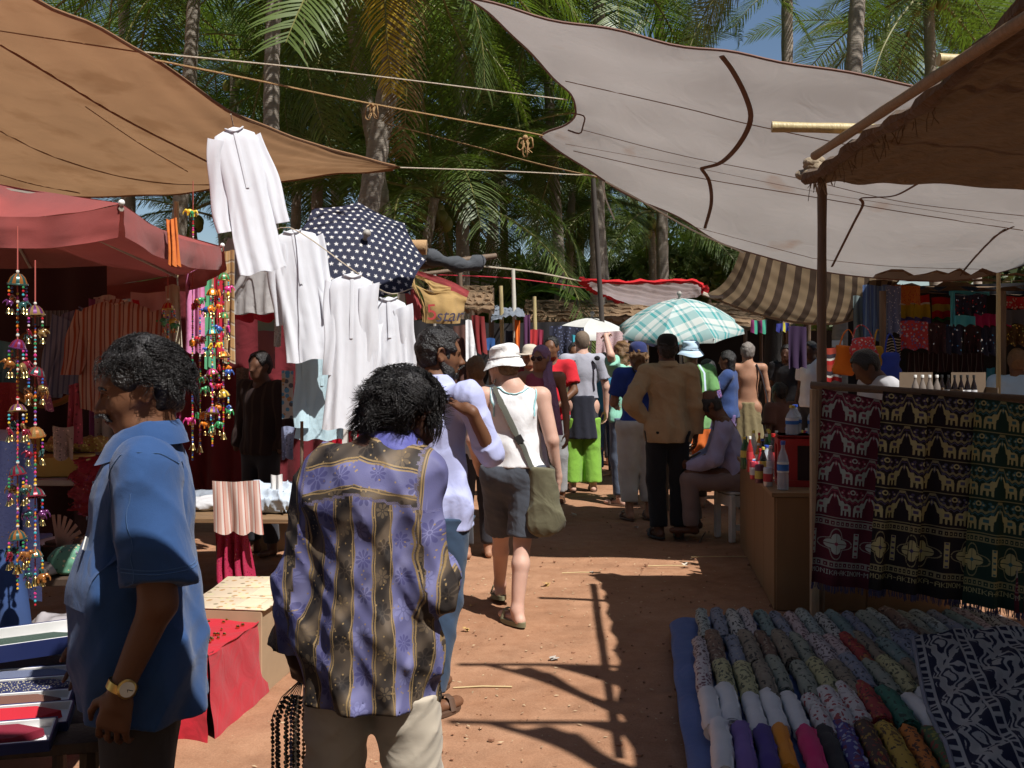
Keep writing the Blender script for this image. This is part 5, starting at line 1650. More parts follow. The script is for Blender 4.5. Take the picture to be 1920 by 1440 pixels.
MB().tube(tp, [.026 if 4 < i < 13 else .018 for i in range(len(tp))], 6, flat=.22).build('strap', fabric('grey_webbing', (.075, .075, .06)), bag)
MB().tube([(.235, -.05, .90), (.20, .05, 1.1), (.02, .08, 1.40), (-.10, .02, 1.44), (-.115, -.06, 1.425)], .015, 6, flat=.25).build('strap', fabric('grey_webbing', (.075, .075, .06)), bag)
MB().box(tp[14] + Vector((0, -.006, 0)), (.045, .01, .05), Euler((0, -.5, 0)).to_matrix(), .003).build('buckle', plain('black_plastic', (.02, .02, .02), .4), bag)

# ------------------------------------------------------------------ the crowd down the lane
def cap(pn, mat, visor=True, brim=.06):
 k = pn.k
 cols = []
 for i in range(25):
  a = 2 * math.pi * i / 24
  cols.append([pn.on_head(r * math.cos(a) * .92, r * math.sin(a) * 1.1 - .012, z) for r, z in ((.004, .140), (.05, .134), (.085, .105), (.095, .06), (.096, .035))])
 o = link('cap', Sheet(cols, 40, 14, .001, 2).mesh('cap', mat), pn.o)
 if visor:
  mb = MB(); vs = []
  for z in (.030, .036):
   for i in range(11):
    a = math.pi * i / 10
    vs.append(pn.on_head(.088 * math.cos(a), .085 + .0 + (.02 + brim) * math.sin(a), z - .012 * math.sin(a)))
  mb.add(vs, [tuple(range(10, -1, -1)), tuple(range(11, 22))] + [(i, i + 1, i + 12, i + 11) for i in range(10)] + [(10, 0, 11, 21)])
  mb.build('visor', mat, o)
 return o
def dress(pn, top=None, bottom=None, hair=None, shoes=None):
 pn.finish_body()
 if top:
  m, a = top[0], dict(top[1]); nm = a.pop('name', 'shirt')
  pn.shirt(m, **a).build(nm, m, pn.o)
 if bottom:
  if bottom[0] == 'skirt': pn.skirt(bottom[1], **bottom[2])
  else:
   a = dict(bottom[2])
   if top and 'top' not in a and dict(top[1]).get('hem', 1) < .95: a['top'] = dict(top[1])['hem'] + .055
   pn.trousers(bottom[1], **a)
 if hair: pn.hair(hair[0], **hair[1])
 if shoes: pn.sandals(shoes)
 return pn
F = fabric
LEATHER = plain('brown_leather', (.10, .055, .035), .6)

# grey T-shirt, black wrap, green trousers
a = dress(Person('tall cropped haired man from behind, grey tee, black wrap over bright green trousers', 1092, 11.6, 4, 1.83, .011, SK['fair'], pose=dict(elL=(-.25, -.03, 1.10), elR=(.25, -.03, 1.10), wrL=(-.25, .03, .87), wrR=(.255, .0, .87), hipL=(-.09, 0, .9), anL=(-.11, -.02, .085), anR=(.11, -.02, .085))),
 (F('grey_tee', (.36, .36, .42), wr=.3), dict(sleeve='short', hem=.985, loose=.018, amp=.004, seed=31)), ('t', F('lime_trousers', (.20, .41, .05), wr=.3), dict(length=.99, loose=.03, flare=.03, amp=.006, seed=3, top=.78)), (HAIR_SHORT, dict(thick=.003, amp=.0008)), LEATHER)
a.skirt(F('black_wrap', (.014, .015, .026), wr=.3), top=1.02, hem=.56, r0=.135, r1=.165, amp=.006, name='wrap', sy=.92)
SKb = F('black_webbing', (.012, .012, .016))
for sg in (-1, 1):
 MB().tube([(sg * .10, -.09, 1.49), (sg * .135, -.125, 1.44), (sg * .155, -.145, 1.36), (sg * .165, -.14, 1.26)], .016, 6, flat=.4).build('strap', SKb, a.o)
MB().ball((.15, -.13, 1.52), .035, 8, 6, (1, .6, .8)).build('knot', SKb, a.o)

# woman with scarf, facing us
a = dress(Person('woman facing us in sunglasses, mauve headscarf and pink bikini top', 1014, 9.4, 172, 1.66, .011, SK['tan'], fat=.88, pose=dict(head=(0, .01, 1.572), yaw=-.35, elR=(.22, -.04, 1.12), wrR=(.2, .1, .93))),
 (F('pink_bikini', (.42, .08, .13)), dict(sleeve='none', hem=1.2, loose=.006, amp=.002, tank=True, name='bikini_top')), ('skirt', F('pale_skirt', (.62, .58, .68), wr=.3), dict(top=.95, hem=.55, r0=.125, r1=.15, amp=.01)))
SCARF = F('mauve_scarf', (.36, .20, .33), wr=.4, wr_scale=20)
a.hair(SCARF, amp=.002, thick=.010, seed=3, front=.04)
c = [Vector(a.on_head(-.06, -.05, -.03)), Vector(a.on_head(-.09, .03, -.14)), Vector((-.10, .13, 1.28)), Vector((-.13, .17, 1.05)), Vector((-.15, .16, .84))]
link('scarf_tail', Sheet([[p + Vector((-.035 - .01 * i, .0, 0)) for i, p in enumerate(c)], [p + Vector((0, .03, 0)) for p in c], [p + Vector((.035 + .01 * i, 0, 0)) for i, p in enumerate(c)]], 10, 20, .004, 3).mesh('scarf_tail', SCARF), a.o)
g = MB()
for sg in (-1, 1): g.ball(a.on_head(sg * .033, .088, .0), .027, 10, 8, (1, .35, .85))
g.tube([a.on_head(-.07, .05, .006), a.on_head(0, .098, .008), a.on_head(.07, .05, .006)], .004, 5)
g.build('sunglasses', plain('sunglass', (.05, .015, .015), .12), a.o)

# red shirt man
a = dress(Person('man in bright red shirt standing behind the woman with the mauve scarf', 1034, 10.8, 165, 1.76, .012, SK['brown'], pose=dict(elR=(.25, .05, 1.14), wrR=(.10, .22, 1.02), elL=(-.25, .05, 1.14), wrL=(-.10, .24, .98))),
 (F('red_shirt', (.56, .016, .028), wr=.3), dict(sleeve='short', hem=.84, loose=.024, amp=.006, seed=7)), ('t', F('grey_trousers', (.30, .30, .31), wr=.3), dict(length=.97, loose=.02)), (HAIR_BLACK, dict(thick=.006, amp=.002)), LEATHER)
q = a.loc + Matrix.Rotation(a.face, 3, 'Z') @ Vector((-.02, .29, .98))
o = MB().box(q, (.10, .03, .13), Euler((-.3, 0, .3)).to_matrix(), .006).build('packet', plain('orange_packet', (.75, .25, .03), .4)); tag(o, 'small orange packet held by the man in the red shirt', 'packet')
# white band of the packet
MB().box(q + Vector((0, -.003, .035)), (.101, .032, .045), Euler((-.3, 0, .3)).to_matrix(), .004).build('paper_band', plain('white_paper', (.75, .75, .72)), o)
a = dress(Person('man in beige sun cap half hidden behind the woman with the scarf', 995, 10.8, 150, 1.66, .013, SK['tan'], hands=False),
 (F('dark_red_shirt', (.35, .03, .04)), dict(sleeve='short', hem=.85, seed=4)), ('t', F('grey_trousers', (.30, .30, .31)), dict(length=.97)), (HAIR_BROWN, dict(thick=.004)))
cap(a, F('beige_cap', (.55, .48, .40)))

# mint tee, arm raised
a = dress(Person('young long haired person in mint green tee shading the brow with a raised arm', 1170, 10.6, 48, 1.70, .012, SK['fair'], pose=dict(yaw=-.5, shL=(-.182, -.01, 1.40), elL=(-.34, -.08, 1.56), wrL=(-.28, .03, 1.76), hdL=(.6, .3, .15), hupL=(0, .2, 1), curlL=.4, elR=(.24, -.03, 1.11))),
 (F('mint_tee', (.25, .55, .42), wr=.3), dict(sleeve='short', hem=.86, loose=.024, amp=.006, seed=11)), ('t', F('blue_print_trousers', (.10, .12, .17), wr=.3), dict(length=.97, loose=.02)), (HAIR_BROWN, dict(style='long', thick=.012)), LEATHER)
o = MB().lathe([(.006, -.05), (.008, -.03), (.004, .05)], a.loc + Matrix.Rotation(a.face, 3, 'Z') @ Vector((-.20, .09, 1.74)), 8, Euler((0, .7, 0)).to_matrix()).build('cigarette', plain('white_paper', (.75, .75, .72)), None); tag(o, 'thin white cigarette between the fingers of the raised hand', 'cigarette')
# blue tee, cap
a = dress(Person('long haired person in royal blue tee and blue cap wearing baggy white trousers', 1197, 9.7, 12, 1.68, .011, SK['tan'], pose=dict(elL=(-.235, .05, 1.12), wrL=(-.15, .22, 1.07), hdL=(.3, 1, 0))),
 (F('royal_tee', (.022, .055, .30), wr=.3), dict(sleeve='short', hem=.90, loose=.022, seed=12)), ('t', F('white_baggy', (.62, .60, .56), wr=.35), dict(length=.9, loose=.045, flare=-.01, amp=.005, seed=4)), (HAIR_BROWN, dict(style='long', thick=.010)), LEATHER)
cap(a, F('navy_cap', (.02, .03, .12)))
MB().tube([(-.09, -.08, 1.44), (.0, -.15, 1.30), (.12, -.15, 1.10), (.17, -.10, .98)], .016, 6, flat=.4).build('strap', SKb, a.o)
# tan shirt man
a = dress(Person('man from behind in loose tan shirt, dark cap and black trousers, hands on hips', 1252, 8.75, 4, 1.74, .0095, SK['dark'], pose=dict(elL=(-.33, -.09, 1.14), wrL=(-.19, .03, .99), hdL=(.7, .7, -.4), elR=(.235, -.03, 1.12), wrR=(.245, .03, .88), anL=(-.08, -.02, .085), anR=(.09, -.02, .085))),
 (F('tan_shirt', (.40, .29, .17), wr=.4, wr_scale=11), dict(sleeve='long', hem=.80, loose=.032, amp=.009, seed=13)), ('t', F('black_trousers', (.012, .014, .018), wr=.3), dict(length=.99, loose=.02, flare=.012, top=.9)), (HAIR_BLACK, dict(thick=.008)), plain('black_shoe', (.02, .02, .02)))
cap(a, F('black_cap', (.012, .012, .012)), True)
collar(a, F('tan_shirt', (.40, .29, .17)), h=.03, w=.03)
# green shirt, pale blue hat
a = dress(Person('person in green shirt and pale blue brimmed hat behind the man in tan', 1296, 10.4, 8, 1.70, .012, SK['tan'], hands=False),
 (F('leaf_green_shirt', (.16, .36, .13), wr=.3), dict(sleeve='short', hem=.80, loose=.026, seed=14)), ('t', F('brown_trousers', (.08, .05, .03)), dict(length=.97)), (HAIR_BROWN, dict(thick=.004)))
bucket_hat(a, F('pale_blue_hat', (.50, .66, .80)), brim=.05)
MB().tube([(.05, -.11, 1.46), (.09, -.15, 1.38), (.10, -.155, 1.2)], .02, 6, flat=.3).build('towel', F('pale_blue_towel', (.5, .6, .75)), a.o)
# seated man on the white stool
a = Person('young man in lilac shirt sitting on the white stool, head bowed over his hands', 1384, 8.7, 82, 1.70, .0098, SK['dark'], dz=-.42, pose=dict(
 pelvis=(0, 0, .93), waist=(0, .04, 1.05), chest=(0, .10, 1.26), neck=(0, .15, 1.42), head=(0, .24, 1.53), nod=-.75, shL=(-.18, .13, 1.375), shR=(.18, .13, 1.375), elL=(-.22, .22, 1.11), wrL=(-.10, .42, 1.03), elR=(.22, .22, 1.11), wrR=(.10, .42, 1.03),
 hipL=(-.09, .0, .92), hipR=(.09, 0, .92), knL=(-.14, .42, .93), knR=(.14, .42, .93), anL=(-.14, .40, .52), anR=(.14, .36, .52), toL=(-.15, .56, .465), toR=(.16, .52, .465)))
a.lo[2] = .40
dress(a, (F('lilac_shirt', (.34, .33, .52), wr=.35), dict(sleeve='long', hem=.86, loose=.028, amp=.007, seed=15)), ('t', F('grey_brown_trousers', (.20, .15, .14), wr=.3), dict(length=.97, loose=.02, top=1.03)), (HAIR_BLACK, dict(thick=.012, amp=.003)), LEATHER)
# bare backed woman with olive skirt
a = dress(Person('woman with bare back and long olive skirt, dark bag on her shoulder', 1402, 12.6, -8, 1.70, .013, SK['tan'], fat=.92, pose=dict(elR=(.24, .0, 1.12), wrR=(.25, .05, .90))),
 None, ('skirt', F('olive_skirt', (.19, .15, .075), wr=.4), dict(top=.97, hem=.12, r0=.125, r1=.22, amp=.02, folds=8)), (HAIR_GREY, dict(thick=.014, amp=.003)))
MB().tube([(.10, -.06, 1.44), (.16, -.10, 1.30), (.22, -.08, 1.05), (.24, -.04, .95)], .012, 6, flat=.5).build('bag_strap', SKb, a.o)
# distant people
def far(label, px, d, face, h, sk, top, bot, hair=HAIR_BLACK, seed=1, sleeve='short', hem=.84, pose=None, style='short', **k):
 p = Person(label, px, d, face, h, .0145, SK[sk], hands=False, pose=pose, **k)
 return dress(p, (top, dict(sleeve=sleeve, hem=hem, loose=.026, amp=.006, seed=seed)), ('t', bot, dict(length=.97, loose=.018)), (hair, dict(thick=.012, amp=.003, style=style)))
DKT = F('dark_trousers', (.03, .03, .038))
far('man in bright white shirt standing in the shade beyond the bottles', 1522, 13.5, 118, 1.72, 'dark', F('white_shirt', (.78, .78, .82), wr=.3), DKT, seed=20, pose=dict(yaw=.2))
far('dark haired stallkeeper in pale shirt bent behind the hanging tapestries', 1645, 7.3, 95, 1.66, 'dark', F('pale_grey_shirt', (.42, .42, .44), wr=.3), DKT, seed=21, pose=dict(nod=-.6, head=(0, .09, 1.53)))
far('person with sunlit pale blue back at the right edge', 1908, 9.0, -20, 1.62, 'brown', F('sky_blue_tee', (.40, .60, .85), wr=.3), DKT, hair=HAIR_BROWN, seed=22)
far('person in navy and orange tunic with hand to face near the bare backed woman', 1366, 12.2, 70, 1.60, 'brown', F('navy_tunic', (.03, .06, .18), wr=.3), F('purple_trousers', (.16, .10, .26)), seed=23, style='long', pose=dict(elL=(-.22, .16, 1.18), wrL=(-.06, .16, 1.40)))
far('person in purple printed shawl next to the green shirt', 1328, 11.6, 60, 1.50, 'brown', speckle('purple_print', (.12, .07, .22), [(.5, .2, .3), (.3, .3, .6)], 60), F('purple_trousers', (.16, .10, .26)), seed=24, style='long')
far('child with black hair standing behind the row of bottles', 1463, 9.6, 30, 1.30, 'dark', F('brown_tee', (.13, .06, .045)), DKT, seed=25)
far('man in dark clothes deep in the shade left of the white shirt', 1475, 14.5, 150, 1.68, 'dark', F('black_shirt', (.02, .018, .02)), DKT, seed=26)
far('person in black in the shade beside the dark tree trunk', 1448, 15.0, 170, 1.66, 'dark', F('black_shirt', (.02, .018, .02)), DKT, seed=27)
far('person in turquoise tee seen past the grey tee', 1136, 13.0, 10, 1.66, 'tan', F('turquoise_tee', (.05, .26, .45), wr=.3), F('blue_jeans', (.06, .10, .2)), seed=28)
far('woman in white seen between the grey tee and the mint tee', 1152, 14.2, 20, 1.62, 'tan', F('white_cotton', (.8, .8, .82)), DKT, hair=HAIR_BROWN, seed=29, style='long')
far('shadowed woman looking out under the torn umbrella', 783, 7.6, 160, 1.60, 'brown', F('plum_top', (.10, .03, .05)), DKT, seed=30, style='long')
far('person in pale grey shirt partly hidden by the man in lavender', 893, 7.9, 20, 1.56, 'tan', F('pale_grey_tee', (.55, .56, .55), wr=.35), DKT, hair=HAIR_BROWN, seed=33)
far('stallkeeper in dark plaid shirt standing in the deep shade of the cloth stall', 490, 8.0, 150, 1.60, 'dark', stripes('dark_plaid', [(.035, .022, .022), (.06, .04, .035)], [3, 1], 12, 'X', coords='Object'), DKT, seed=34, sleeve='long')
far('man with cropped hair behind the right shoulder of the woman in the white hat', 1078, 12.6, 175, 1.70, 'brown', F('olive_shirt', (.2, .2, .1)), DKT, seed=35)
far('small figure in yellow top at the far end of the lane', 1062, 15.5, 170, 1.62, 'brown', F('yellow_top', (.6, .5, .1)), DKT, seed=36)

# ------------------------------------------------------------------ goods: makers shared by all the stalls
def hang(label, mat, xr, yr, d, folds=4, amp=.025, d1=None, bx=None, name='hanging_cloth', cat='cloth', group=None, seed=None, uv=(1, 1), parent=None, nv=14, swing=0.0):
 """cloth hanging from a straight edge, folds deepening downwards"""
 sd = seed if seed is not None else int(xr[0] * 7 + yr[0])
 rg = np.random.default_rng(abs(sd))
 d1 = d if d1 is None else d1
 nu = max(10, int(folds * 8) + 1)
 U, W = np.meshgrid(np.linspace(0, 1, nu), np.linspace(0, 1, nv), indexing='ij')
 bx = bx or xr
 a, b = P(xr[0], yr[0], d), P(xr[1], yr[0], d1)
 c, e = P(bx[0], yr[1], d), P(bx[1], yr[1], d1)
 def bil(i): return (a[i] * (1 - U) + b[i] * U) * (1 - W) + (c[i] * (1 - U) + e[i] * U) * W
 X, Y, Z = bil(0), bil(1), bil(2)
 ph = rg.uniform(0, 6.3)
 wv = np.sin(2 * np.pi * folds * U + ph + .7 * np.sin(3 * W + ph)) + .5 * np.sin(2 * np.pi * folds * .53 * U + 2 * ph)
 Y = Y + amp * (.25 + .75 * W) * wv + swing * W
 X = X + amp * .4 * W * np.sin(2 * np.pi * folds * U + ph + 1.2)
 Z = Z - W * amp * .5 * np.cos(2 * np.pi * folds * U + ph) + (1 - W) * amp * .25 * np.sin(5 * U + ph)
 me = np_mesh(name, np.stack([X.ravel(), Y.ravel(), Z.ravel()], 1), grid_quads(nu, nv), mat, np.stack([U.ravel() * uv[0], W.ravel() * uv[1]], 1))
 o = link(name, me, parent)
 if parent is None: tag(o, label, cat, group)
 return o

def loft(name, rings, mat, parent=None):
 """open tube through rings of points (rows x around x 3)"""
 nr, na = rings.shape[:2]
 i = np.arange(nr - 1)[:, None] * na; j = np.arange(na)[None, :]; j2 = (j + 1) % na
 Q = np.stack([i + j, i + j2, i + na + j2, i + na + j], -1).reshape(-1, 4)
 return link(name, np_mesh(name, rings.reshape(-1, 3), Q, mat), parent)
def garment(label, mat, px, py, d, length=.95, width=.42, sleeve=.5, yaw=0.0, tilt=0.0, spread=.25, name='hanging_shirt', cat='shirt', seed=1, group=None, res=None, flat=.22, amp=.012, lean=0.0):
 """shirt hung up by its shoulders: thin body open at the hem, limp sleeves"""
 w = width / 2; rg = np.random.default_rng(seed); ph = rg.uniform(0, 6, 6)
 A = np.linspace(0, 2 * np.pi, 60, endpoint=False)[None, :]; v = np.linspace(0, 1, 34)[:, None]
 hw = np.interp(v, [0, .06, .2, .5, 1], [.90 * w, w, .97 * w, .95 * w, 1.14 * w]); th = np.interp(v, [0, .05, .3, 1], [.003, .016, .024, .030])
 x = hw * np.sign(np.cos(A)) * np.abs(np.cos(A)) ** .8; y = th * np.sin(A)
 z = -length * v - .055 * (np.abs(x) / w) ** 1.3 * (1 - v) ** 4 - lean * x * v
 q = x / w
 f = np.sin(q * 7 + ph[0] + 1.2 * np.sin(v * 3 + ph[1])) * .8 + np.sin(q * 15 + ph[2] - 2 * v) * .45 + (1 - np.abs(np.sin(q * 4 + v * 5 + ph[3]))) ** 3 * .9
 y = y + amp * (.15 + 1.1 * v) * f; x = x + .012 * v * np.sin(5 * v + ph[4]); z = z + .008 * v * np.sin(q * 6 + ph[5])
 o = loft(name, np.stack([x, y, z], -1), mat)
 o.location = P(px, py, d); o.rotation_euler = (0, R(tilt), R(yaw)); tag(o, label, cat, group)
 if sleeve:
  for sg in (-1, 1):
   B_ = np.linspace(0, 2 * np.pi, 22, endpoint=False)[None, :]; t = np.linspace(0, 1, 24)[:, None]
   cx = sg * (w - .035 + spread * sleeve * (1 - (1 - t) ** 2)); cz = -.075 - sleeve * t; cy = .02 * np.sin(3 * t + ph[0] + sg) + .03 * t * math.sin(ph[1] + sg)
   a_ = .068 - .016 * t; b_ = .012 + .006 * t
   fy = .008 * np.sin(np.cos(B_) * 5 + ph[2] + 4 * t)
   loft('sleeve', np.stack([cx + a_ * np.cos(B_) + .006 * np.sin(9 * t + ph[3]), cy + b_ * np.sin(B_) + fy, cz + .35 * sg * a_ * np.cos(B_) * (1 - t) ** 2], -1), mat, o)
 MB().tube(spline([(-.06, -.012, -.006), (-.03, -.016, -.02), (0, -.018, -.028), (.03, -.016, -.02), (.06, -.012, -.006)], 12), .008, 5, flat=.6).build('collar', mat, o)
 pl_ = MB(); zz = np.linspace(.04, .42, 8)
 pl_.tube([(0, -np.interp(k_, [0, .05, .3, 1], [.003, .016, .024, .03]) - .004 + amp * (.15 + 1.1 * k_) * float(np.sin(ph[0] + 1.2 * np.sin(k_ * 3 + ph[1])) * .8 + np.sin(ph[2] - 2 * k_) * .45 + (1 - abs(np.sin(k_ * 5 + ph[3]))) ** 3 * .9), -length * k_) for k_ in zz], .012, 4, flat=.2).build('placket', mat, o)
 return o

def bottle(label, px, py, d, h, r, glass, capm, labm=None, name='bottle', group=None, liquid=None):
 q = P(px, py, d)
 root = empty(name, q, random.uniform(0, 6), label, 'bottle', group)
 prof = [(r * .85, 0), (r, .01 * h), (r, h * .30), (r * .96, h * .33), (r, h * .36), (r, h * .58), (r * .85, h * .68), (r * .42, h * .82), (r * .34, h * .86), (r * .34, h * .93)]
 MB().lathe(prof, (0, 0, 0), 18).build('body', glass, root)
 MB().lathe([(r * .42, h * .92), (r * .42, h * .995), (r * .38, h)], (0, 0, 0), 14).build('cap', capm, root)
 if labm: MB().lathe([(r * 1.015, h * .36), (r * 1.02, h * .37), (r * 1.02, h * .56), (r * 1.015, h * .57)], (0, 0, 0), 18).build('paper_label', labm, root)
 return root

def umbrella(label, tip, rad, sag, nrm, mat, n=8, valance=.0, pole_len=2.2, yaw=0.0, tint=None, uvs=None, name='umbrella', polem=None):
 """parasol: one mesh per panel, ribs, pole; nrm = direction its top points"""
 root = empty(name, tip, 0, label, 'umbrella')
 nz = Vector(nrm).normalized()
 Mx = Vector((0, 0, 1)).rotation_difference(nz).to_matrix() @ Matrix.Rotation(yaw, 3, 'Z')
 for k in range(n):
  a0, a1 = 2 * math.pi * k / n, 2 * math.pi * (k + 1) / n
  V, UV = [], []
  nu, nr = 7, 10
  for j in range(nr):
   t = j / (nr - 1)
   for i in range(nu):
    s = i / (nu - 1); a = a0 + (a1 - a0) * s
    e0 = Vector((math.cos(a0), math.sin(a0), 0)).lerp(Vector((math.cos(a1), math.sin(a1), 0)), s)
    hollow = 4 * s * (1 - s)
    rr = rad * t * (1 - .045 * hollow * t)
    v = e0 * rr + Vector((0, 0, -sag * t ** 1.7 - .05 * rad * hollow * t * (1 - t)))
    V.append(Mx @ v); UV.append((.5 + e0.x * t * .5, .5 + e0.y * t * .5))
  if valance:
   for i in range(nu):
    s = i / (nu - 1)
    e0 = Vector((math.cos(a0), math.sin(a0), 0)).lerp(Vector((math.cos(a1), math.sin(a1), 0)), s)
    V.append(Mx @ (e0 * rad * (1 - .045 * 4 * s * (1 - s)) * 1.01 + Vector((0, 0, -sag - valance)))); UV.append((.5 + e0.x * .55, .5 + e0.y * .55))
   nr += 1
  Q = grid_quads(nr, nu)
  link('panel', np_mesh('panel', np.array([tuple(v) for v in V]), Q, mat if tint is None else tint[k % len(tint)], np.array(UV) * (uvs or 1)), root)
  MB().tube([Mx @ Vector((math.cos(a0) * rad * t, math.sin(a0) * rad * t, -sag * t ** 1.7 - .008)) for t in np.linspace(.02, 1.01, 8)], .006, 5).build('rib', plain('umbrella_rib', (.25, .25, .25), .4, .8), root)
 MB().tube([Mx @ Vector((0, 0, .06)), Mx @ Vector((0, 0, -.3)), Mx @ Vector((0, 0, -.3)) + (Mx @ Vector((0, 0, -pole_len + .3)) if abs(nz.z) > .97 else Vector((0, 0, -pole_len + .3)))], .016, 8).build('pole', polem or plain('umbrella_pole', (.35, .33, .3), .4, .6), root)
 MB().ball(Mx @ Vector((0, 0, .06)), .03, 8, 6).build('finial', plain('umbrella_pole', (.35, .33, .3)), root)
 return root

def box(label, c, size, mat, rz=0.0, name='box', cat='box', group=None, bev=.004, lid=None, rx=0.0, ry=0.0):
 o = MB().box((0, 0, size[2] / 2), size, None, bev).build(name, mat)
 o.location = c; o.rotation_euler = (rx, ry, rz)
 tag(o, label, cat, group)
 return o

def heap(label, mat, c, size, name='folded_cloth', cat='cloth', seed=1, rz=0.0, group=None, amp=.02, res=.014):
 """soft folded or crumpled cloth"""
 S = Solid((-size[0] / 2 - .05, -size[1] / 2 - .05, -.03), (size[0] / 2 + .05, size[1] / 2 + .05, size[2] + .06), res)
 S.cone((-size[0] / 2 + size[2] * .5, 0, size[2] * .45), (size[0] / 2 - size[2] * .5, 0, size[2] * .45), size[2] * .55, size[2] * .55, .02, (1, size[1] / size[2] / 1.1, 1))
 S.ell((0, 0, size[2] * .4), (size[0] / 2, size[1] / 2, size[2] * .6), .03)
 S.warp(wrinkles(amp, seed, 22, 26)); S.cut((0, 0, 0), (0, 0, -1))
 o = S.build(name, mat); o.location = c; o.rotation_euler = (0, 0, rz)
 return tag(o, label, cat, group)

def table(label, c, size, mat, legm=None, rz=0.0, cloth=None, drop=.0, name='table', th=.03):
 """plank table on four legs; optional cloth over the front"""
 root = empty(name, c, rz, label, 'table')
 w, dp, h = size
 nb = max(3, int(dp / .14))
 for i in range(nb):
  MB().box((0, -dp / 2 + dp * (i + .5) / nb, h - th / 2 + random.uniform(-.002, .002)), (w, dp / nb - .006, th), None, .003).build('plank', mat, root)
 for x in (-1, 1):
  for y in (-1, 1):
   MB().tube([(x * (w / 2 - .05), y * (dp / 2 - .05), -.01), (x * (w / 2 - .05), y * (dp / 2 - .05), h - th)], .024, 7).build('leg', legm or STICK, root)
 return root

GOLD = plain('gold_metal', (.65, .45, .15))
BEADC = [plain('bead_' + n, c, .22, 0, .6, coat=.5) for n, c in (('red', (.5, .02, .03)), ('orange', (.75, .22, .02)), ('green', (.04, .28, .10)), ('blue', (.04, .12, .45)), ('yellow', (.75, .5, .04)), ('pink', (.65, .05, .25)), ('turquoise', (.06, .42, .5)), ('white', (.75, .72, .65)), ('purple', (.16, .04, .28)))]
BELL = plain('brass_bell', (.72, .52, .2), .2, 1.0)
def _elephant_mesh():
 mb = MB()
 mb.ball((0, 0, 0), .020, 8, 6, (1.3, .8, 1)); mb.ball((.026, 0, .008), .012, 8, 6)
 mb.tube([(.034, 0, .006), (.044, 0, -.008), (.046, 0, -.022)], [.005, .004, .002], 5)
 for x in (-.014, .014):
  for y in (-.008, .008): mb.tube([(x, y, -.008), (x, y, -.028)], .005, 5)
 o = mb.build('ornament', None, mats=[BEADC[0]]); me = o.data; bpy.data.objects.remove(o); return me
ORN = []
for m in BEADC[:6]:
 me = _elephant_mesh(); me.materials.clear(); me.materials.append(m); ORN.append(me)
_b = MB(); _b.lathe([(.002, .016), (.006, .012), (.008, .002), (.012, -.008), (.013, -.010)], n=10); _o = _b.build('bell', BELL); BELLM = _o.data; bpy.data.objects.remove(_o)
def dome_mesh(m1, m2):
 mb = MB(); n = 16
 prof = [(.003, .034), (.014, .031), (.026, .020), (.033, .004), (.034, -.002)]
 for k in range(n):
  a0, a1 = 2 * math.pi * k / n, 2 * math.pi * (k + 1) / n
  mb.cur = k % 2
  vs = []
  for r, z in prof: vs += [(r * math.cos(a0), r * math.sin(a0), z), (r * math.cos(a1), r * math.sin(a1), z)]
  mb.add(vs, [(2 * i, 2 * i + 1, 2 * i + 3, 2 * i + 2) for i in range(len(prof) - 1)])
 mb.cur = 1
 mb.tube([(.034 * math.cos(a), .034 * math.sin(a), -.002) for a in np.linspace(0, 6.284, 17)], .0035, 5)
 o = mb.build('dome', None, mats=[m1, m2]); me = o.data; bpy.data.objects.remove(o); return me
DOMES = [dome_mesh(BEADC[i], GOLD) for i in (0, 1, 2, 4, 5, 8, 6)]
DIM = [plain('dim_' + n, c, .2, .35, .6, coat=.5) for n, c in (('wine', (.22, .012, .03)), ('amber', (.35, .13, .03)), ('plum', (.14, .03, .13)), ('bottle', (.03, .10, .09)), ('bronze', (.30, .19, .07)))]  # dim glass, with the shade at the left edge put into the colours
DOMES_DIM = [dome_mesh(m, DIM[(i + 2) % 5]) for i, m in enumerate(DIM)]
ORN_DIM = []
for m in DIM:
 me = _elephant_mesh(); me.materials.clear(); me.materials.append(m); ORN_DIM.append(me)
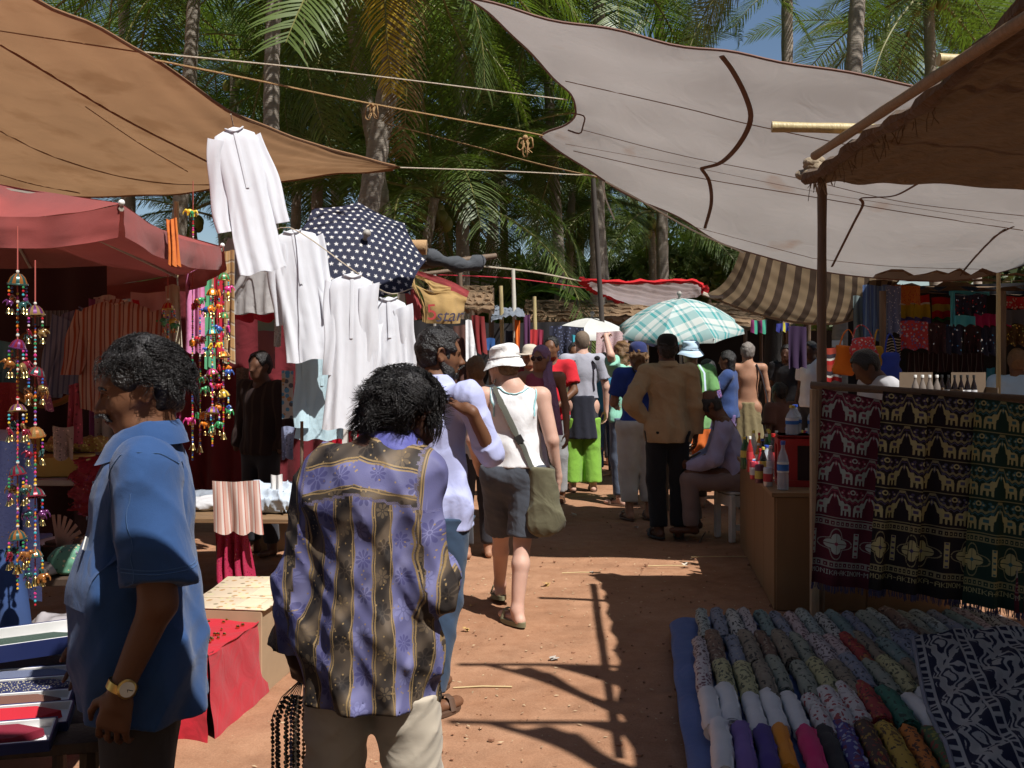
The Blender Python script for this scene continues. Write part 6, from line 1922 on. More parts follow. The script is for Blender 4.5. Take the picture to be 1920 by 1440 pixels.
def bead_string(label, px, y0, y1, d, seed, step=.17, dome=True, sc=1.0, top=None, dim=False):
 """festive hanging: cord, little striped domes, animal ornaments, bells and beads"""
 rg = random.Random(seed)
 q = P(px, y0, d); ln = (y1 - y0) * d / F_PX
 root = empty('bead_hanging', q, rg.uniform(0, 6), label, 'ornament')
 MB().tube([(0, 0, top or 0.0), (0, 0, -ln)], .0022, 5).build('cord', plain('cotton_cord', (.45, .1, .08), .9), root)
 z = -.05; bd = {}
 def bead(m, p, r): bd.setdefault(m, []).append((p, r))
 while z > -ln + .04:
  if dome:
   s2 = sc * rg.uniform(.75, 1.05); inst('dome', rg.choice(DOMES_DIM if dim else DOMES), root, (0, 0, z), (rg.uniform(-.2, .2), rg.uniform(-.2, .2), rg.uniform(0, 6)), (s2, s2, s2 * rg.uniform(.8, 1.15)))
   bead(7, (0, 0, z + .042 * sc), .006)
   for k in range(4):
    a = 1.57 * k + .3
    x, y = .032 * sc * math.cos(a), .032 * sc * math.sin(a)
    for j in range(3): bead(rg.randrange(9), (x, y, z - .012 - .011 * j), .0048)
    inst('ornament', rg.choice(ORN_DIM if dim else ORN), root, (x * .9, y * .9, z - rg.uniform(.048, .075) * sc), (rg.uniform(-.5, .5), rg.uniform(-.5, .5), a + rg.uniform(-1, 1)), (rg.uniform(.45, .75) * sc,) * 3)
    inst('bell', BELLM, root, (x * 1.05, y * 1.05, z - .098 * sc), (0, 0, 0), (.8 * sc,) * 3)
   n = int((step - .05) / .012)
  else:
   for k in range(3): inst('ornament', rg.choice(ORN), root, (rg.uniform(-.02, .02), rg.uniform(-.02, .02), z - rg.uniform(0, .02)), (0, 0, rg.uniform(0, 6)), (.7 * sc,) * 3)
   n = int(step / .012)
  for j in range(n): bead(rg.randrange(9), (0, 0, z - .03 - j * .012), rg.uniform(.004, .0062))
  z -= step
 inst('bell', BELLM, root, (0, 0, -ln - .01), (0, 0, 0), (1.3 * sc,) * 3)
 mb = MB()
 keys = sorted(bd)
 for i, m in enumerate(keys):
  mb.cur = i
  for p, r in bd[m]: mb.ball(p, r * sc, 6, 4)
 o = mb.build('beads', None, root, mats=[BEADC[m] for m in keys]); o['kind'] = 'stuff'
 return root

# ------------------------------------------------------------------ red market umbrella, left
RED_U = fabric('faded_red_canvas', (.31, .065, .058), trans=.10, var=.2, vscale=3, wr=.25, wr_scale=4)
def red_umbrella():
 rim = [P(228, 383, 3.3), P(417, 462, 4.6), P(333, 515, 6.6), P(77, 535, 7.6), Vector((-4.3, 6.2, 2.1)), Vector((-4.2, 4.2, 2.1)), Vector((-3.1, 3.5, 2.1)), P(-110, 392, 3.45)]
 apex = Vector((-2.55, 4.9, 2.43))
 root = empty('umbrella', (apex.x, apex.y, 0), 0, 'faded red market umbrella with drooping flap at the left edge', 'umbrella')
 o0 = Vector((apex.x, apex.y, 0))
 for i in range(len(rim)):
  a, b = rim[i], rim[(i + 1) % len(rim)]
  cols = []
  for t in np.linspace(0, 1, 6):
   e = a.lerp(b, t); e = e + Vector((0, 0, -.035 * 4 * t * (1 - t)))
   cols.append([apex.lerp(e, u) + Vector((0, 0, -.05 * math.sin(math.pi * u) * 4 * t * (1 - t))) - o0 for u in (0, .25, .5, .75, 1)])
  link('panel', Sheet(cols, 14, 14, .003, i).mesh('panel', RED_U), root)
  fl = []
  for t in np.linspace(.012, .985, 9):
   e = a.lerp(b, t) + Vector((0, 0, -.035 * 4 * t * (1 - t)))
   out = (e - apex); out.z = 0; out.normalize()
   wv = .008 * math.sin(t * 17 + i)
   fl.append([e - o0 + out * .002, e + out * (.012 + wv) - Vector((0, 0, .055)) - o0, e + out * (.010 + 2 * wv) - Vector((0, 0, .105)) - o0])
  link('flap', Sheet(fl, 30, 8, .002, i).mesh('flap', RED_U), root)
  MB().tube([apex - o0 - Vector((0, 0, .02)), a - o0 - Vector((0, 0, .015))], .009, 6).build('rib', plain('pale_rib', (.42, .38, .32), .5), root)
  MB().ball(a - o0 + Vector((0, 0, .005)), .011, 8, 6).build('rib_tip', plain('white_tip', (.8, .8, .78)), root)
 MB().tube([(0, 0, -.02), (0, 0, apex.z + .05)], .024, 10).build('pole', plain('umbrella_pole', (.35, .33, .3)), root)
red_umbrella()
o = hang('orange rag hanging from the flap of the red umbrella', F('orange_rag', (.62, .17, .035), wr=.3), (311, 331), (410, 497), 3.72, 2.5, .016, bx=(318, 337), name='rag')

# ------------------------------------------------------------------ white clothes hung over the lane
WSH = fabric('white_kurta', (.81, .83, .89), trans=.15, var=.02, wr=.08, wr_scale=5, sheen=0)
WSH_SHADED = fabric('shade_grey_kurta', (.52, .50, .50), trans=.18, var=.03, wr=.25, wr_scale=6)  # white cotton greyed: the shade it hangs in is put into the colour
SKY = fabric('pale_blue_cotton', (.52, .70, .78), trans=.15, var=.04, wr=.3)
garment('white kurta hung highest, swinging from the edge of the tan awning', WSH, 437, 238, 6.35, .92, .29, .56, 34, -13, .14, 'kurta', 'kurta', 3, res=.010)
garment('white kurta hanging below and behind the highest one', WSH, 548, 430, 6.9, .90, .33, .56, 16, -9, .05, 'kurta', 'kurta', 4, res=.010)
garment('white kurta greyed for shade, just right of the red umbrella', WSH_SHADED, 478, 432, 7.3, .60, .34, .35, -10, 0, .2, 'kurta', 'kurta', 5)
garment('white kurta hanging straight over the curly haired man', WSH, 660, 512, 6.5, 1.0, .28, .58, 16, 1, .02, 'kurta', 'kurta', 6, res=.010)
garment('white kurta hanging in front of the torn umbrella', WSH, 728, 556, 7.0, .68, .25, .46, 10, -2, .08, 'kurta', 'kurta', 7, res=.010)
garment('pale blue shirt hanging lowest over the cloth table', SKY, 606, 650, 7.2, .66, .30, .5, 18, 2, .05, 'hanging_shirt', 'shirt', 8)
hang('strip of lime green cloth beside the pale blue shirt', F('lime_cloth', (.22, .55, .10)), (560, 576), (690, 795), 7.25, 1.2, .02, bx=(564, 585))
rope('line strung with white kurtas', [P(433, 214, 6.35), P(480, 425, 7.1), P(548, 428, 6.9), P(660, 505, 6.5), P(728, 550, 7.0), P(775, 540, 7.4)], .004, ROPE_PALE)
pole('short bamboo stake beside the highest kurta', P(331, 520, 6.6), P(331, 378, 6.6), .017)

# ------------------------------------------------------------------ starred umbrella
def star_art():
 n = 768
 Y, X = np.mgrid[0:n, 0:n] / n
 img = np.ones((n, n, 3)) * np.array([lin((40, 44, 66))])
 k = 17
 for i in range(k):
  for j in range(k):
   cx, cy = (i + .5 + (.5 if j % 2 else 0)) / k, (j + .5) / k
   x0, x1, y0, y1 = [int(np.clip(v * n, 0, n)) for v in (cx - .03, cx + .03, cy - .03, cy + .03)]
   dx, dy = X[y0:y1, x0:x1] - cx, Y[y0:y1, x0:x1] - cy
   th = np.arctan2(dy, dx) + i * .4; r = np.hypot(dx, dy)
   a = np.abs(((th / (2 * np.pi) * 5) % 1) - .5) * 2
   m = r < .0185 * (.38 + .62 * a ** 1.6)
   img[y0:y1, x0:x1][m] = lin((226, 224, 222))
 s = np.clip(img, 0, 1)
 return np.where(s <= .0031308, s * 12.92, 1.055 * s ** (1 / 2.4) - .055)
STARS = image_mat('starred_cloth', star_art(), .7, bump=.1)
umbrella('tilted navy umbrella printed with white stars', P(684, 448, 7.35), .50, .12, (.35, -.72, .60), STARS, 8, 0, 1.6, .3)
# torn tan and red umbrella with lettering
TANU = fabric('tan_umbrella_cloth', (.46, .30, .12), trans=.25, var=.15, wr=.3)
REDU = fabric('faded_red_umbrella', (.45, .08, .085), trans=.2, var=.15, wr=.3)
tu = empty('umbrella', G(800, 9.2), 0, 'torn tan and red umbrella lettered 5star', 'umbrella')
tl = tu.location
def PT(px, py, d): return P(px, py, d) - tl
hole = [(778, 522), (814, 548)]
for cols in ([[PT(766, 511, 9.2), PT(768, 530, 9.15), PT(788, 565, 9.1), PT(792, 603, 9.1)], [PT(777, 515, 9.2), PT(779, 534, 9.15), PT(793, 566, 9.08), PT(800, 606, 9.1)]],
   [[PT(777, 533, 9.15), PT(790, 548, 9.12), PT(798, 575, 9.1), PT(800, 606, 9.1)], [PT(815, 549, 9.12), PT(816, 555, 9.12), PT(822, 580, 9.05), PT(826, 607, 9.05)], [PT(845, 545, 9.15), PT(846, 556, 9.12), PT(850, 580, 9.05), PT(852, 607, 9.05)], [PT(876, 558, 9.2), PT(872, 570, 9.2), PT(868, 588, 9.18), PT(862, 606, 9.15)]],
   [[PT(777, 515, 9.2), PT(779, 521, 9.19)], [PT(800, 523, 9.2), PT(800, 530, 9.18)], [PT(817, 530, 9.19), PT(815, 549, 9.12)], [PT(846, 538, 9.18), PT(845, 546, 9.15)]]):
 link('tan_panel', Sheet(cols, 24, 20, .004, 5).mesh('tan_panel', TANU), tu)
link('red_panel', Sheet([[PT(768, 504, 9.2), PT(769, 512, 9.21)], [PT(800, 512, 9.2), PT(800, 525, 9.21)], [PT(845, 527, 9.2), PT(844, 545, 9.2)], [PT(880, 546, 9.22), PT(874, 563, 9.22)]], 20, 6, .002).mesh('red_panel', REDU), tu)
link('red_panel', Sheet([[PT(757, 522, 9.25), PT(760, 560, 9.22), PT(766, 604, 9.2)], [PT(772, 535, 9.2), PT(776, 560, 9.17), PT(778, 600, 9.15)], [PT(790, 564, 9.12), PT(790, 580, 9.12), PT(790, 598, 9.12)]], 14, 14, .004).mesh('red_panel', REDU), tu)
link('white_panel', Sheet([[PT(744, 545, 9.3), PT(750, 580, 9.3), PT(757, 610, 9.3)], [PT(757, 522, 9.26), PT(760, 560, 9.25), PT(766, 606, 9.22)]], 8, 10, .003).mesh('white_panel', fabric('cream_cloth', (.65, .58, .48), trans=.2)), tu)
MB().tube([PT(815, 515, 9.6), PT(815, 620, 9.6), Vector((PT(815, 655, 9.6).x, PT(815, 655, 9.6).y, 0))], .015, 8).build('pole', plain('umbrella_pole', (.35, .33, .3)), tu)
def lettering(txt, size, mat, name, parent, loc, rot, shear=0.0, extrude=.001):
 cu = bpy.data.curves.new(name, 'FONT'); cu.body = txt; cu.size = size; cu.extrude = extrude; cu.shear = shear
 ob = bpy.data.objects.new(name, cu); COL.objects.link(ob)
 dg = bpy.context.evaluated_depsgraph_get()
 me = bpy.data.meshes.new_from_object(ob.evaluated_get(dg))
 bpy.data.objects.remove(ob); me.materials.clear(); me.materials.append(mat)
 o = link(name, me, parent); o.location = loc; o.rotation_euler = rot
 return o
lettering('5', .20, plain('red_ink', (.45, .05, .05), .8), 'lettering', tu, PT(800, 600, 9.0), (R(88), R(-4), R(2)))
lettering('star', .155, plain('navy_ink', (.05, .045, .09), .8), 'lettering', tu, PT(816, 603, 9.0), (R(88), R(-2), R(2)), .3)
# ------------------------------------------------------------------ ornaments
rg_ = random.Random(2)
for i, (px, y0, y1, d, dm, lb) in enumerate((
  (33, 500, 1062, 3.0, True, 'long string of bells and mirrored domes nearest the left edge'),
  (66, 560, 1085, 3.15, True, 'second long string of bells hanging beside the leftmost one'),
  (315, 560, 640, 5.0, True, 'single small dome ornament hanging over the head of the man in blue'),
  (362, 380, 470, 5.6, False, 'short strand of red and amber beads hanging under the tan awning'),
  (361, 550, 835, 5.5, False, 'thin strand of small painted birds, left of the four bright domes'),
  (375, 545, 840, 5.6, False, 'thin strand of tiny beads and animals just right of the painted birds'),
  (398, 535, 800, 5.4, True, 'string of dome ornaments, left of the bright pair'),
  (419, 505, 815, 5.45, True, 'string of dome ornaments with orange elephants, right of the bright pair'))):
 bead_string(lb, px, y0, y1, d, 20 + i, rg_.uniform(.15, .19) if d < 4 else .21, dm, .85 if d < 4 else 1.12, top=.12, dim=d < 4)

# ------------------------------------------------------------------ left stall: cloths, shelf, tables
FLORAL = speckle('pale_floral', (.50, .43, .38), [(.25, .10, .12), (.35, .28, .2)], 55, .22)
hang('pale flowered curtain hanging behind the man in blue', FLORAL, (176, 216), (555, 850), 5.6, 2.5, .03, bx=(180, 240))
hang('purple edging strip along the flowered curtain', F('purple_edge', (.20, .05, .15)), (166, 178), (560, 860), 5.58, 1, .012)
garment('blue and white striped shirt hanging behind the man in blue', stripes('blue_stripe', [(.24, .28, .42), (.12, .15, .28)], [2, 1], 40, 'X', coords='Object'), 172, 575, 5.2, .46, .30, .4, 20, 4, .12, seed=11, res=.014)
garment('red striped collarless kurta hanging above the head of the man in blue', stripes('red_stripe', [(.55, .42, .36), (.36, .10, .06), (.50, .34, .28), (.22, .06, .06)], [3, 2, 2, 1], 22, 'X', coords='Object'), 218, 560, 5.0, .55, .36, .30, 0, 0, .2, name='kurta', cat='kurta', seed=12, res=.014)
hang('dusty pink cloth with a black rectangle drawn on it', F('dusty_pink', (.55, .33, .32), wr=.3), (245, 312), (548, 660), 5.3, 2, .02)
hang('triangle of red cloth beside the dusty pink one', F('signal_red', (.5, .02, .04)), (247, 260), (562, 640), 5.22, 1, .01, bx=(268, 276))
hang('bright blue cloth corner beside the red triangle', F('azure', (.03, .20, .45)), (258, 276), (585, 640), 5.2, 1.3, .012, bx=(270, 296))
hang('cream cloth hanging under the corner of the red umbrella', F('cream_drape', (.55, .50, .36), wr=.3), (311, 336), (535, 720), 5.9, 1.6, .03, bx=(322, 346))
hang('tall pink cloth hanging behind the bead strings', F('candy_pink', (.62, .22, .42), wr=.3), (348, 384), (500, 660), 6.0, 2, .025)
hang('green cloth strip next to the tall pink cloth', F('jade_cloth', (.10, .35, .18)), (385, 400), (505, 690), 6.05, 1.2, .02)
hang('red cloth strip between green and plaid cloths', F('signal_red', (.5, .02, .04)), (399, 421), (490, 670), 6.1, 1.4, .02)
hang('tan plaid cloth hanging behind the bright domes', stripes('tan_plaid', [(.50, .30, .13), (.04, .03, .03), (.50, .30, .13), (.6, .58, .5)], [6, 1, 2, 1], 4, 'U', cross=('V', [(.50, .30, .13), (.04, .03, .03), (.6, .58, .5)], [6, 1, 1], 9)), (420, 440), (470, 680), 6.15, 1.3, .02)
MAROON = F('maroon_wall', (.13, .010, .016), wr=.3)
hang('maroon cloth wall at the back of the cloth stall', MAROON, (335, 690), (520, 930), 8.9, 7, .05)
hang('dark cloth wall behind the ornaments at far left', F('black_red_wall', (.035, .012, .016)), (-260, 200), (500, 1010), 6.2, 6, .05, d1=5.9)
hang('pink and green panel in the gloom beside the stallkeeper', stripes('pink_green', [(.35, .5, .42), (.40, .16, .18)], [1, 3], 1, 'V'), (483, 515), (597, 690), 8.4, 1, .01)
hang('bright red border cloth above the stallkeeper', F('signal_red', (.5, .02, .04)), (425, 530), (560, 602), 8.3, 3, .03)
hang('speckled white strip beside the pink panel', speckle('white_speckle', (.6, .6, .6), [(.15, .15, .15)], 90, .3), (514, 528), (600, 650), 8.35, 1, .01)
hang('red and white cloth hanging behind the straight white kurta', stripes('red_white_drape', [(.45, .01, .03), (.7, .68, .66)], [2, 1], 2, 'U'), (622, 682), (770, 880), 7.6, 2.5, .03)
hang('stack of printed magazines leaning in the cloth stall', speckle('magazine', (.55, .5, .45), [(.1, .3, .5), (.5, .25, .1), (.1, .1, .12)], 26, .5), (528, 550), (695, 785), 7.6, .6, .006, name='magazine_rack', cat='magazines')
hang('teal cloth hanging at the left edge', F('teal_wall', (.06, .16, .20)), (-60, 30), (640, 735), 4.6, 2, .03)
hang('dark red sequinned cloth at the left edge', speckle('red_sequin', (.24, .008, .016), [(.5, .1, .05)], 120, .18, metal_dots=True), (-60, 34), (720, 850), 4.5, 2, .03)
hang('navy sequinned cloth falling at the left edge', speckle('navy_sequin', (.018, .022, .075), [(.5, .55, .7)], 70, .16, metal_dots=True), (-80, 62), (828, 1120), 3.6, 3, .03, bx=(-80, 74))
hang('blue tarpaulin skirt below the navy sequinned cloth', F('blue_tarp', (.035, .07, .19)), (-80, 40), (1030, 1240), 3.4, 2, .04, bx=(-80, 66))
hang('pink embroidered sash hanging beside the second bell string', speckle('pink_embroidery', (.35, .10, .20), [(.7, .45, .4)], 110, .35), (62, 80), (690, 770), 4.3, 1, .01, bx=(82, 100))
hang('gold edged sash hanging in front of the flowered curtain', speckle('gold_sash', (.25, .09, .05), [(.6, .35, .12)], 140, .35), (124, 132), (610, 720), 5.3, 1, .008, bx=(120, 134))
hang('row of grey books or tapes on the upper shelf', stripes('book_spines', [(.10, .11, .13), (.22, .22, .24), (.06, .06, .08)], [2, 1, 1], 9, 'U'), (60, 130), (582, 612), 5.4, .5, .004, name='books', cat='books')
o = MB().lathe([(.19, -.02), (.20, 0), (.19, .02)], P(85, 690, 5.5), 28, Euler((R(90), 0, R(15))).to_matrix()).build('round_mirror', plain('dark_mirror', (.06, .015, .015), .2)); tag(o, 'round dark red mirror with brass frame on the stall wall', 'mirror')
MB().tube([P(85, 690, 5.46) + Vector((.20 * math.cos(a), .02 * math.cos(a), .20 * math.sin(a))) for a in np.linspace(0, 6.284, 28)], .02, 6).build('frame', plain('brass_frame', (.3, .18, .06), .4, .6), o)
# tables
table('dark table carrying the boxed neckties', (-1.78, 2.92, 0), (1.35, 1.15, .655), DARKWOOD, DARKWOOD, R(12))
table('dark shelf table with carved wooden boxes', (-2.22, 4.35, 0), (1.2, .8, .72), DARKWOOD, DARKWOOD, R(4))
table('low table with printed game boards', (-2.05, 3.72, 0), (1.0, .5, .52), PLANK, DARKWOOD, R(4))
table('white topped table behind the carved boxes', (-2.55, 5.35, 0), (1.1, .7, .98), plain('white_board', (.5, .47, .44), .6), STICK, R(-4))
table('long cloth table with folded clothes right of the man in blue', (-1.72, 7.05, 0), (1.2, 1.4, .56), PLANK, STICK, R(-3))
# tie boxes
NAVYBOX = plain('navy_card', (.02, .03, .11), .4); WHITEBOX = plain('white_card', (.80, .79, .78), .6)
TIES = [('maroon', (.20, .012, .03)), ('navy dotted', None), ('dark green', (.03, .06, .045)), ('red', (.50, .015, .03)), ('grey blue', (.12, .14, .22)), ('violet', (.13, .06, .25)), ('brown', (.16, .07, .05)), ('black', (.015, .015, .02))]
def tie_box(label, loc, rz, tie, tilt=0.0, L=.33, W=.105, H=.028):
 root = empty('tie_box', loc, rz, label, 'box', None); root.rotation_euler = (tilt, 0, rz)
 mb = MB(); mb.box((0, 0, .003), (L, W, .006)); mb.build('base', WHITEBOX, root)
 for i, (c, s) in enumerate((((0, -W / 2, H / 2), (L, .004, H)), ((0, W / 2, H / 2), (L, .004, H)), ((-L / 2, 0, H / 2), (.004, W - .005, H)), ((L / 2, 0, H / 2), (.004, W - .005, H)))):
  MB().box(c, s).build('side', NAVYBOX, root)
  MB().box((c[0] * (1 - .0045 / max(abs(c[0]), .01) if c[0] else 1), c[1] * (1 - .0045 / max(abs(c[1]), .01) if c[1] else 1), c[2] + .0015), (s[0] - (.008 if s[0] > .1 else 0), s[1] - (.008 if s[1] > .05 else 0), s[2] - .004)).build('lining', WHITEBOX, root)
 m = speckle('dotted_tie', (.02, .025, .08), [(.5, .45, .3)], 160, .3) if tie[1] is None else fabric('tie_' + tie[0].replace(' ', '_'), tie[1], rough=.45, weave=1500)
 vs = []
 pts = [(-.15, .042), (-.15, -.042), (.08, -.036), (.145, 0), (.08, .036)]
 mb = MB(); mb.add([(x, y, .010) for x, y in pts] + [(x * .98, y * .85, .030) for x, y in pts], [(4, 3, 2, 1, 0), (5, 6, 7, 8, 9)] + [(i, (i + 1) % 5, 5 + (i + 1) % 5, 5 + i) for i in range(5)])
 mb.build('necktie', m, root)
 return root
ordn = ('first', 'second', 'third', 'fourth', 'fifth', 'sixth', 'seventh', 'eighth', 'ninth')
base = Vector((-1.29, 2.46, .66))
for cidx in range(2):
 for r in range(8):
  if cidx == 1 and r == 7: continue
  tie = TIES[(r * 3 + cidx * 2) % len(TIES)]
  ang = R(14)
  ux, uy = Vector((math.cos(ang), math.sin(ang), 0)), Vector((-math.sin(ang), math.cos(ang), 0))
  q = base + ux * (-.345 * cidx + .02 * (r % 2)) + uy * (r * .112)
  tie_box('open navy box with %s necktie, %s from the front in the %s row' % (tie[0], ordn[r], ('right', 'left')[cidx]), q + Vector((0, 0, .004 * (r % 2))), ang, tie, R(12))
tie_box('open navy box propped on top of the other tie boxes', P(48, 1205, 2.98) + Vector((0, 0, -.02)), R(32), TIES[2], R(9), .40, .13, .05)
# game boards, carved boxes, incense
for i in range(3):
 o = box('%s of three brown printed game boards on the low table' % ('left', 'middle', 'right')[i], (-2.15 + .27 * i, 3.66 + .03 * i, .523), (.25, .33, .022), stripes('game_print', [(.20, .10, .055), (.55, .48, .38)], [5, 1], 4, 'X', cross=('Y', [(.20, .10, .055), (.55, .48, .38)], [5, 1], 4), coords='Object'), R(6), 'game_board', 'board game')
 MB().box((0, .06, .0235), (.12, .06, .003)).build('title_panel', plain('cream_print', (.6, .5, .3)), o)
heap('crumpled clear plastic bag of trinkets on the low table', plain('milky_plastic', (.45, .42, .44), .15, alpha=.8), (-1.72, 3.86, .523), (.22, .14, .09), 'plastic_bag', 'bag', 5)
rg = random.Random(8)
for i in range(7):
 sz = (rg.uniform(.14, .24), rg.uniform(.10, .16), rg.uniform(.06, .13))
 o = box(('dark carved box at the left end of the shelf', 'squat carved box beside the left one', 'tall carved box in the middle of the shelf', 'carved box with brass inlay right of the tall one', 'reddish carved box right of the inlaid one', 'low open carved tray', 'carved box at the right end of the shelf')[i], (-2.55 + .17 * i, 4.15 + rg.uniform(-.02, .12), .722), sz, wood('carved_wood_%d' % (i % 3), [(.10, .05, .025), (.16, .07, .035), (.20, .10, .05)][i % 3], 0), rg.uniform(-.3, .3), 'carved_box')
 MB().box((0, 0, sz[2] + .008), (sz[0] * .9, sz[1] * .9, .016), None, .004).build('lid', wood('carved_wood_%d' % ((i + 1) % 3), (.12, .06, .03), 0), o)
for i in range(9):
 c = [(.6, .42, .05), (.5, .12, .08), (.15, .2, .4), (.6, .55, .5), (.55, .28, .06)][i % 5]
 box(('yellow', 'red', 'blue', 'white', 'orange')[i % 5] + ' incense packet, %s along the back of the shelf' % ordn[i], (-2.35 + .095 * i, 4.5 + .04 * (i % 3), .722 + .02 * (i % 2)), (.08, .2, .03 + .01 * (i % 3)), plain('packet_%d' % (i % 5), c, .5), rg.uniform(-.4, .4), 'incense_packet', 'packet')
fan = empty('folding_fan', (-1.88, 4.20, .80), R(-20), 'open pink wooden folding fan standing among the carved boxes', 'fan')
for i in range(9):
 a = R(-10 + 14 * i)
 MB().box((math.cos(a) * .07, 0, math.sin(a) * .07), (.13, .003, .016), Euler((0, -a, 0)).to_matrix()).build('blade', plain('pink_wood', (.5, .26, .18), .6), fan)
box('yellow cardboard box on the white topped table', (-2.32, 5.15, .982), (.34, .2, .10), plain('yellow_card', (.62, .45, .12), .6), R(8))
heap('gold embroidered cushion on the white topped table', speckle('gold_cushion', (.45, .30, .08), [(.7, .6, .2), (.4, .1, .1)], 60), (-2.28, 5.3, 1.085), (.3, .2, .08), 'cushion', 'cushion', 4)
heap('red sequinned cloth spilling off the white topped table', speckle('red_mirror_cloth', (.33, .012, .03), [(.6, .3, .2), (.1, .05, .3)], 90, .2, metal_dots=True), (-1.98, 4.98, .80), (.34, .22, .30), 'cloth_heap', 'cloth', 6, amp=.03)
heap('white bolster lying at the left edge', F('bolster_white', (.52, .50, .55)), (-2.10, 3.98, 1.18), (.4, .16, .12), 'bolster', 'bolster', 7, amp=.006)
# piles on the long cloth table
heap('rumpled pale blue denim pile on the cloth table', F('pale_denim', (.48, .55, .64), wr=.4), (-1.52, 6.72, .562), (.75, .45, .16), 'clothes_pile', 'clothes', 11, amp=.03)
for i, (c, dx, dy) in enumerate((((.5, .5, .52), -.35, .25), ((.08, .1, .2), -.1, .45), ((.45, .03, .05), .18, .50), ((.25, .28, .33), -.40, .62), ((.12, .05, .06), .05, .80), ((.55, .5, .45), .32, .20))):
 heap(('folded grey cloth at the back left of the pile', 'folded navy cloth behind the pale denim', 'folded red cloth at the right of the cloth table', 'folded slate cloth deep on the cloth table', 'folded maroon cloth at the back of the cloth table', 'folded cream cloth right of the pale denim')[i],
  F('folded_%d' % i, c, wr=.4), (-1.68 + dx, 6.5 + dy, .562), (.36, .28, .07), seed=20 + i, amp=.012)
o = hang('white fringed shawl hanging over the corner of the cloth table', F('white_shawl', (.68, .66, .64), wr=.3), (508, 530), (890, 935), 6.6, 2, .02)
hang('peach striped cloth hung over the front of the cloth table', stripes('peach_stripe', [(.66, .42, .36), (.75, .66, .62), (.52, .2, .16)], [3, 2, 1], 9, 'U'), (398, 486), (902, 1000), 6.2, 2.6, .02, bx=(402, 492))
hang('crimson sequinned skirt hanging below the peach stripes', speckle('crimson_sequin', (.38, .012, .06), [(.8, .55, .4), (.5, .05, .3)], 60, .2, metal_dots=True), (402, 462), (992, 1092), 6.3, 4, .05, bx=(402, 474))
o = box('open cardboard carton on the ground beside the cloth table', G(512, 8.3), (.30, .30, .34), plain('cardboard', (.40, .28, .17), .85, var=.12), R(10), 'carton')
for sx in (-1, 1): MB().box((sx * .19, 0, .33), (.10, .29, .004), Euler((0, sx * .5, 0)).to_matrix()).build('flap', plain('cardboard', (.40, .28, .17)), o)
# carton with printed pictures, red cloth stand
CARD = plain('cardboard', (.40, .28, .17))
o = box('long cardboard carton with printed pictures laid on top', (-1.30, 5.05, 0), (.36, .62, .40), CARD, R(-8), 'carton')
for i in range(3):
 p_ = box('%s printed religious picture sheet on the carton' % ('front', 'middle', 'back')[i], (-1.33 + .01 * i, 4.86 + .2 * i, .403 + .004 * i), (.40, .24, .004), speckle('picture_print', (.62, .50, .36), [(.45, .25, .1), (.6, .55, .3), (.25, .2, .12)], 28, .35), R(-8 + 4 * i), 'picture_sheet', 'picture', bev=.0008)
 MB().box((.09, 0, .0055), (.10, .16, .002)).build('picture_panel', plain('picture_panel', (.72, .6, .42)), p_)
REDC = F('stand_red', (.44, .012, .025), wr=.4)
rs = empty('covered_stand', (-1.40, 4.52, 0), R(-8), 'low stand covered with a bright red cloth in front of the carton', 'stand')
cols_ = [[Vector((x * (1 + .10 * (z == 0) + .02 * math.sin(9 * y)), y + .012 * math.sin(14 * x), z)) for y in (-.30, -.15, 0, .15, .30)] for x, z in ((-.20, .005), (-.19, .17), (-.185, .335), (-.17, .345), (0, .348), (.17, .345), (.185, .335), (.195, .17), (.215, .005))]
link('cloth', Sheet(cols_, 50, 30, .004, 2).mesh('cloth', REDC), rs)
link('cloth_front', Sheet([[Vector((x * (1 + .1 * (z < .1)), -.302 - (.03 if z < .1 else 0) + .01 * math.sin(20 * x + z * 3), z)) for z in (.343, .2, .005)] for x in np.linspace(-.185, .185, 8)], 30, 14, .004, 4).mesh('cloth_front', REDC), rs)
tr = MB()
for i in range(60): tr.ball((rg.uniform(-.15, .15), rg.uniform(-.28, .28), .352), rg.uniform(.006, .011), 6, 4)
tr.build('brass_trinkets', BELL, rs)['kind'] = 'stuff'
rg9 = random.Random(31)
for i, (px, py, d, w, h_, c) in enumerate(((100, 640, 5.2, 26, 90, (.30, .22, .12)), (140, 720, 5.0, 22, 110, (.40, .06, .10)), (60, 800, 4.7, 30, 70, (.45, .30, .08)), (118, 800, 4.9, 40, 60, (.5, .42, .38)), (150, 600, 5.5, 16, 120, (.14, .18, .28)), (290, 640, 5.5, 30, 130, (.50, .42, .36)), (330, 700, 5.8, 20, 160, (.30, .04, .12)), (455, 690, 8.2, 24, 120, (.18, .12, .10)), (540, 800, 7.5, 24, 60, (.30, .34, .5)))):
 hang(('tan', 'crimson', 'mustard', 'cream', 'slate blue', 'sand coloured', 'wine red', 'brown', 'periwinkle')[i] + ' cloth hanging among the goods of the left stall', speckle('stall_print_%d' % i, c, [[q * .4 for q in c], [min(1, q * 1.7) for q in c]], rg9.uniform(40, 90), .3), (px - w / 2, px + w / 2), (py, py + h_), d, 1.6, .02)
for i in range(10):
 c = [(.5, .08, .06), (.55, .4, .1), (.1, .12, .3), (.5, .45, .4), (.12, .3, .2)][i % 5]
 heap('small %s bundle, %s along the front of the left stall tables' % (('red', 'yellow', 'navy', 'cream', 'green')[i % 5], ('first', 'second', 'third', 'fourth', 'fifth', 'sixth', 'seventh', 'eighth', 'ninth', 'tenth')[i]), speckle('bundle_%d' % (i % 5), c, [[q * .4 for q in c], (.6, .5, .3)], 60, .3), (-2.72 + .105 * i, 4.02 + .05 * (i % 2), .722), (.13, .10, rg9.uniform(.05, .12)), 'bundle', 'bundle', 60 + i, res=.013, amp=.012)
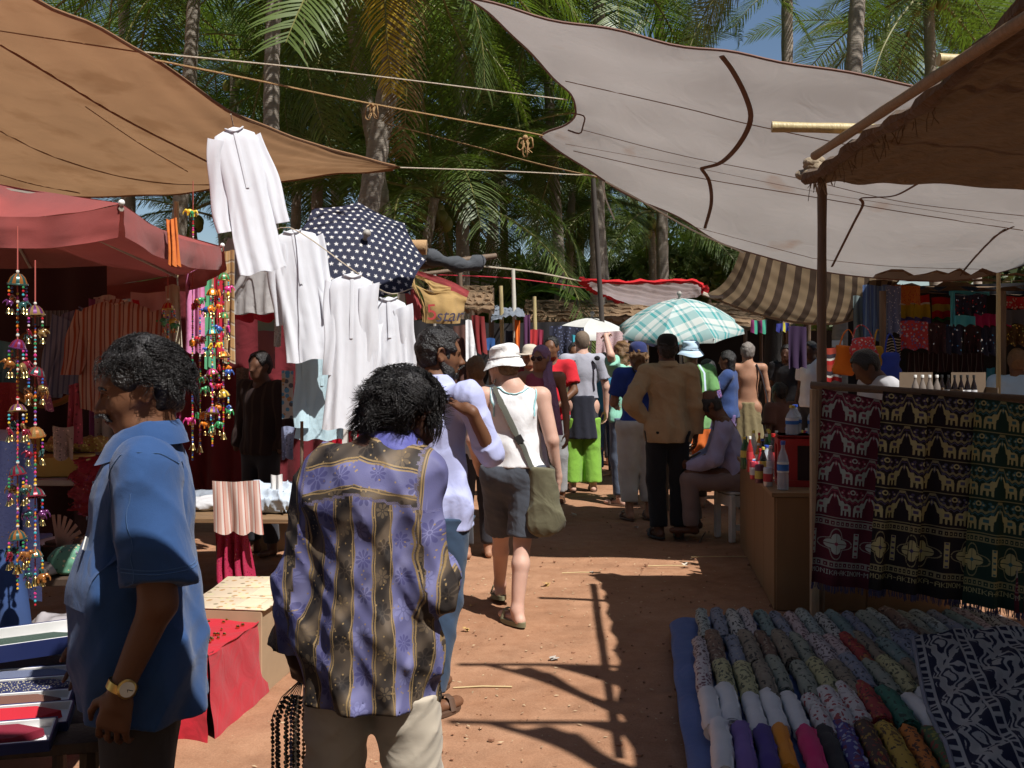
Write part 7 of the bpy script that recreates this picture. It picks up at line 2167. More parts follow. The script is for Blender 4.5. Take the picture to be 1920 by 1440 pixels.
pole('upright stick with a knob beside the cloth table', G(566, 6.7) + Vector((0, 0, 0)), P(566, 790, 6.7), .012, STICK, 'stick')

# ------------------------------------------------------------------ lane end: awnings, umbrellas, thatched stalls
STRP = stripes('brown_tan_stripe', [(.50, .37, .24), (.15, .105, .08)], [5, 4], 13, 'U', trans=.4, dirt=.15)
sa = Sheet([[P(1388, 470, 9.9), P(1374, 505, 10.0), P(1352, 535, 10.1), P(1322, 553, 10.2)],
   [P(1440, 484, 9.8), P(1430, 525, 10.0), P(1418, 560, 10.2), P(1400, 583, 10.3)],
   [P(1510, 500, 9.8), P(1505, 545, 10.0), P(1495, 580, 10.2), P(1480, 602, 10.3)],
   [P(1580, 510, 9.8), P(1578, 550, 10.0), P(1570, 585, 10.2), P(1560, 607, 10.3)],
   [P(1640, 515, 9.8), P(1638, 540, 10.0), P(1632, 565, 10.1), P(1622, 588, 10.2)],
   [P(1700, 505, 9.8), P(1698, 512, 9.9), P(1692, 520, 10.0), P(1684, 530, 10.0)]], 90, 30, .0025, 3)
sa_o = tag(link('awning', sa.mesh('awning', STRP)), 'brown and tan striped cloth awning sagging under the big off white one', 'awning')
MB().tube(sa.edge('v1')[::2], .014, 6).build('hem', fabric('striped_hem', (.35, .24, .15)), sa_o)
rope('pale twisted cloth end tying the striped awning at left', [P(1318, 550, 10.2), P(1335, 556, 10.2), P(1355, 556, 10.2)], .02, F('pale_twist', (.6, .52, .42)))
ra = Sheet([[P(1090, 527, 15), P(1100, 535, 15.2), P(1118, 545, 15.5)], [P(1150, 529, 15), P(1155, 552, 15.3), P(1165, 566, 15.8)], [P(1230, 529, 15), P(1232, 555, 15.3), P(1235, 572, 15.8)], [P(1300, 528, 15), P(1303, 545, 15.3), P(1300, 558, 15.6)], [P(1322, 540, 15), P(1322, 545, 15.1), P(1321, 549, 15.2)]], 50, 20, .01, 3)
ra_o = tag(link('awning', ra.mesh('awning', fabric('pinkish_white_sheet', (.62, .54, .56), trans=.35, wr=.3))), 'small whitish awning with ruffled red border over the lane end', 'awning')
RUF = F('red_ruffle', (.52, .015, .02), wr=.5)
MB().tube(ra.edge('v0')[::2], [.035 + .012 * math.sin(i * 2.1) for i in range(25)], 6).build('border', RUF, ra_o)
MB().tube(ra.edge('u0') + ra.edge('v1')[:14], [.05 + .02 * math.sin(i * 1.7) for i in range(34)], 6).build('border', RUF, ra_o)
MB().tube(ra.edge('u1')[::3] + [P(1322, 545, 15)], .06, 6).build('border', RUF, ra_o)
rope('washing line running to the red edged awning', [P(885, 497, 12), P(1000, 510, 13.5), P(1090, 527, 15)], .012, ROPE_PALE)
rope('red cord strung below the washing line', [P(820, 515, 12), P(960, 522, 13), P(1100, 540, 15)], .007, F('signal_red', (.5, .02, .04)))
PLAID = stripes('teal_plaid', [(.10, .42, .44), (.62, .74, .74), (.10, .42, .44), (.75, .80, .78)], [4, 2, 1, 3], 5, 'V', cross=('U', [(.66, .74, .73), (.10, .42, .44), (.78, .8, .78), (.2, .42, .46)], [4, 1, 1, 1], 7), trans=.25)
umbrella('teal and white plaid umbrella shading the crowd', P(1274, 560, 11.9), .75, .34, (-.06, -.22, 1), PLAID, 8, .06, 2.1, .35)
umbrella('small white umbrella in front of the thatched stalls', P(1110, 596, 13.5), .56, .20, (.05, -.1, 1), fabric('white_parasol', (.75, .75, .72), trans=.3), 6, .06, 1.9, .2)
hang('lilac cloth strip hung under the plaid umbrella', F('lilac_strip', (.25, .25, .48)), (1196, 1290), (622, 648), 12.4, 4, .03)
hang('pink flowered cloth behind the raised hand', speckle('pink_flowers', (.62, .44, .45), [(.2, .1, .12), (.5, .15, .2)], 60, .25), (1118, 1178), (622, 662), 12.6, 3, .03)
THATCH = plain('palm_thatch', (.20, .125, .070), .95, var=.5, vscale=4, bump=1.0, bscale=26, stretch=(3, 1, 1))
def thatched(label, x0, x1, ytop, ybot, d, depth=2.2, rows=6):
 root = empty('thatched_stall', G((x0 + x1) / 2, d), 0, label, 'stall')
 l = root.location
 a, b = P(x0, ybot, d) - l, P(x1, ybot, d) - l
 c, e = P(x0, ytop, d + depth) - l, P(x1, ytop, d + depth) - l
 rg = random.Random(x0)
 for r in range(rows):
  t0, t1 = r / rows, (r + 1.35) / rows
  nseg = 26; vs = []
  for i in range(nseg + 1):
   s = i / nseg
   lo = a.lerp(b, s).lerp(c.lerp(e, s), t0) + Vector((rg.uniform(-.03, .03), 0, rg.uniform(-.05, .02) + .05))
   hi = a.lerp(b, s).lerp(c.lerp(e, s), min(1.05, t1)) + Vector((0, 0, .02))
   vs += [lo, hi, lo - Vector((0, -.02, .05))]
  f = []
  for i in range(nseg): f += [(3 * i, 3 * i + 3, 3 * i + 4, 3 * i + 1), (3 * i + 2, 3 * i + 5, 3 * i + 3, 3 * i)]
  mb = MB(); mb.add(vs, f); mb.build('thatch_course', THATCH, root, smooth=False)
 for s in (0.03, .35, .68, .97):
  for q, w in ((a.lerp(b, s), .04), (c.lerp(e, s), .3)):
   MB().tube([(q.x, q.y + w, -.02), (q.x, q.y + w, q.z + .02)], .035, 7).build('post', STICK, root)
 mb = MB(); mb.add([Vector((a.x, depth, 0)), Vector((b.x, depth, 0)), Vector((b.x, depth, 2.0)), Vector((a.x, depth, 2.0))], [(0, 1, 2, 3)])
 mb.build('back_wall', F('stall_gloom_cloth', (.02, .018, .02)), root)  # back sheet near black: the interior's shade is put into its colour
 return root
thatched('long thatched stall roof behind the white umbrella', 985, 1215, 566, 604, 15.5, 2.0)
thatched('thatched stall roof behind the plaid umbrella', 1205, 1490, 572, 618, 17, 2.2)
thatched('thatched stall in the shade under the striped awning', 1420, 1700, 560, 600, 18.5, 2.0)
thatched('shabby thatched stall at the left of the lane', 800, 925, 540, 585, 12.5, 1.8)
GREYT = fabric('grey_tarp', (.20, .23, .28), trans=.15, wr=.35)
o = link('tarpaulin', Sheet([[P(921, 604, 12.0), P(922, 590, 12.5), P(924, 574, 13.2)], [P(950, 594, 11.9), P(955, 585, 12.4), P(955, 577, 13.2)], [P(985, 592, 12), P(980, 583, 12.5), P(968, 577, 13.2)]], 16, 14, .012, 3).mesh('tarpaulin', GREYT)); tag(o, 'grey blue tarpaulin corner roofing the scarf stall', 'tarpaulin')
hang('near black back sheet standing for the gloom of the scarf stall', F('stall_gloom_cloth', (.02, .018, .02)), (905, 1075), (605, 830), 13.6, 6, .04)
hang('dark blue starry cloth hanging beside the scarves', speckle('navy_print', (.02, .022, .045), [(.12, .14, .25)], 30, .3), (1030, 1095), (612, 700), 12.8, 3, .04)
for i, (x, w, y0, y1, c, lb) in enumerate(((970, 5, 600, 665, (.75, .16, .02), 'narrow flame orange scarf'), (988, 6, 590, 690, (.10, .03, .09), 'dark plum scarf'), (1001, 7, 618, 690, (.45, .03, .035), 'red scarf'), (1013, 6, 618, 680, (.30, .03, .07), 'crimson scarf'), (996, 4, 625, 695, (.2, .05, .05), 'rust brown scarf'),
          (1077, 5, 628, 660, (.05, .35, .45), 'small turquoise scarf'), (955, 7, 620, 700, (.04, .05, .09), 'slate scarf'))):
 hang(lb + ' hanging in the scarf stall', F('scarf_%d' % i, c), (x - w, x + w), (y0, y1), 12.4 + .04 * i, 1.5, .02, name='scarf', cat='scarf')
hang('white shirt tail hanging at the left stall', F('white_cotton', (.8, .8, .82)), (873, 884), (600, 676), 10.2, 1.2, .02, bx=(873, 894))
hang('maroon shawl hanging beside the white shirt tail', F('maroon_shawl', (.20, .02, .02)), (884, 908), (592, 662), 10.4, 2, .03, bx=(890, 912))
hang('blue plastic sheet below the maroon shawl', F('blue_plastic', (.03, .10, .30)), (912, 928), (634, 655), 11, 1, .02)
hang('near black sheet standing for the gloom beneath the torn umbrella', F('stall_gloom_cloth', (.02, .018, .02)), (755, 905), (600, 850), 10.8, 5, .05)
hang('brown shawl in the dark beneath the torn umbrella', F('brown_shawl', (.10, .045, .035)), (850, 880), (610, 760), 10.3, 2, .03)
for i, (x, y0, y1, d, t, lb) in enumerate(((965, 505, 598, 12.6, 962, 'white pole standing above the scarf stall'), (941, 536, 640, 12.3, 939, 'yellowish bamboo upright at the left of the scarf stall'), (1001, 556, 602, 13.0, 1002, 'short bamboo upright above the scarves'), (870, 500, 640, 11.2, 862, 'crooked dark post of the thatched stall'))):
 pole(lb, G(x + 8, d), P(t, y0, d), .028, (plain('white_pole', (.62, .58, .5), .7), BAMBOO, BAMBOO, STICK)[i])
o = MB().tube(spline([P(798, 478, 10), P(840, 492, 10.1), (P(880, 498, 10.2)), P(905, 486, 10.3)], 14), [.07 + .02 * math.sin(i * 1.3) for i in range(14)], 9).build('rolled_tarpaulin', fabric('black_tarp', (.06, .065, .075), wr=.5)); tag(o, 'rolled dark tarpaulin lying along the roof beam', 'tarpaulin')
o = MB().tube([P(757, 461, 9.8), P(800, 464, 9.8)], [.06, .075], 10).build('reed_mat', plain('reed_mat', (.42, .26, .13), .9, bump=.6)); tag(o, 'rolled reed mat end sticking out above the starred umbrella', 'mat')
pole('long beam under the rolled tarpaulin', P(780, 500, 10.1), P(930, 480, 10.4), .035, STICK)
pole('horizontal bamboo rail of the shabby stall', P(790, 515, 10.3), P(885, 503, 10.4), .025, STICK)
# table of sandals and small goods beyond the seated man
table('low display table with orange cloth beyond the seated man', (1.93, 10.6, 0), (.85, .9, .62), PLANK, STICK, 0)
hang('orange cloth over the front of the display table', F('orange_cloth', (.70, .16, .03), wr=.3), (1296, 1384), (806, 880), 10.12, 4, .03)
for i in range(12):
 r, c = divmod(i, 6)
 col = [(.65, .6, .55), (.1, .1, .13), (.5, .12, .1), (.06, .25, .45), (.55, .45, .35), (.3, .3, .33)][(i * 5) % 6]
 q = Vector((1.60 + .125 * c, 10.35 + .3 * r, .625))
 o = empty('slipper', q, R(random.uniform(-15, 15)), ('white', 'black', 'brick red', 'blue', 'beige', 'grey')[(i * 5) % 6] + ' slipper, %s from the left in the %s row of the display table' % (ordn[c], ('front', 'back')[r]), 'slipper', 'slippers on the display table')
 MB().ball((0, 0, .015), .05, 10, 6, (.8, 2.2, .25)).build('sole', plain('slipper_%d' % (i % 6), col, .7), o)
 MB().ball((0, .035, .03), .045, 10, 6, (.85, 1.1, .6)).build('toe', plain('slipper_%d' % ((i + 2) % 6), col, .7), o)
# white plastic stool
st = empty('stool', Vector((1.945, 8.68, 0)), R(15), 'white plastic stool under the seated man', 'stool')
WP = plain('white_plastic', (.60, .57, .52), .45)
MB().box((0, 0, .405), (.30, .30, .025), None, .010).build('seat', WP, st)
for x in (-1, 1):
 for y in (-1, 1): MB().box((x * .135, y * .135, .195), (.05, .05, .40), None, .008, ).build('leg', WP, st)
for s_ in (((0, -.14, .34), (.24, .016, .09)), ((0, .14, .34), (.24, .016, .09)), ((-.14, 0, .34), (.016, .24, .09)), ((.14, 0, .34), (.016, .24, .09)), ((0, -.14, .12), (.24, .014, .05))): MB().box(s_[0], s_[1]).build('brace', WP, st)

# ------------------------------------------------------------------ woven elephant tapestries (pattern drawn cell by cell)
def poly_mask(X, Y, pts):
 m = np.zeros(X.shape, bool); n = len(pts)
 for i in range(n):
  x0, y0 = pts[i]; x1, y1 = pts[(i + 1) % n]
  c = ((y0 > Y) != (y1 > Y)) & (X < (x1 - x0) * (Y - y0) / (y1 - y0 + 1e-12) + x0)
  m ^= c
 return m
ELE = [(.06, .10), (.06, .40), (.12, .56), (.30, .62), (.44, .60), (.52, .70), (.62, .74), (.70, .70), (.76, .80), (.84, .92), (.92, .96), (.94, .90), (.86, .82), (.80, .66), (.76, .52), (.66, .46), (.64, .10), (.54, .10), (.53, .30), (.44, .32), (.42, .10), (.33, .10), (.31, .30), (.20, .30), (.18, .10)]
GLY = {'M': '10001 11011 10101 10101 10001 10001 10001', 'O': '01110 10001 10001 10001 10001 10001 01110', 'N': '10001 11001 10101 10101 10011 10001 10001', 'I': '111 010 010 010 010 010 111', 'K': '10001 10010 10100 11000 10100 10010 10001', 'A': '01110 10001 10001 11111 10001 10001 10001', '-': '000 000 000 111 000 000 000'}
def tapestry(ground, fig, mid, acc, W=192, H=576, shift=0.0, nw=1.1):
 ground = ground * 1.5; img = np.ones((H, W, 3)) * ground
 y, x = np.mgrid[0:H, 0:W]
 body = int(H * .66)
 ch = body // 4; cw = int(ch * nw)
 for r in range(4):
  for c in range(-1, 5):
   x0 = int(c * cw + shift * cw); y0 = r * ch
   xs = np.arange(max(0, x0), min(W, x0 + cw)); ys = np.arange(y0, y0 + ch)
   if len(xs) == 0: continue
   X, Y = np.meshgrid((xs - x0) / cw, 1 - (ys - y0) / ch)
   cell = img[ys[0]:ys[-1] + 1, xs[0]:xs[-1] + 1]
   arch = .70 + .22 * np.abs(np.cos(np.pi * X * 1.0)) ** .7 * np.sign(.5 - np.abs(X - .5)) - .35 * np.abs(X - .5) ** 1.5
   a2 = .62 + .33 * np.exp(-((X - .5) / .16) ** 2) + .06 * np.sin(X * 6.28 * 3) ** 2
   cell[np.abs(Y - a2) < .04] = mid
   cell[np.abs(Y - a2 + .085) < .022] = acc
   lat = (np.abs(np.sin(X * 19)) + np.abs(np.sin(Y * 19))) > 1.75; cell[lat & (Y > a2)] = acc
   for cx in (.12, .88, .30, .70):
    rr = np.hypot((X - cx) * 1.0, (Y - .84) * 1.0); cell[(rr < .055)] = acc; cell[rr < .025] = fig
   rr = np.hypot(X, Y - .88); cell[rr < .08] = fig; cell[rr < .04] = ground
   rr = np.hypot(X - 1, Y - .88); cell[rr < .08] = fig; cell[rr < .04] = ground
   for mx in (False, True):
    XX = (1 - X) if mx else X
    m = poly_mask((XX - .0) / .50, (Y - .05) / .74, ELE)
    cell[m] = fig
    cell[m & (np.abs((XX - .02) / .47 - .34) < .12) & (np.abs((Y - .06) / .66 - .5) < .07)] = acc
    cell[np.hypot(XX - .30, Y - .62) < .045] = acc
   dm = np.abs(X - .5) / .05 + np.abs(Y - .72) / .12; cell[dm < 1] = acc; cell[dm < .5] = fig
   cell[(Y < .045) & (Y > .015)] = mid
 def band(a, b, fn):
  ys = slice(int(a * H), int(b * H)); X = x[ys] / W; Y = (y[ys] / H - a) / (b - a); fn(img[ys], X, Y)
 def squares(s, X, Y):
  s[:] = mid; u = (X * 13) % 1
  s[(Y > .22) & (Y < .78) & (u > .18) & (u < .82)] = ground; s[(Y > .40) & (Y < .6) & (u > .4) & (u < .6)] = fig
 band(.665, .70, squares); band(.875, .91, squares)
 def stars(s, X, Y):
  u = ((X * 1.5 + shift) % 1) - .5; v = (Y - .5) * 1.0
  th = np.arctan2(v, u * 1.15); r = np.hypot(u * 1.15, v)
  s[r < .36 + .10 * np.cos(4 * th)] = mid; s[r < .32 + .10 * np.cos(4 * th)] = ground
  s[(r < .18 + .12 * np.abs(np.cos(2 * th)))] = fig; s[np.abs(np.sin(2 * th)) * r < .012] = ground; s[r < .05] = acc
  w = (((X * 1.5 + shift + .5) % 1) - .5)
  m = (np.abs(w) < .07) & (np.abs(v) < .36); s[m] = fig; s[m & (np.abs(w) < .04) & (np.abs(np.sin(v * 20)) < .5)] = acc
 band(.70, .875, stars)
 def text(s, X, Y):
  s[:] = ground * .8
  h = s.shape[0]; px = 1; cell = max(1, int(h * .72 / 7)); cx = 2; t = 'MONIKA-AKINOM-' * 3
  for ch_ in t:
   g = GLY[ch_].split()
   for gy, row in enumerate(g):
    for gx, b in enumerate(row):
     if b == '1':
      yy = int(h * .14) + gy * cell; xx = cx + gx * cell
      if xx + cell < W: s[yy:yy + cell, xx:xx + cell] = fig
   cx += (len(g[0]) + 1) * cell
   if cx > W: break
 band(.915, .965, text)
 img[int(.965 * H):] = ground * .7
 s = np.clip(img, 0, 1)
 return np.where(s <= .0031308, s * 12.92, 1.055 * s ** (1 / 2.4) - .055)
A_ = np.array
TAP = [('maroon and mint woven tapestry of elephants, leftmost on the rack', 1540, 1664, 1522, 1641, 728, 752, 1092, 1108, A_((.060, .010, .020)), A_((.36, .44, .40)), A_((.20, .21, .19)), A_((.17, .035, .06)), .0),
 ('narrow black and straw woven tapestry of elephants, second on the rack', 1650, 1736, 1622, 1712, 733, 742, 1100, 1112, A_((.014, .012, .014)), A_((.44, .41, .20)), A_((.24, .22, .11)), A_((.05, .04, .09)), .25),
 ('wide black and straw woven tapestry of elephants, third on the rack', 1724, 1836, 1690, 1818, 738, 749, 1112, 1128, A_((.014, .012, .014)), A_((.46, .42, .20)), A_((.22, .20, .11)), A_((.07, .07, .12)), .1),
 ('dark green and straw woven tapestry of elephants, fourth on the rack', 1820, 1922, 1800, 1912, 745, 757, 1128, 1146, A_((.010, .030, .024)), A_((.42, .41, .20)), A_((.20, .20, .10)), A_((.03, .10, .12)), .3),
 ('maroon tapestry cut off by the right edge of the picture', 1908, 2050, 1896, 2040, 754, 770, 1146, 1160, A_((.07, .012, .022)), A_((.30, .30, .28)), A_((.2, .1, .12)), A_((.24, .04, .07)), .5)]
rack = empty('display_rack', Vector((2.3, 5.55, 0)), 0, 'wooden rail and posts carrying the woven tapestries', 'rack')
rl = rack.location
MB().tube([P(1520, 722, 5.9) - rl, P(1760, 738, 5.6) - rl, P(2100, 760, 5.25) - rl], .022, 8).build('rail', STICK, rack)
for px, d in ((1527, 5.95), (1790, 5.65), (2080, 5.3)):
 q = G(px, d) - rl; MB().tube([(q.x, q.y, -.02), (q.x, q.y, (P(px, 730, d)).z)], .028, 8).build('post', plain('pale_post', (.36, .27, .17), .8), rack)
for i, (lb, xa, xb, ba, bb, y0, y1, y2, y3, g, f, m, ac, sh) in enumerate(TAP):
 mat = image_mat('tapestry_%d' % i, tapestry(g, f * 1.05, m * 1.3, ac * 1.4, W=int(576 * (xb - xa) / 385), shift=sh))
 d0 = 5.86 - (xa - 1540) * .00125; d1 = 5.86 - (xb - 1540) * .00125
 tl_, tr_, bl, br = P(xa, y0, d0 - .04), P(xb, y1, d1 - .04), P(ba, y2, d0 - .22), P(bb, y3, d1 - .22)
 nu, nv = 34, 40
 U, W = np.meshgrid(np.linspace(0, 1, nu), np.linspace(0, 1, nv), indexing='ij')
 XYZ = [((tl_[k] * (1 - U) + tr_[k] * U) * (1 - W) + (bl[k] * (1 - U) + br[k] * U) * W) for k in range(3)]
 XYZ[1] = XYZ[1] - .03 * (i % 2) - .02 * np.exp(-(U / .06) ** 2) + (.006 + .022 * W) * np.sin(U * 9 + i * 2 + W * 1.5) + .012 * W * np.sin(U * 17 + i)
 o = link('tapestry', np_mesh('tapestry', np.stack([q.ravel() for q in XYZ], 1), grid_quads(nu, nv), mat, np.stack([U.ravel(), 1 - W.ravel()], 1)))
 tag(o, lb, 'tapestry')
 fr = MB(); E = np.stack([q[:, -1] for q in XYZ], 1)
 for j in range(90):
  t = random.random() * (nu - 1.01); k_ = int(t); p = Vector(E[k_]).lerp(Vector(E[k_ + 1]), t - k_)
  fr.tube([p, p + Vector((random.uniform(-.006, .006), random.uniform(-.005, .005), -random.uniform(.022, .04)))], .0022, 3, cap=False)
 fr.build('fringe', F('navy_fringe', (.05, .05, .11)), o)['kind'] = 'stuff'

# ------------------------------------------------------------------ drinks counter
CTR = plain('brown_laminate', (.235, .13, .055), .6, var=.15, bump=.1, stretch=(1, 1, .2))
ct = empty('counter', (2.0, 7.35, 0), 0, 'brown boarded drinks counter beside the tapestries', 'counter')
fl = [Vector((1.64, 6.30)), Vector((1.90, 8.40)), Vector((2.75, 8.35)), Vector((2.75, 6.25))]
H_ = .70
for i in range(4):
 a, b = fl[i], fl[(i + 1) % 4]; n = max(1, int((b - a).length / .5))
 for j in range(n):
  p0, p1 = a.lerp(b, j / n + .002), a.lerp(b, (j + 1) / n - .002)
  c = (p0 + p1) / 2; ang = math.atan2(p1.y - p0.y, p1.x - p0.x)
  MB().box((c.x - 2.0, c.y - 7.35, H_ / 2), ((p1 - p0).length, .02, H_), Matrix.Rotation(ang, 3, 'Z'), .002).build('side_board', CTR, ct)
mb = MB(); vs = [Vector((p.x - 2.0 + (-.03 if p.x < 2 else .02), p.y - 7.35 + (.02 if p.y > 7 else -.02), z)) for z in (H_ + .004, H_ + .03) for p in fl]
mb.add(vs, [(0, 1, 2, 3), (7, 6, 5, 4), (0, 4, 5, 1), (1, 5, 6, 2), (2, 6, 7, 3), (3, 7, 4, 0)])
mb.build('top', plain('counter_top', (.28, .165, .075), .5, var=.2), ct, smooth=False)
CLEAR = plain('clear_plastic', (.55, .60, .66), .08, alpha=.55); GREENG = plain('green_glass', (.03, .10, .03), .1, coat=.5); DARKG = plain('dark_glass', (.012, .008, .008), .08, coat=.5); REDG = plain('red_drink', (.30, .02, .02), .15, coat=.4); ORG = plain('orange_drink', (.6, .22, .02), .2)
CB, CW, CY, CR = plain('blue_cap', (.03, .08, .42), .4), plain('white_cap', (.75, .75, .72), .4), plain('yellow_cap', (.6, .5, .08), .4), plain('red_cap', (.45, .02, .02), .4)
LBW, LBB, LBR, LBY = plain('white_label', (.7, .7, .72), .6), stripes('blue_label', [(.05, .18, .55), (.75, .78, .8), (.05, .18, .55)], [2, 3, 2], 14, 'Z', coords='Object'), plain('red_label', (.5, .04, .05), .6), plain('yellow_label', (.6, .5, .1), .6)
TZ = H_ + .03
def on_top(px, d): q = G(px, d); q.z = TZ; return q
def cbottle(lb, px, d, h, r, g, c, l=None):
 q = on_top(px, d); y = HORIZON - (q.z - CAM_H) * F_PX / d
 return bottle(lb, px, y, d, h, r, g, c, l)
cbottle('clear water bottle with blue cap and blue label at the near corner of the counter', 1468, 6.42, .31, .036, CLEAR, CB, LBB)
rgb = random.Random(3)
lst = [('green glass bottle with yellow label at the left front of the counter', 1396, 7.55, .24, .03, GREENG, CY, LBY), ('slim red drink bottle beside the green one', 1406, 7.35, .26, .024, REDG, CW, LBR), ('tall dark cola bottle', 1450, 7.1, .30, .035, DARKG, CR, LBR), ('clear squat bottle with blue cap on the counter', 1437, 7.3, .20, .04, CLEAR, CB, LBB),
 ('small white capped bottle among the drinks', 1422, 7.55, .19, .026, ORG, CW, LBW), ('clear bottle with white label by the red crate', 1445, 6.85, .24, .028, CLEAR, CW, LBW), ('brown bottle near the straws', 1431, 6.95, .22, .026, DARKG, CY, LBY), ('red bottle in front of the straws', 1425, 7.05, .20, .024, REDG, CR, LBW),
 ('far clear bottle with blue cap, left one of the back row', 1475, 8.05, .27, .034, CLEAR, CB, LBB), ('far clear bottle with blue cap, second of the back row', 1495, 8.0, .27, .034, CLEAR, CB, LBB), ('far clear bottle with white cap, third of the back row', 1513, 7.95, .27, .034, CLEAR, CW, LBB), ('orange drink bottle at the back of the counter', 1456, 8.1, .24, .03, ORG, CW, None), ('yellow capped bottle at the back of the counter', 1440, 8.15, .25, .03, CLEAR, CY, LBY), ('dark bottle standing behind the tapestry edge', 1531, 7.7, .28, .033, DARKG, CW, LBW)]
for a in lst: cbottle(*a)
for i in range(18):
 px = 1400 + 7.2 * i + rgb.uniform(-3, 3); d = (7.9, 7.45, 7.7)[i % 3] + rgb.uniform(-.1, .1)
 if px > 1480 and d < 7.6: d += .35
 g, cn = ((GREENG, 'green'), (REDG, 'red'), (CLEAR, 'clear'), (ORG, 'orange'), (DARKG, 'dark'))[i % 5]
 cbottle('%s bottle, %s from the left in the dense cluster on the counter' % (cn, ('first', 'second', 'third', 'fourth', 'fifth', 'sixth', 'seventh', 'eighth', 'ninth', 'tenth', 'eleventh', 'twelfth', 'thirteenth', 'fourteenth', 'fifteenth', 'sixteenth', 'seventeenth', 'eighteenth')[i]), px, d, rgb.uniform(.17, .28), rgb.uniform(.022, .034), g, (CB, CW, CY, CR)[i % 4], (LBW, LBR, LBB, LBY, None)[(i * 2) % 5])
# crate with water bottles on top
RP = plain('red_plastic', (.42, .018, .02), .4)
cr = empty('drinks_crate', on_top(1502, 6.66), R(-10), 'open red plastic drinks crate standing on the counter', 'crate')
for x in (-1, 1):
 for y in (-1, 1): MB().box((x * .145, y * .11, .155), (.03, .03, .31), None, .004).build('corner_post', RP, cr)
for z in (.02, .29):
 for y in (-1, 1): MB().box((0, y * .117, z), (.26, .012, .045)).build('slat', RP, cr)
 for x in (-1, 1): MB().box((x * .152, 0, z), (.012, .19, .045)).build('slat', RP, cr)
MB().box((0, 0, .012), (.28, .21, .012)).build('bottom', RP, cr); MB().box((0, 0, .155), (.27, .20, .27)).build('dark_inner_box', plain('crate_inside', (.03, .012, .014), .5), cr)  # plain dark box filling the crate
for y in (-1, 1): MB().box((-.085, y * .112, .155), (.10, .012, .27)).build('side_panel', RP, cr)
for x in (-1, 1): MB().box((x * .147, -.05, .155), (.012, .10, .27)).build('side_panel', RP, cr); MB().box((0, 0, .325), (.31, .24, .014), None, .003).build('lid', RP, cr)
top_c = TZ + .333
for i, (dx, dy, lb) in enumerate(((-.07, -.04, 'short clear water bottle on the red crate, left'), (.08, -.02, 'short clear water bottle on the red crate, right'), (-.02, .07, 'short clear water bottle at the back of the red crate'))):
 q = on_top(1502, 6.66) + Vector((dx, dy, top_c - TZ)); bottle(lb, 960 + q.x * F_PX / q.y, HORIZON - (q.z - CAM_H) * F_PX / q.y, q.y, .19, .042, CLEAR, (CY, CB, CB)[i], LBB)
for nm, px, d, col, c in (('blue', 1483, 7.3, (.05, .30, .60), 15), ('green', 1446, 7.65, (.12, .45, .2), 12)):
 s_ = empty('drinking_straws', on_top(px, d), 0, 'glass crammed with %s drinking straws' % nm, 'straws')
 MB().lathe([(.03, 0), (.036, .13), (.034, .13), (.028, .004)], n=16).build('glass', CLEAR, s_)
 for j in range(c):
  x, y = random.uniform(-.02, .02), random.uniform(-.02, .02); MB().tube([(x, y, .01), (x * 1.8, y * 1.8, .25)], .0045, 6).build('straw', plain(nm + '_straw', col, .4), s_)
for i, (px, d, col, lb) in enumerate(((1414, 6.95, (.5, .05, .08), 'red and white drink can at the front'), (1440, 6.6, (.6, .58, .6), 'silver pink tin by the water bottle'), (1424, 6.75, (.16, .07, .1), 'dark tin behind the silver one'), (1405, 7.8, (.25, .4, .1), 'green tin at the far left'))):
 o = MB().lathe([(.026, 0), (.030, .006), (.030, .115), (.026, .122), (.024, .118)], (0, 0, 0), 18).build('tin_can', plain('can_%d' % i, col, .3, .3)); o.location = on_top(px, d); tag(o, lb, 'can')
 MB().lathe([(.0305, .03), (.0308, .032), (.0308, .08), (.0305, .082)], n=18).build('label_band', (LBW, LBR, LBY, LBW)[i], o)
heap('small white paper bag on the far end of the counter', plain('white_paper', (.75, .75, .72)), on_top(1421, 8.15), (.10, .08, .12), 'paper_bag', 'bag', 3, amp=.01, res=.01)

# cartons of bottles behind the tapestries
for ci, (x0, n, g, c, l) in enumerate(((1716, 4, plain('dim_glass', (.20, .17, .15), .1), CW, ORG), (1766, 6, DARKG, plain('black_cap', (.02, .02, .02)), LBW))):
 q = P(x0 + 8 * n * .9, 762, 6.9); w = .085 * n * (.9 if n < 5 else .62) + .05
 ctn = empty('carton', q, 0, ('carton with four white capped bottles', 'carton with six dark bottles')[ci] + ' seen above the tapestries', 'carton')
 for cc, s_ in (((0, .09, .1), (w, .006, .26)), ((0, -.09, 0), (w, .006, .06)), ((-w / 2, 0, .05), (.006, .18, .16)), ((w / 2, 0, .05), (.006, .18, .16)), ((0, 0, -.028), (w, .18, .006))): MB().box(cc, s_).build('wall', plain('dull_card', (.17, .12, .08), .85), ctn)
 for j in range(n):
  bx_ = x0 + (11.5 if n < 5 else 12) * j * (1.18 if n < 5 else 1) ; bottle('%s bottle from the left in the carton of %s bottles' % (ordn[j], ('white capped', 'dark')[ci]), bx_, 768, 6.86, .235, .021 if n > 5 else .026, g, c, l)
hang('sackcloth shelf front under the cartons', BURLAP, (1680, 1880), (768, 800), 6.9, 3, .02)
table('shelf table carrying the bottle cartons', G(1790, 7.05), (1.1, .5, P(1790, 770, 7.05).z), PLANK, STICK, 0)

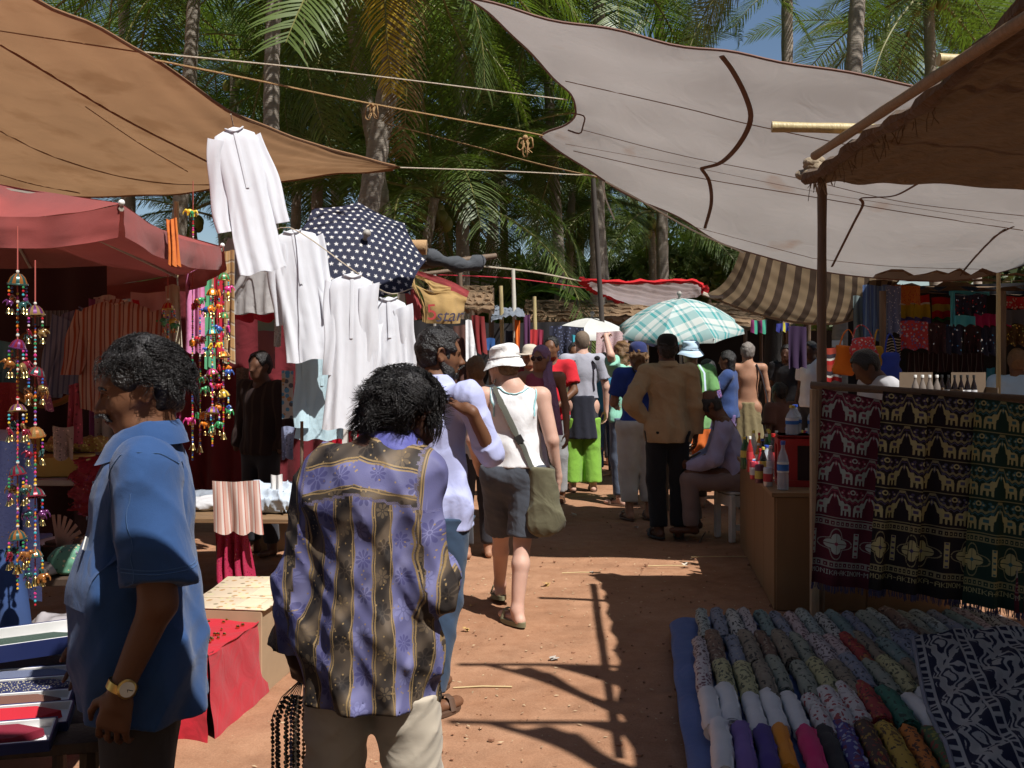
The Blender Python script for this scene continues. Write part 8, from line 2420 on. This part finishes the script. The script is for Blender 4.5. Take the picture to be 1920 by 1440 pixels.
# ------------------------------------------------------------------ bag and cloth stall at far right
rw = empty('stall', G(1800, 11.4), 0, 'dark thatched bag stall filling the right background', 'stall')
l = rw.location
mb = MB(); mb.add([P(1590, 540, 11.6) - l, P(2250, 520, 11.6) - l, Vector((P(2250, 520, 11.6).x, 11.6, 0)) - l, Vector((P(1590, 540, 11.6).x, 11.6, 0)) - l], [(0, 1, 2, 3)]); mb.build('back_wall', F('stall_gloom_cloth', (.02, .018, .02)), rw)  # near-black sheet paints in the shaded depth of the bag stall
for r in range(5):
 t0, t1 = r / 5, (r + 1.3) / 5
 vs = []
 for i in range(31):
  s = i / 30; a, b = P(1650 + 640 * s, 508, 8.9), P(1600 + 600 * s, 556, 11.7)
  vs += [a.lerp(b, t0) - l + Vector((0, 0, random.uniform(-.05, .03))), a.lerp(b, min(1, t1)) - l + Vector((0, 0, .03))]
 mb = MB(); mb.add(vs, [(2 * i, 2 * i + 2, 2 * i + 3, 2 * i + 1) for i in range(30)]); mb.build('thatch_course', THATCH, rw, smooth=False)
for px in (1655, 1880, 2120): q = G(px, 9.2) - l; MB().tube([(q.x, q.y, 0), (q.x, q.y, 2.15)], .03, 7).build('post', STICK, rw)
def bagthing(label, mat, px, py, d, w, h, seed=1, strap=True, tilt=0.0, name='cloth_bag'):
 root = empty(name, P(px, py, d), 0, label, 'bag'); root.rotation_euler = (0, R(tilt), 0)
 S = Solid((-w / 2 - .05, -.1, -h - .05), (w / 2 + .05, .1, .05), .014)
 for t in (-.6, 0, .6): S.cone((t * w * .32, 0, -.04), (t * w * .42, 0, -h + .05), w * .22, w * .27, .04, (1, .38, 1))
 S.warp(wrinkles(.008, seed)); S.cut((0, 0, -h), (0, 0, -1)); S.cut((0, 0, 0), (0, 0, 1)); S.build('pouch', mat, root)
 if strap: MB().tube(spline([(-w * .35, 0, -.02), (-w * .22, .01, h * .35), (0, .02, h * .55), (w * .22, .01, h * .35), (w * .35, 0, -.02)], 14), .010, 5, flat=.5).build('strap', mat, root)
 return root
RY = stripes('red_yellow_bands', [(.55, .03, .03), (.75, .7, .6), (.62, .42, .03), (.62, .42, .03), (.12, .10, .32)], [4, 1, 4, 3, 3], 1.0, 'V')
MIR = speckle('mirrorwork', (.035, .010, .018), [(.75, .78, .85), (.35, .05, .06)], 26, .22, metal_dots=True)
MIRB = speckle('mirrorwork_blue', (.015, .018, .06), [(.75, .78, .85), (.05, .2, .4)], 24, .22, metal_dots=True)
items = [('blue striped dress hanging at the left of the bag stall', stripes('blue_dress', [(.10, .17, .36), (.20, .30, .45)], [3, 1], 6, 'U'), 1618, 1662, 535, 638, 3), ('blue and white tie dyed dress', speckle('tie_dye', (.16, .21, .42), [(.6, .65, .75)], 40, .25), 1655, 1690, 535, 625, 2), ('grey green dress in the shade at the left of the bag stall', F('grey_green', (.14, .18, .18)), 1600, 1622, 555, 640, 2),
  ('orange printed cloth behind the banded bags', speckle('orange_print', (.62, .20, .03), [(.5, .05, .03)], 60), 1678, 1726, 535, 570, 2), ('red and yellow banded cloth bag, left', RY, 1687, 1713, 553, 606, 1.5), ('red and yellow banded cloth bag, right', RY, 1716, 1742, 553, 606, 1.5), ('red, gold and green embroidered panel', stripes('rasta', [(.5, .02, .03), (.5, .38, .08), (.5, .02, .03), (.03, .15, .04)], [2, 2, 2, 1], 1, 'V'), 1746, 1785, 558, 602, 2),
  ('turquoise edged cloth hanging at the middle of the bag stall', F('turquoise', (.09, .50, .66)), 1782, 1790, 548, 610, 1), ('turquoise cloth showing below the navy sequins', F('turquoise', (.09, .50, .66)), 1788, 1828, 592, 610, 2), ('navy and red sequinned cloth', speckle('navy_red_sequin', (.02, .02, .06), [(.55, .03, .03), (.5, .5, .6)], 34, .25, metal_dots=True), 1791, 1850, 553, 590, 3), ('turquoise braid along the roof edge', F('turquoise', (.09, .50, .66)), 1780, 1856, 546, 552, 2),
  ('magenta cloth strip left of the bamboo pole', F('magenta', (.52, .02, .16)), 1826, 1870, 588, 612, 3), ('magenta and red cloth at the right of the bamboo', F('magenta', (.52, .02, .16)), 1878, 1896, 584, 612, 2), ('scarlet embroidered cap shaped cloth at the right edge', speckle('scarlet_embroidery', (.55, .02, .03), [(.6, .5, .4)], 40), 1888, 1925, 556, 580, 2), ('grey cloth under the scarlet one', F('grey_cloth', (.10, .10, .12)), 1880, 1930, 580, 608, 2),
  ('red triangular patchwork hanging under the banded bags', speckle('red_patch', (.45, .035, .045), [(.45, .4, .45), (.15, .1, .3)], 34, .4), 1686, 1740, 602, 655, 2), ('dark mirrorwork hanging, first of the long row', MIR, 1738, 1772, 606, 662, 2), ('dark mirrorwork hanging, second of the long row', MIRB, 1772, 1806, 608, 664, 2), ('dark mirrorwork hanging, third of the long row', MIR, 1806, 1838, 610, 664, 2), ('dark blue mirrorwork hanging next to the bamboo pole', MIRB, 1838, 1868, 612, 666, 2), ('gold mirrorwork hanging at the right edge', speckle('gold_mirror', (.10, .05, .01), [(.8, .55, .12)], 30, .25, metal_dots=True), 1880, 1930, 608, 648, 3),
  ('striped black and white cloth between blue dress and patchwork', stripes('bw', [(.03, .03, .03), (.45, .43, .38)], [2, 1], 7, 'V'), 1660, 1690, 632, 668, 1.5), ('red, black and white banded rug on the palm trunk', stripes('rug', [(.35, .05, .03), (.04, .03, .04), (.6, .55, .5), (.4, .02, .02)], [3, 2, 1, 2], 2, 'V'), 1548, 1578, 652, 715, 1.5), ('bright turquoise cloth low beside the bamboo pole', F('teal_low', (.03, .2, .3)), 1850, 1866, 690, 740, 1), ('dark beaded curtain behind the cartons', stripes('bead_curtain', [(.02, .01, .012), (.10, .09, .09), (.03, .01, .015)], [3, 1, 3], 16, 'U'), 1700, 1845, 662, 700, 6),
  ('purple cloth hanging in the middle background', F('purple_cloth', (.035, .014, .05)), 1478, 1512, 612, 690, 2), ('green and pink cloths hanging left of the dark trunk', stripes('green_pink', [(.30, .05, .18), (.07, .38, .25), (.03, .05, .06)], [2, 2, 1], 2, 'U'), 1408, 1438, 600, 625, 2), ('blue and yellow cloths hanging right of the dark trunk', stripes('blue_yellow', [(.05, .06, .3), (.55, .5, .06)], [3, 1], 1.5, 'U'), 1456, 1480, 606, 622, 2)]
for i, (lb, m, x0, x1, y0, y1, f) in enumerate(items):
 hang(lb, m, (x0, x1), (y0, y1), 9.6 + .06 * (i % 7) if x0 > 1595 else 13.0, f, .025, name='hanging_cloth')
bagthing('big orange cloth bag hanging beside the palm trunk', F('bright_orange', (.72, .19, .02)), 1588, 648, 9.2, .20, .27, 3, tilt=8)
bagthing('red floral cloth bag above the stallkeeper', speckle('red_floral', (.50, .04, .05), [(.55, .5, .5), (.25, .3, .5)], 44, .35), 1617, 632, 9.1, .26, .20, 4, tilt=-6)
bagthing('mustard cloth bag right of the red floral one', F('mustard', (.50, .28, .03)), 1648, 648, 9.2, .13, .27, 5)
bagthing('royal blue cloth bag right of the mustard one', F('royal_blue', (.02, .05, .36)), 1670, 660, 9.0, .15, .30, 6)
o = box('white paper notice on the palm trunk', P(1570, 651, 15.0) , (.16, .02, .10), plain('white_paper', (.75, .75, .72)), 0, 'notice', 'notice')
pole('dark leaning tree trunk beyond the bottles', G(1440, 15.2), P(1452, 590, 14.6), .14, plain('dark_trunk', (.02, .017, .015), .95, bump=.8), 'tree_trunk', False)

# ------------------------------------------------------------------ rolled cloths on the blue sheet
PLZ = .10
TARP = fabric('blue_sheet', (.075, .125, .30), wr=.3)
A0, A1 = P(1298, 1166, 5.66), P(1270, 1440, 3.62)
o = empty('ground_cloth', Vector((1.5, 4.5, 0)), 0, 'blue plastic sheet on the low platform under the rolled cloths', 'sheet')
S1 = Sheet([[Vector((.90, 5.72, .0)), Vector((.77, 4.6, .0)), Vector((.60, 3.1, .0))], [Vector((.95, 5.72, PLZ)), Vector((.82, 4.6, PLZ)), Vector((.65, 3.1, PLZ))], [Vector((1.6, 5.75, PLZ)), Vector((1.6, 4.6, PLZ)), Vector((1.5, 3.1, PLZ))], [Vector((2.6, 5.4, PLZ)), Vector((2.6, 4.4, PLZ)), Vector((2.6, 3.1, PLZ))]], 50, 40, .004, 3)
S1.G -= np.array((1.5, 4.5, 0)); link('cover', S1.mesh('cover', TARP), o)
MB().box((.22, -.12, PLZ / 2 - .012), (1.7, 2.4, PLZ - .03)).build('platform', PLANK, o)
def print_mat(name, base, dots, scale, size, stretch):
 m = speckle(name, base, dots, scale, size)
 nt = m.node_tree; tc = [n for n in nt.nodes if n.type == 'TEX_COORD'][0]; v = [n for n in nt.nodes if n.type == 'TEX_VORONOI'][0]
 mp = nt.nodes.new('ShaderNodeMapping'); mp.inputs['Scale'].default_value = stretch
 nz = nt.nodes.new('ShaderNodeTexNoise'); nz.inputs['Scale'].default_value = 14
 mx = nt.nodes.new('ShaderNodeMix'); mx.data_type = 'RGBA'; mx.inputs['Factor'].default_value = .06
 oi = nt.nodes.new('ShaderNodeObjectInfo'); ad = nt.nodes.new('ShaderNodeVectorMath'); ad.operation = 'ADD'
 nt.links.new(tc.outputs['Object'], ad.inputs[0]); nt.links.new(oi.outputs['Random'], ad.inputs[1])
 nt.links.new(ad.outputs[0], mp.inputs[0]); nt.links.new(mp.outputs[0], nz.inputs['Vector']); nt.links.new(mp.outputs[0], mx.inputs['A']); nt.links.new(nz.outputs['Color'], mx.inputs['B']); nt.links.new(mx.outputs['Result'], v.inputs['Vector'])
 v.distance = 'MANHATTAN'
 return m
def pm(n, b, *d): return print_mat('roll_' + n.replace(' ', '_'), [q * .8 for q in b], [[q * .6 for q in e] for e in d], 58, .60, (1.0, .6, 1.0))
RM = {'mint grey': pm('mint grey', (.36, .42, .40), (.07, .09, .09), (.2, .25, .25)), 'slate blue': pm('slate blue', (.22, .25, .33), (.05, .06, .09), (.42, .42, .45)), 'black and white': pm('black and white', (.50, .50, .47), (.04, .04, .05), (.04, .04, .05)), 'plum and white': pm('plum and white', (.50, .45, .46), (.10, .05, .07), (.2, .15, .18)), 'teal': pm('teal', (.16, .26, .26), (.30, .38, .38), (.04, .07, .08)),
 'pinkish': pm('pinkish', (.55, .44, .44), (.16, .07, .09), (.3, .2, .22)), 'brown': pm('brown', (.17, .095, .07), (.40, .33, .25), (.06, .03, .03)), 'olive yellow': pm('olive yellow', (.46, .44, .23), (.07, .08, .05), (.2, .2, .1)), 'maroon and white': pm('maroon and white', (.58, .54, .54), (.16, .04, .08), (.25, .1, .15)), 'earth': pm('earth', (.24, .20, .15), (.05, .045, .045), (.38, .33, .25)), 'green grey': pm('green grey', (.28, .31, .25), (.06, .08, .06), (.42, .43, .36)),
 'plain white': F('roll_white', (.62, .61, .60), wr=.3), 'white and red flowered': pm('white and red flowered', (.66, .62, .60), (.45, .06, .08), (.6, .55, .52)), 'crimson': pm('crimson', (.34, .02, .03), (.12, .01, .02), (.5, .2, .05)), 'emerald': pm('emerald', (.02, .16, .11), (.01, .05, .04), (.05, .25, .2)), 'magenta': pm('magenta', (.42, .04, .14), (.6, .2, .3), (.2, .02, .08)), 'orange': F('roll_orange', (.70, .24, .015)), 'hot pink': F('roll_hotpink', (.55, .015, .13)), 'black': F('roll_black', (.015, .016, .022)), 'indigo': F('roll_indigo', (.055, .03, .20)), 'violet': F('roll_violet', (.16, .09, .30)),
 'black and gold': pm('black and gold', (.05, .02, .02), (.5, .3, .04), (.3, .03, .02)), 'yellow and brown': pm('yellow and brown', (.5, .32, .04), (.08, .04, .02), (.2, .1, .02)), 'orange and brown': pm('orange and brown', (.6, .18, .02), (.10, .03, .02), (.2, .05, .02)), 'green and red': pm('green and red', (.04, .10, .04), (.30, .04, .03), (.3, .3, .05)), 'purple eyed': pm('purple eyed', (.05, .04, .25), (.5, .55, .7), (.2, .02, .1))}
def roll(label, mat, a, b, r, seed):
 rg = random.Random(seed); a, b = Vector(a), Vector(b)
 root = empty('rolled_cloth', a, 0, label, 'cloth roll', 'rolled cloths on the blue sheet')
 n = 13; pts, rs = [], []
 for i in range(n):
  t = i / (n - 1); pts.append((b - a) * t + Vector((rg.uniform(-.004, .004), 0, .012 * math.sin(math.pi * t) + rg.uniform(-.003, .003))))
  rs.append(r * (1 + .07 * math.sin(t * 9 + seed) + rg.uniform(-.05, .05)))
 # rounded rolled ends
 d = (b - a).normalized()
 tb = MB().tube(pts, rs, 16)
 tb.v = [tuple(Vector(q) + Vector((rg.uniform(-.0022, .0022), rg.uniform(-.010, .010) if (iv < 16 or iv > 16 * 12) else 0, rg.uniform(-.0022, .0022)))) for iv, q in enumerate(tb.v)]
 tb.build('roll', mat, root)
 MB().tube([p_ + Vector((r * .75, 0, r * .62)) for p_ in pts], [.006 + .003 * math.sin(i_ * 2.3 + seed) for i_ in range(len(pts))], 5, flat=.5).build('loose_edge', mat, root)
 sp = [Vector((math.cos(t) * r * .85 * (t / 15), 0, math.sin(t) * r * .85 * (t / 15))) - d * .012 for t in np.linspace(1, 15, 26)]
 MB().tube(sp, .003, 4).build('rolled_edge', mat, root)
 return root
rows = [('back', 5.62, 5.10, 1310, 21, 26.5, ['mint grey', 'slate blue', 'black and white', 'plum and white', 'teal', 'slate blue', 'pinkish', 'mint grey', 'black and white', 'teal', 'slate blue', 'green grey', 'mint grey', 'brown', 'green grey', 'mint grey', 'slate blue', 'teal', 'pinkish']),
  ('second', 5.14, 4.68, 1300, 15, 30.5, ['plum and white', 'brown', 'slate blue', 'earth', 'brown', 'earth', 'green grey', 'plum and white', 'pinkish', 'crimson', 'earth', 'teal', 'slate blue']),
  ('third', 4.72, 4.30, 1308, 12, 34.5, ['maroon and white', 'olive yellow', 'olive yellow', 'earth', 'green grey', 'green grey', 'olive yellow', 'earth', 'slate blue', 'green grey']),
  ('fourth', 4.30, 3.92, 1320, 12, 36.5, ['plain white', 'plain white', 'plain white', 'plain white', 'plain white', 'white and red flowered', 'white and red flowered', 'white and red flowered', 'crimson', 'emerald']),
  ('front', 3.92, 3.50, 1342, 12, 38.5, ['plain white', 'violet', 'indigo', 'orange', 'hot pink', 'black', 'purple eyed', 'black and gold', 'yellow and brown', 'orange and brown', 'green and red'])]
ordr = ['first', 'second', 'third', 'fourth', 'fifth', 'sixth', 'seventh', 'eighth', 'ninth', 'tenth', 'eleventh', 'twelfth', 'thirteenth', 'fourteenth', 'fifteenth', 'sixteenth', 'seventeenth', 'eighteenth', 'nineteenth', 'twentieth', 'twenty first', 'twenty second']
sd = 0
for rn, da, db, x0, n, stp, cols in rows:
 cols = (cols + cols[2:])[:n]
 for i in range(n):
  sd += 1
  dj = random.uniform(-.08, .06)
  shx = .10 + .055 * i / n * 6
  a = G(x0 + stp * i + 6, da); a.y += dj
  b = Vector((a.x - .012 + .018 * i * .3, db + dj, 0)) if False else G(x0 + stp * i * 1.045 + 16 + 3.2 * i, db)
  b.y += dj
  r = stp * .5 * (da + db) / 2 / F_PX * random.uniform(.84, 1.08)
  a.z = b.z = PLZ + r + .004; a.z += .012
  roll('%s rolled cloth, %s from the left in the %s row' % (cols[i], ordr[i], rn), RM[cols[i]], b, a, r, sd)
# navy ikat blanket thrown over the right of the rolls
def ikat():
 H, W = 384, 384
 Y, X = np.mgrid[0:H, 0:W] / 384.0
 nv, wh = np.array((.018, .022, .055)), np.array((.42, .43, .43))
 img = np.ones((H, W, 3)) * nv
 rg = np.random.default_rng(4)
 Xw = X + .010 * np.sin(Y * 90) + .012 * np.sin(Y * 33 + 1)
 for e0 in (.06, .30, .36, .60, .66, .92):
  img[np.abs(X - e0) < .008] = wh
 for e0 in (.33, .63, .96, .03):
  z = np.abs(((Y * 26) % 1) - .5); img[(np.abs(X - e0) < .022) & (z > .28)] = wh
 for c0, w0 in ((.18, .11), (.48, .11), (.79, .12)):
  u = (Xw - c0) / w0
  for k in range(5):
   v = (Y - (k + .5 + .2 * (c0 > .4)) / 5) * 6.5
   d = np.abs(u) * .75 + np.abs(v); m = (d < 1) & (np.sin(d * 17 + 3 * np.sin(u * 5)) > -.1) & (np.abs(u) < .95)
   img[m] = wh
   m2 = (np.abs(v - 1.1 * np.abs(u) + .9) < .16) & (np.abs(u) < .95); img[m2] = wh * .9
 s = np.clip(img, 0, 1)
 return np.where(s <= .0031308, s * 12.92, 1.055 * s ** (1 / 2.4) - .055)
bz = PLZ + .11
def B(px, py, z, lift=0):
 d = (CAM_H - z) * F_PX / (py - HORIZON); p = P(px, py, d); p.z += lift; return p
bl = Sheet([[B(1712, 1196, bz), B(1724, 1262, bz + .01), B(1740, 1330, bz), B(1775, 1400, bz), B(1800, 1480, bz)],
   [B(1775, 1180, bz + .03), B(1800, 1250, bz + .03), B(1830, 1320, bz + .05), B(1880, 1400, bz + .04), B(1930, 1490, bz + .02)],
   [B(1840, 1176, bz + .07), B(1880, 1240, bz + .06), B(1915, 1310, bz + .05), B(1960, 1400, bz + .05), B(2020, 1500, bz + .03)],
   [B(1920, 1180, bz + .10), B(1980, 1240, bz + .08), B(2030, 1310, bz + .06), B(2090, 1400, bz + .05), B(2150, 1500, bz + .04)],
   [B(2040, 1190, bz + .08), B(2100, 1250, bz + .08), B(2150, 1310, bz + .06), B(2230, 1400, bz + .05), B(2300, 1500, bz + .04)]], 70, 70, .009, 6, (12, 10))
bo = tag(link('blanket', bl.mesh('blanket', image_mat('ikat_weave', ikat()))), 'navy and white woven blanket thrown over the right side of the rolls', 'blanket')
MB().tube(bl.edge('u0')[::3], .010, 5).build('hem', fabric('blanket_hem', (.20, .21, .26)), bo)

# ------------------------------------------------------------------ cloths outside the frame whose shadows cross the lane
for i, (x, y, w, h_) in enumerate(((1.77, 2.96, .30, 1.45), (2.12, 2.94, .95, 1.35), (1.80, 2.16, .36, 1.15), (2.22, 2.14, 1.0, 1.3))):
 nu = 20
 U, W = np.meshgrid(np.linspace(0, 1, nu), np.linspace(0, 1, 10), indexing='ij')
 me = np_mesh('hanging_cloth', np.stack([(x + w * U * (1 - .2 * W) + .05 * W + .05 * np.sin(4 * W + 2 * U)).ravel(), (y - .1 * U + .03 * np.sin(U * 12)).ravel(), (4.59 - h_ * W * (1 - .25 * U)).ravel()], 1), grid_quads(nu, 10), F('unseen_cloth_%d' % i, (.4, .3, .3)))
 tag(link('hanging_cloth', me), '%s cloth on the bamboo poles above the picture' % ordr[i], 'cloth')
# ------------------------------------------------------------------ litter and pebbles on the ground
rgl = random.Random(12)
for i, (px, py, s, nm, lb) in enumerate(((1022, 1098, .05, 'leaf_litter', 'crumpled dry yellow leaf in the sunlit dirt'), (1040, 1237, .045, 'wrapper', 'crumpled foil wrapper at the tip of a shadow'), (873, 1182, .035, 'leaf_litter', 'small curled brown leaf near the sandals'), (1075, 968, .06, 'paper_scrap', 'pale paper scrap in the shade of the awning'), (1192, 990, .04, 'paper_scrap', 'small paper scrap left of the black trousers'), (1110, 1076, .035, 'paper_scrap', 'white thread of paper at the shadow line'), (1288, 1060, .05, 'paper_scrap', 'pale splinter on the shaded dirt'), (885, 1137, .025, 'leaf_litter', 'tiny pale leaf beside the woman walking'), (1262, 1176, .03, 'paper_scrap', 'tiny white scrap near the blue sheet'))):
 d = CAM_H * F_PX / (py - HORIZON); mb = MB()
 for j in range(5):
  a = rgl.uniform(0, 6); c = Vector((rgl.uniform(-.4, .4) * s, rgl.uniform(-.3, .3) * s, .004 + rgl.uniform(0, .35) * s)); u = Vector((math.cos(a), math.sin(a), rgl.uniform(-.5, .6))) * s * .5; v = Vector((-math.sin(a), math.cos(a), rgl.uniform(-.3, .5))) * s * .3
  mb.add([c - u, c + v, c + u, c - v], [(0, 1, 2, 3)])
 o = mb.build(nm, plain('litter_' + nm, {'leaf_litter': (.45, .28, .10), 'wrapper': (.5, .45, .4), 'paper_scrap': (.62, .58, .5)}[nm], .4 if nm == 'wrapper' else .8), smooth=False); o.location = G(px, d); tag(o, lb, 'litter')
for i in range(4):
 px, py = ((1090, 1076), (1330, 1046), (1250, 1063), (905, 1292))[i]; d = CAM_H * F_PX / (py - HORIZON); q = G(px, d)
 o = MB().tube([q + Vector((-.14, 0, .006)), q + Vector((0, .02, .007)), q + Vector((.14 if i != 1 else .5, .015, .006))], .004, 4).build('straw', plain('dry_straw', (.5, .38, .2), .9)); tag(o, ('dry straw on the sunlit dirt near the shadow corner', 'long pale straw lying along the awning shadow', 'thin straw right of the shadow corner', 'thin wire lying beside the sandals')[i], 'straw')
mb = MB()
for i in range(1500):
 y = rgl.uniform(3.4, 12); x = rgl.uniform(-.55, .55) * y * .9; s = rgl.uniform(.003, .010) * (1 if rgl.random() < .93 else 1.8)
 mb.ball((x, y, s * .2 - .004), s, 5, 3, (1, rgl.uniform(.6, 1), .6))
rs_ = np.random.default_rng(5); n_ = 1900; yy = rs_.uniform(3.4, 11, n_); xx = rs_.uniform(-.5, .5, n_) * yy * .9; an = rs_.uniform(0, 6.3, n_); sz = rs_.uniform(.004, .016, n_)
Vl = np.stack([np.stack([xx + sz * np.cos(an + a_) * f_, yy + sz * np.sin(an + a_) * f_, rs_.uniform(.0, .006, n_)], 1) for a_, f_ in ((0, 1), (1.57, .35), (3.14, 1), (4.71, .35))], 1)
tag(link('chaff', np_mesh('chaff', Vl.reshape(-1, 3), np.arange(4 * n_).reshape(-1, 4), plain('chaff', (.42, .30, .18), .9, var=.5, vscale=3), smooth=False)), 'dry chaff and leaf bits strewn over the dirt', 'chaff', kind='stuff')
o = mb.build('pebbles', plain('laterite_grit', (.30, .15, .085), .95, var=.4)); tag(o, 'scattered grit and pebbles on the red dirt', 'pebbles', kind='stuff')
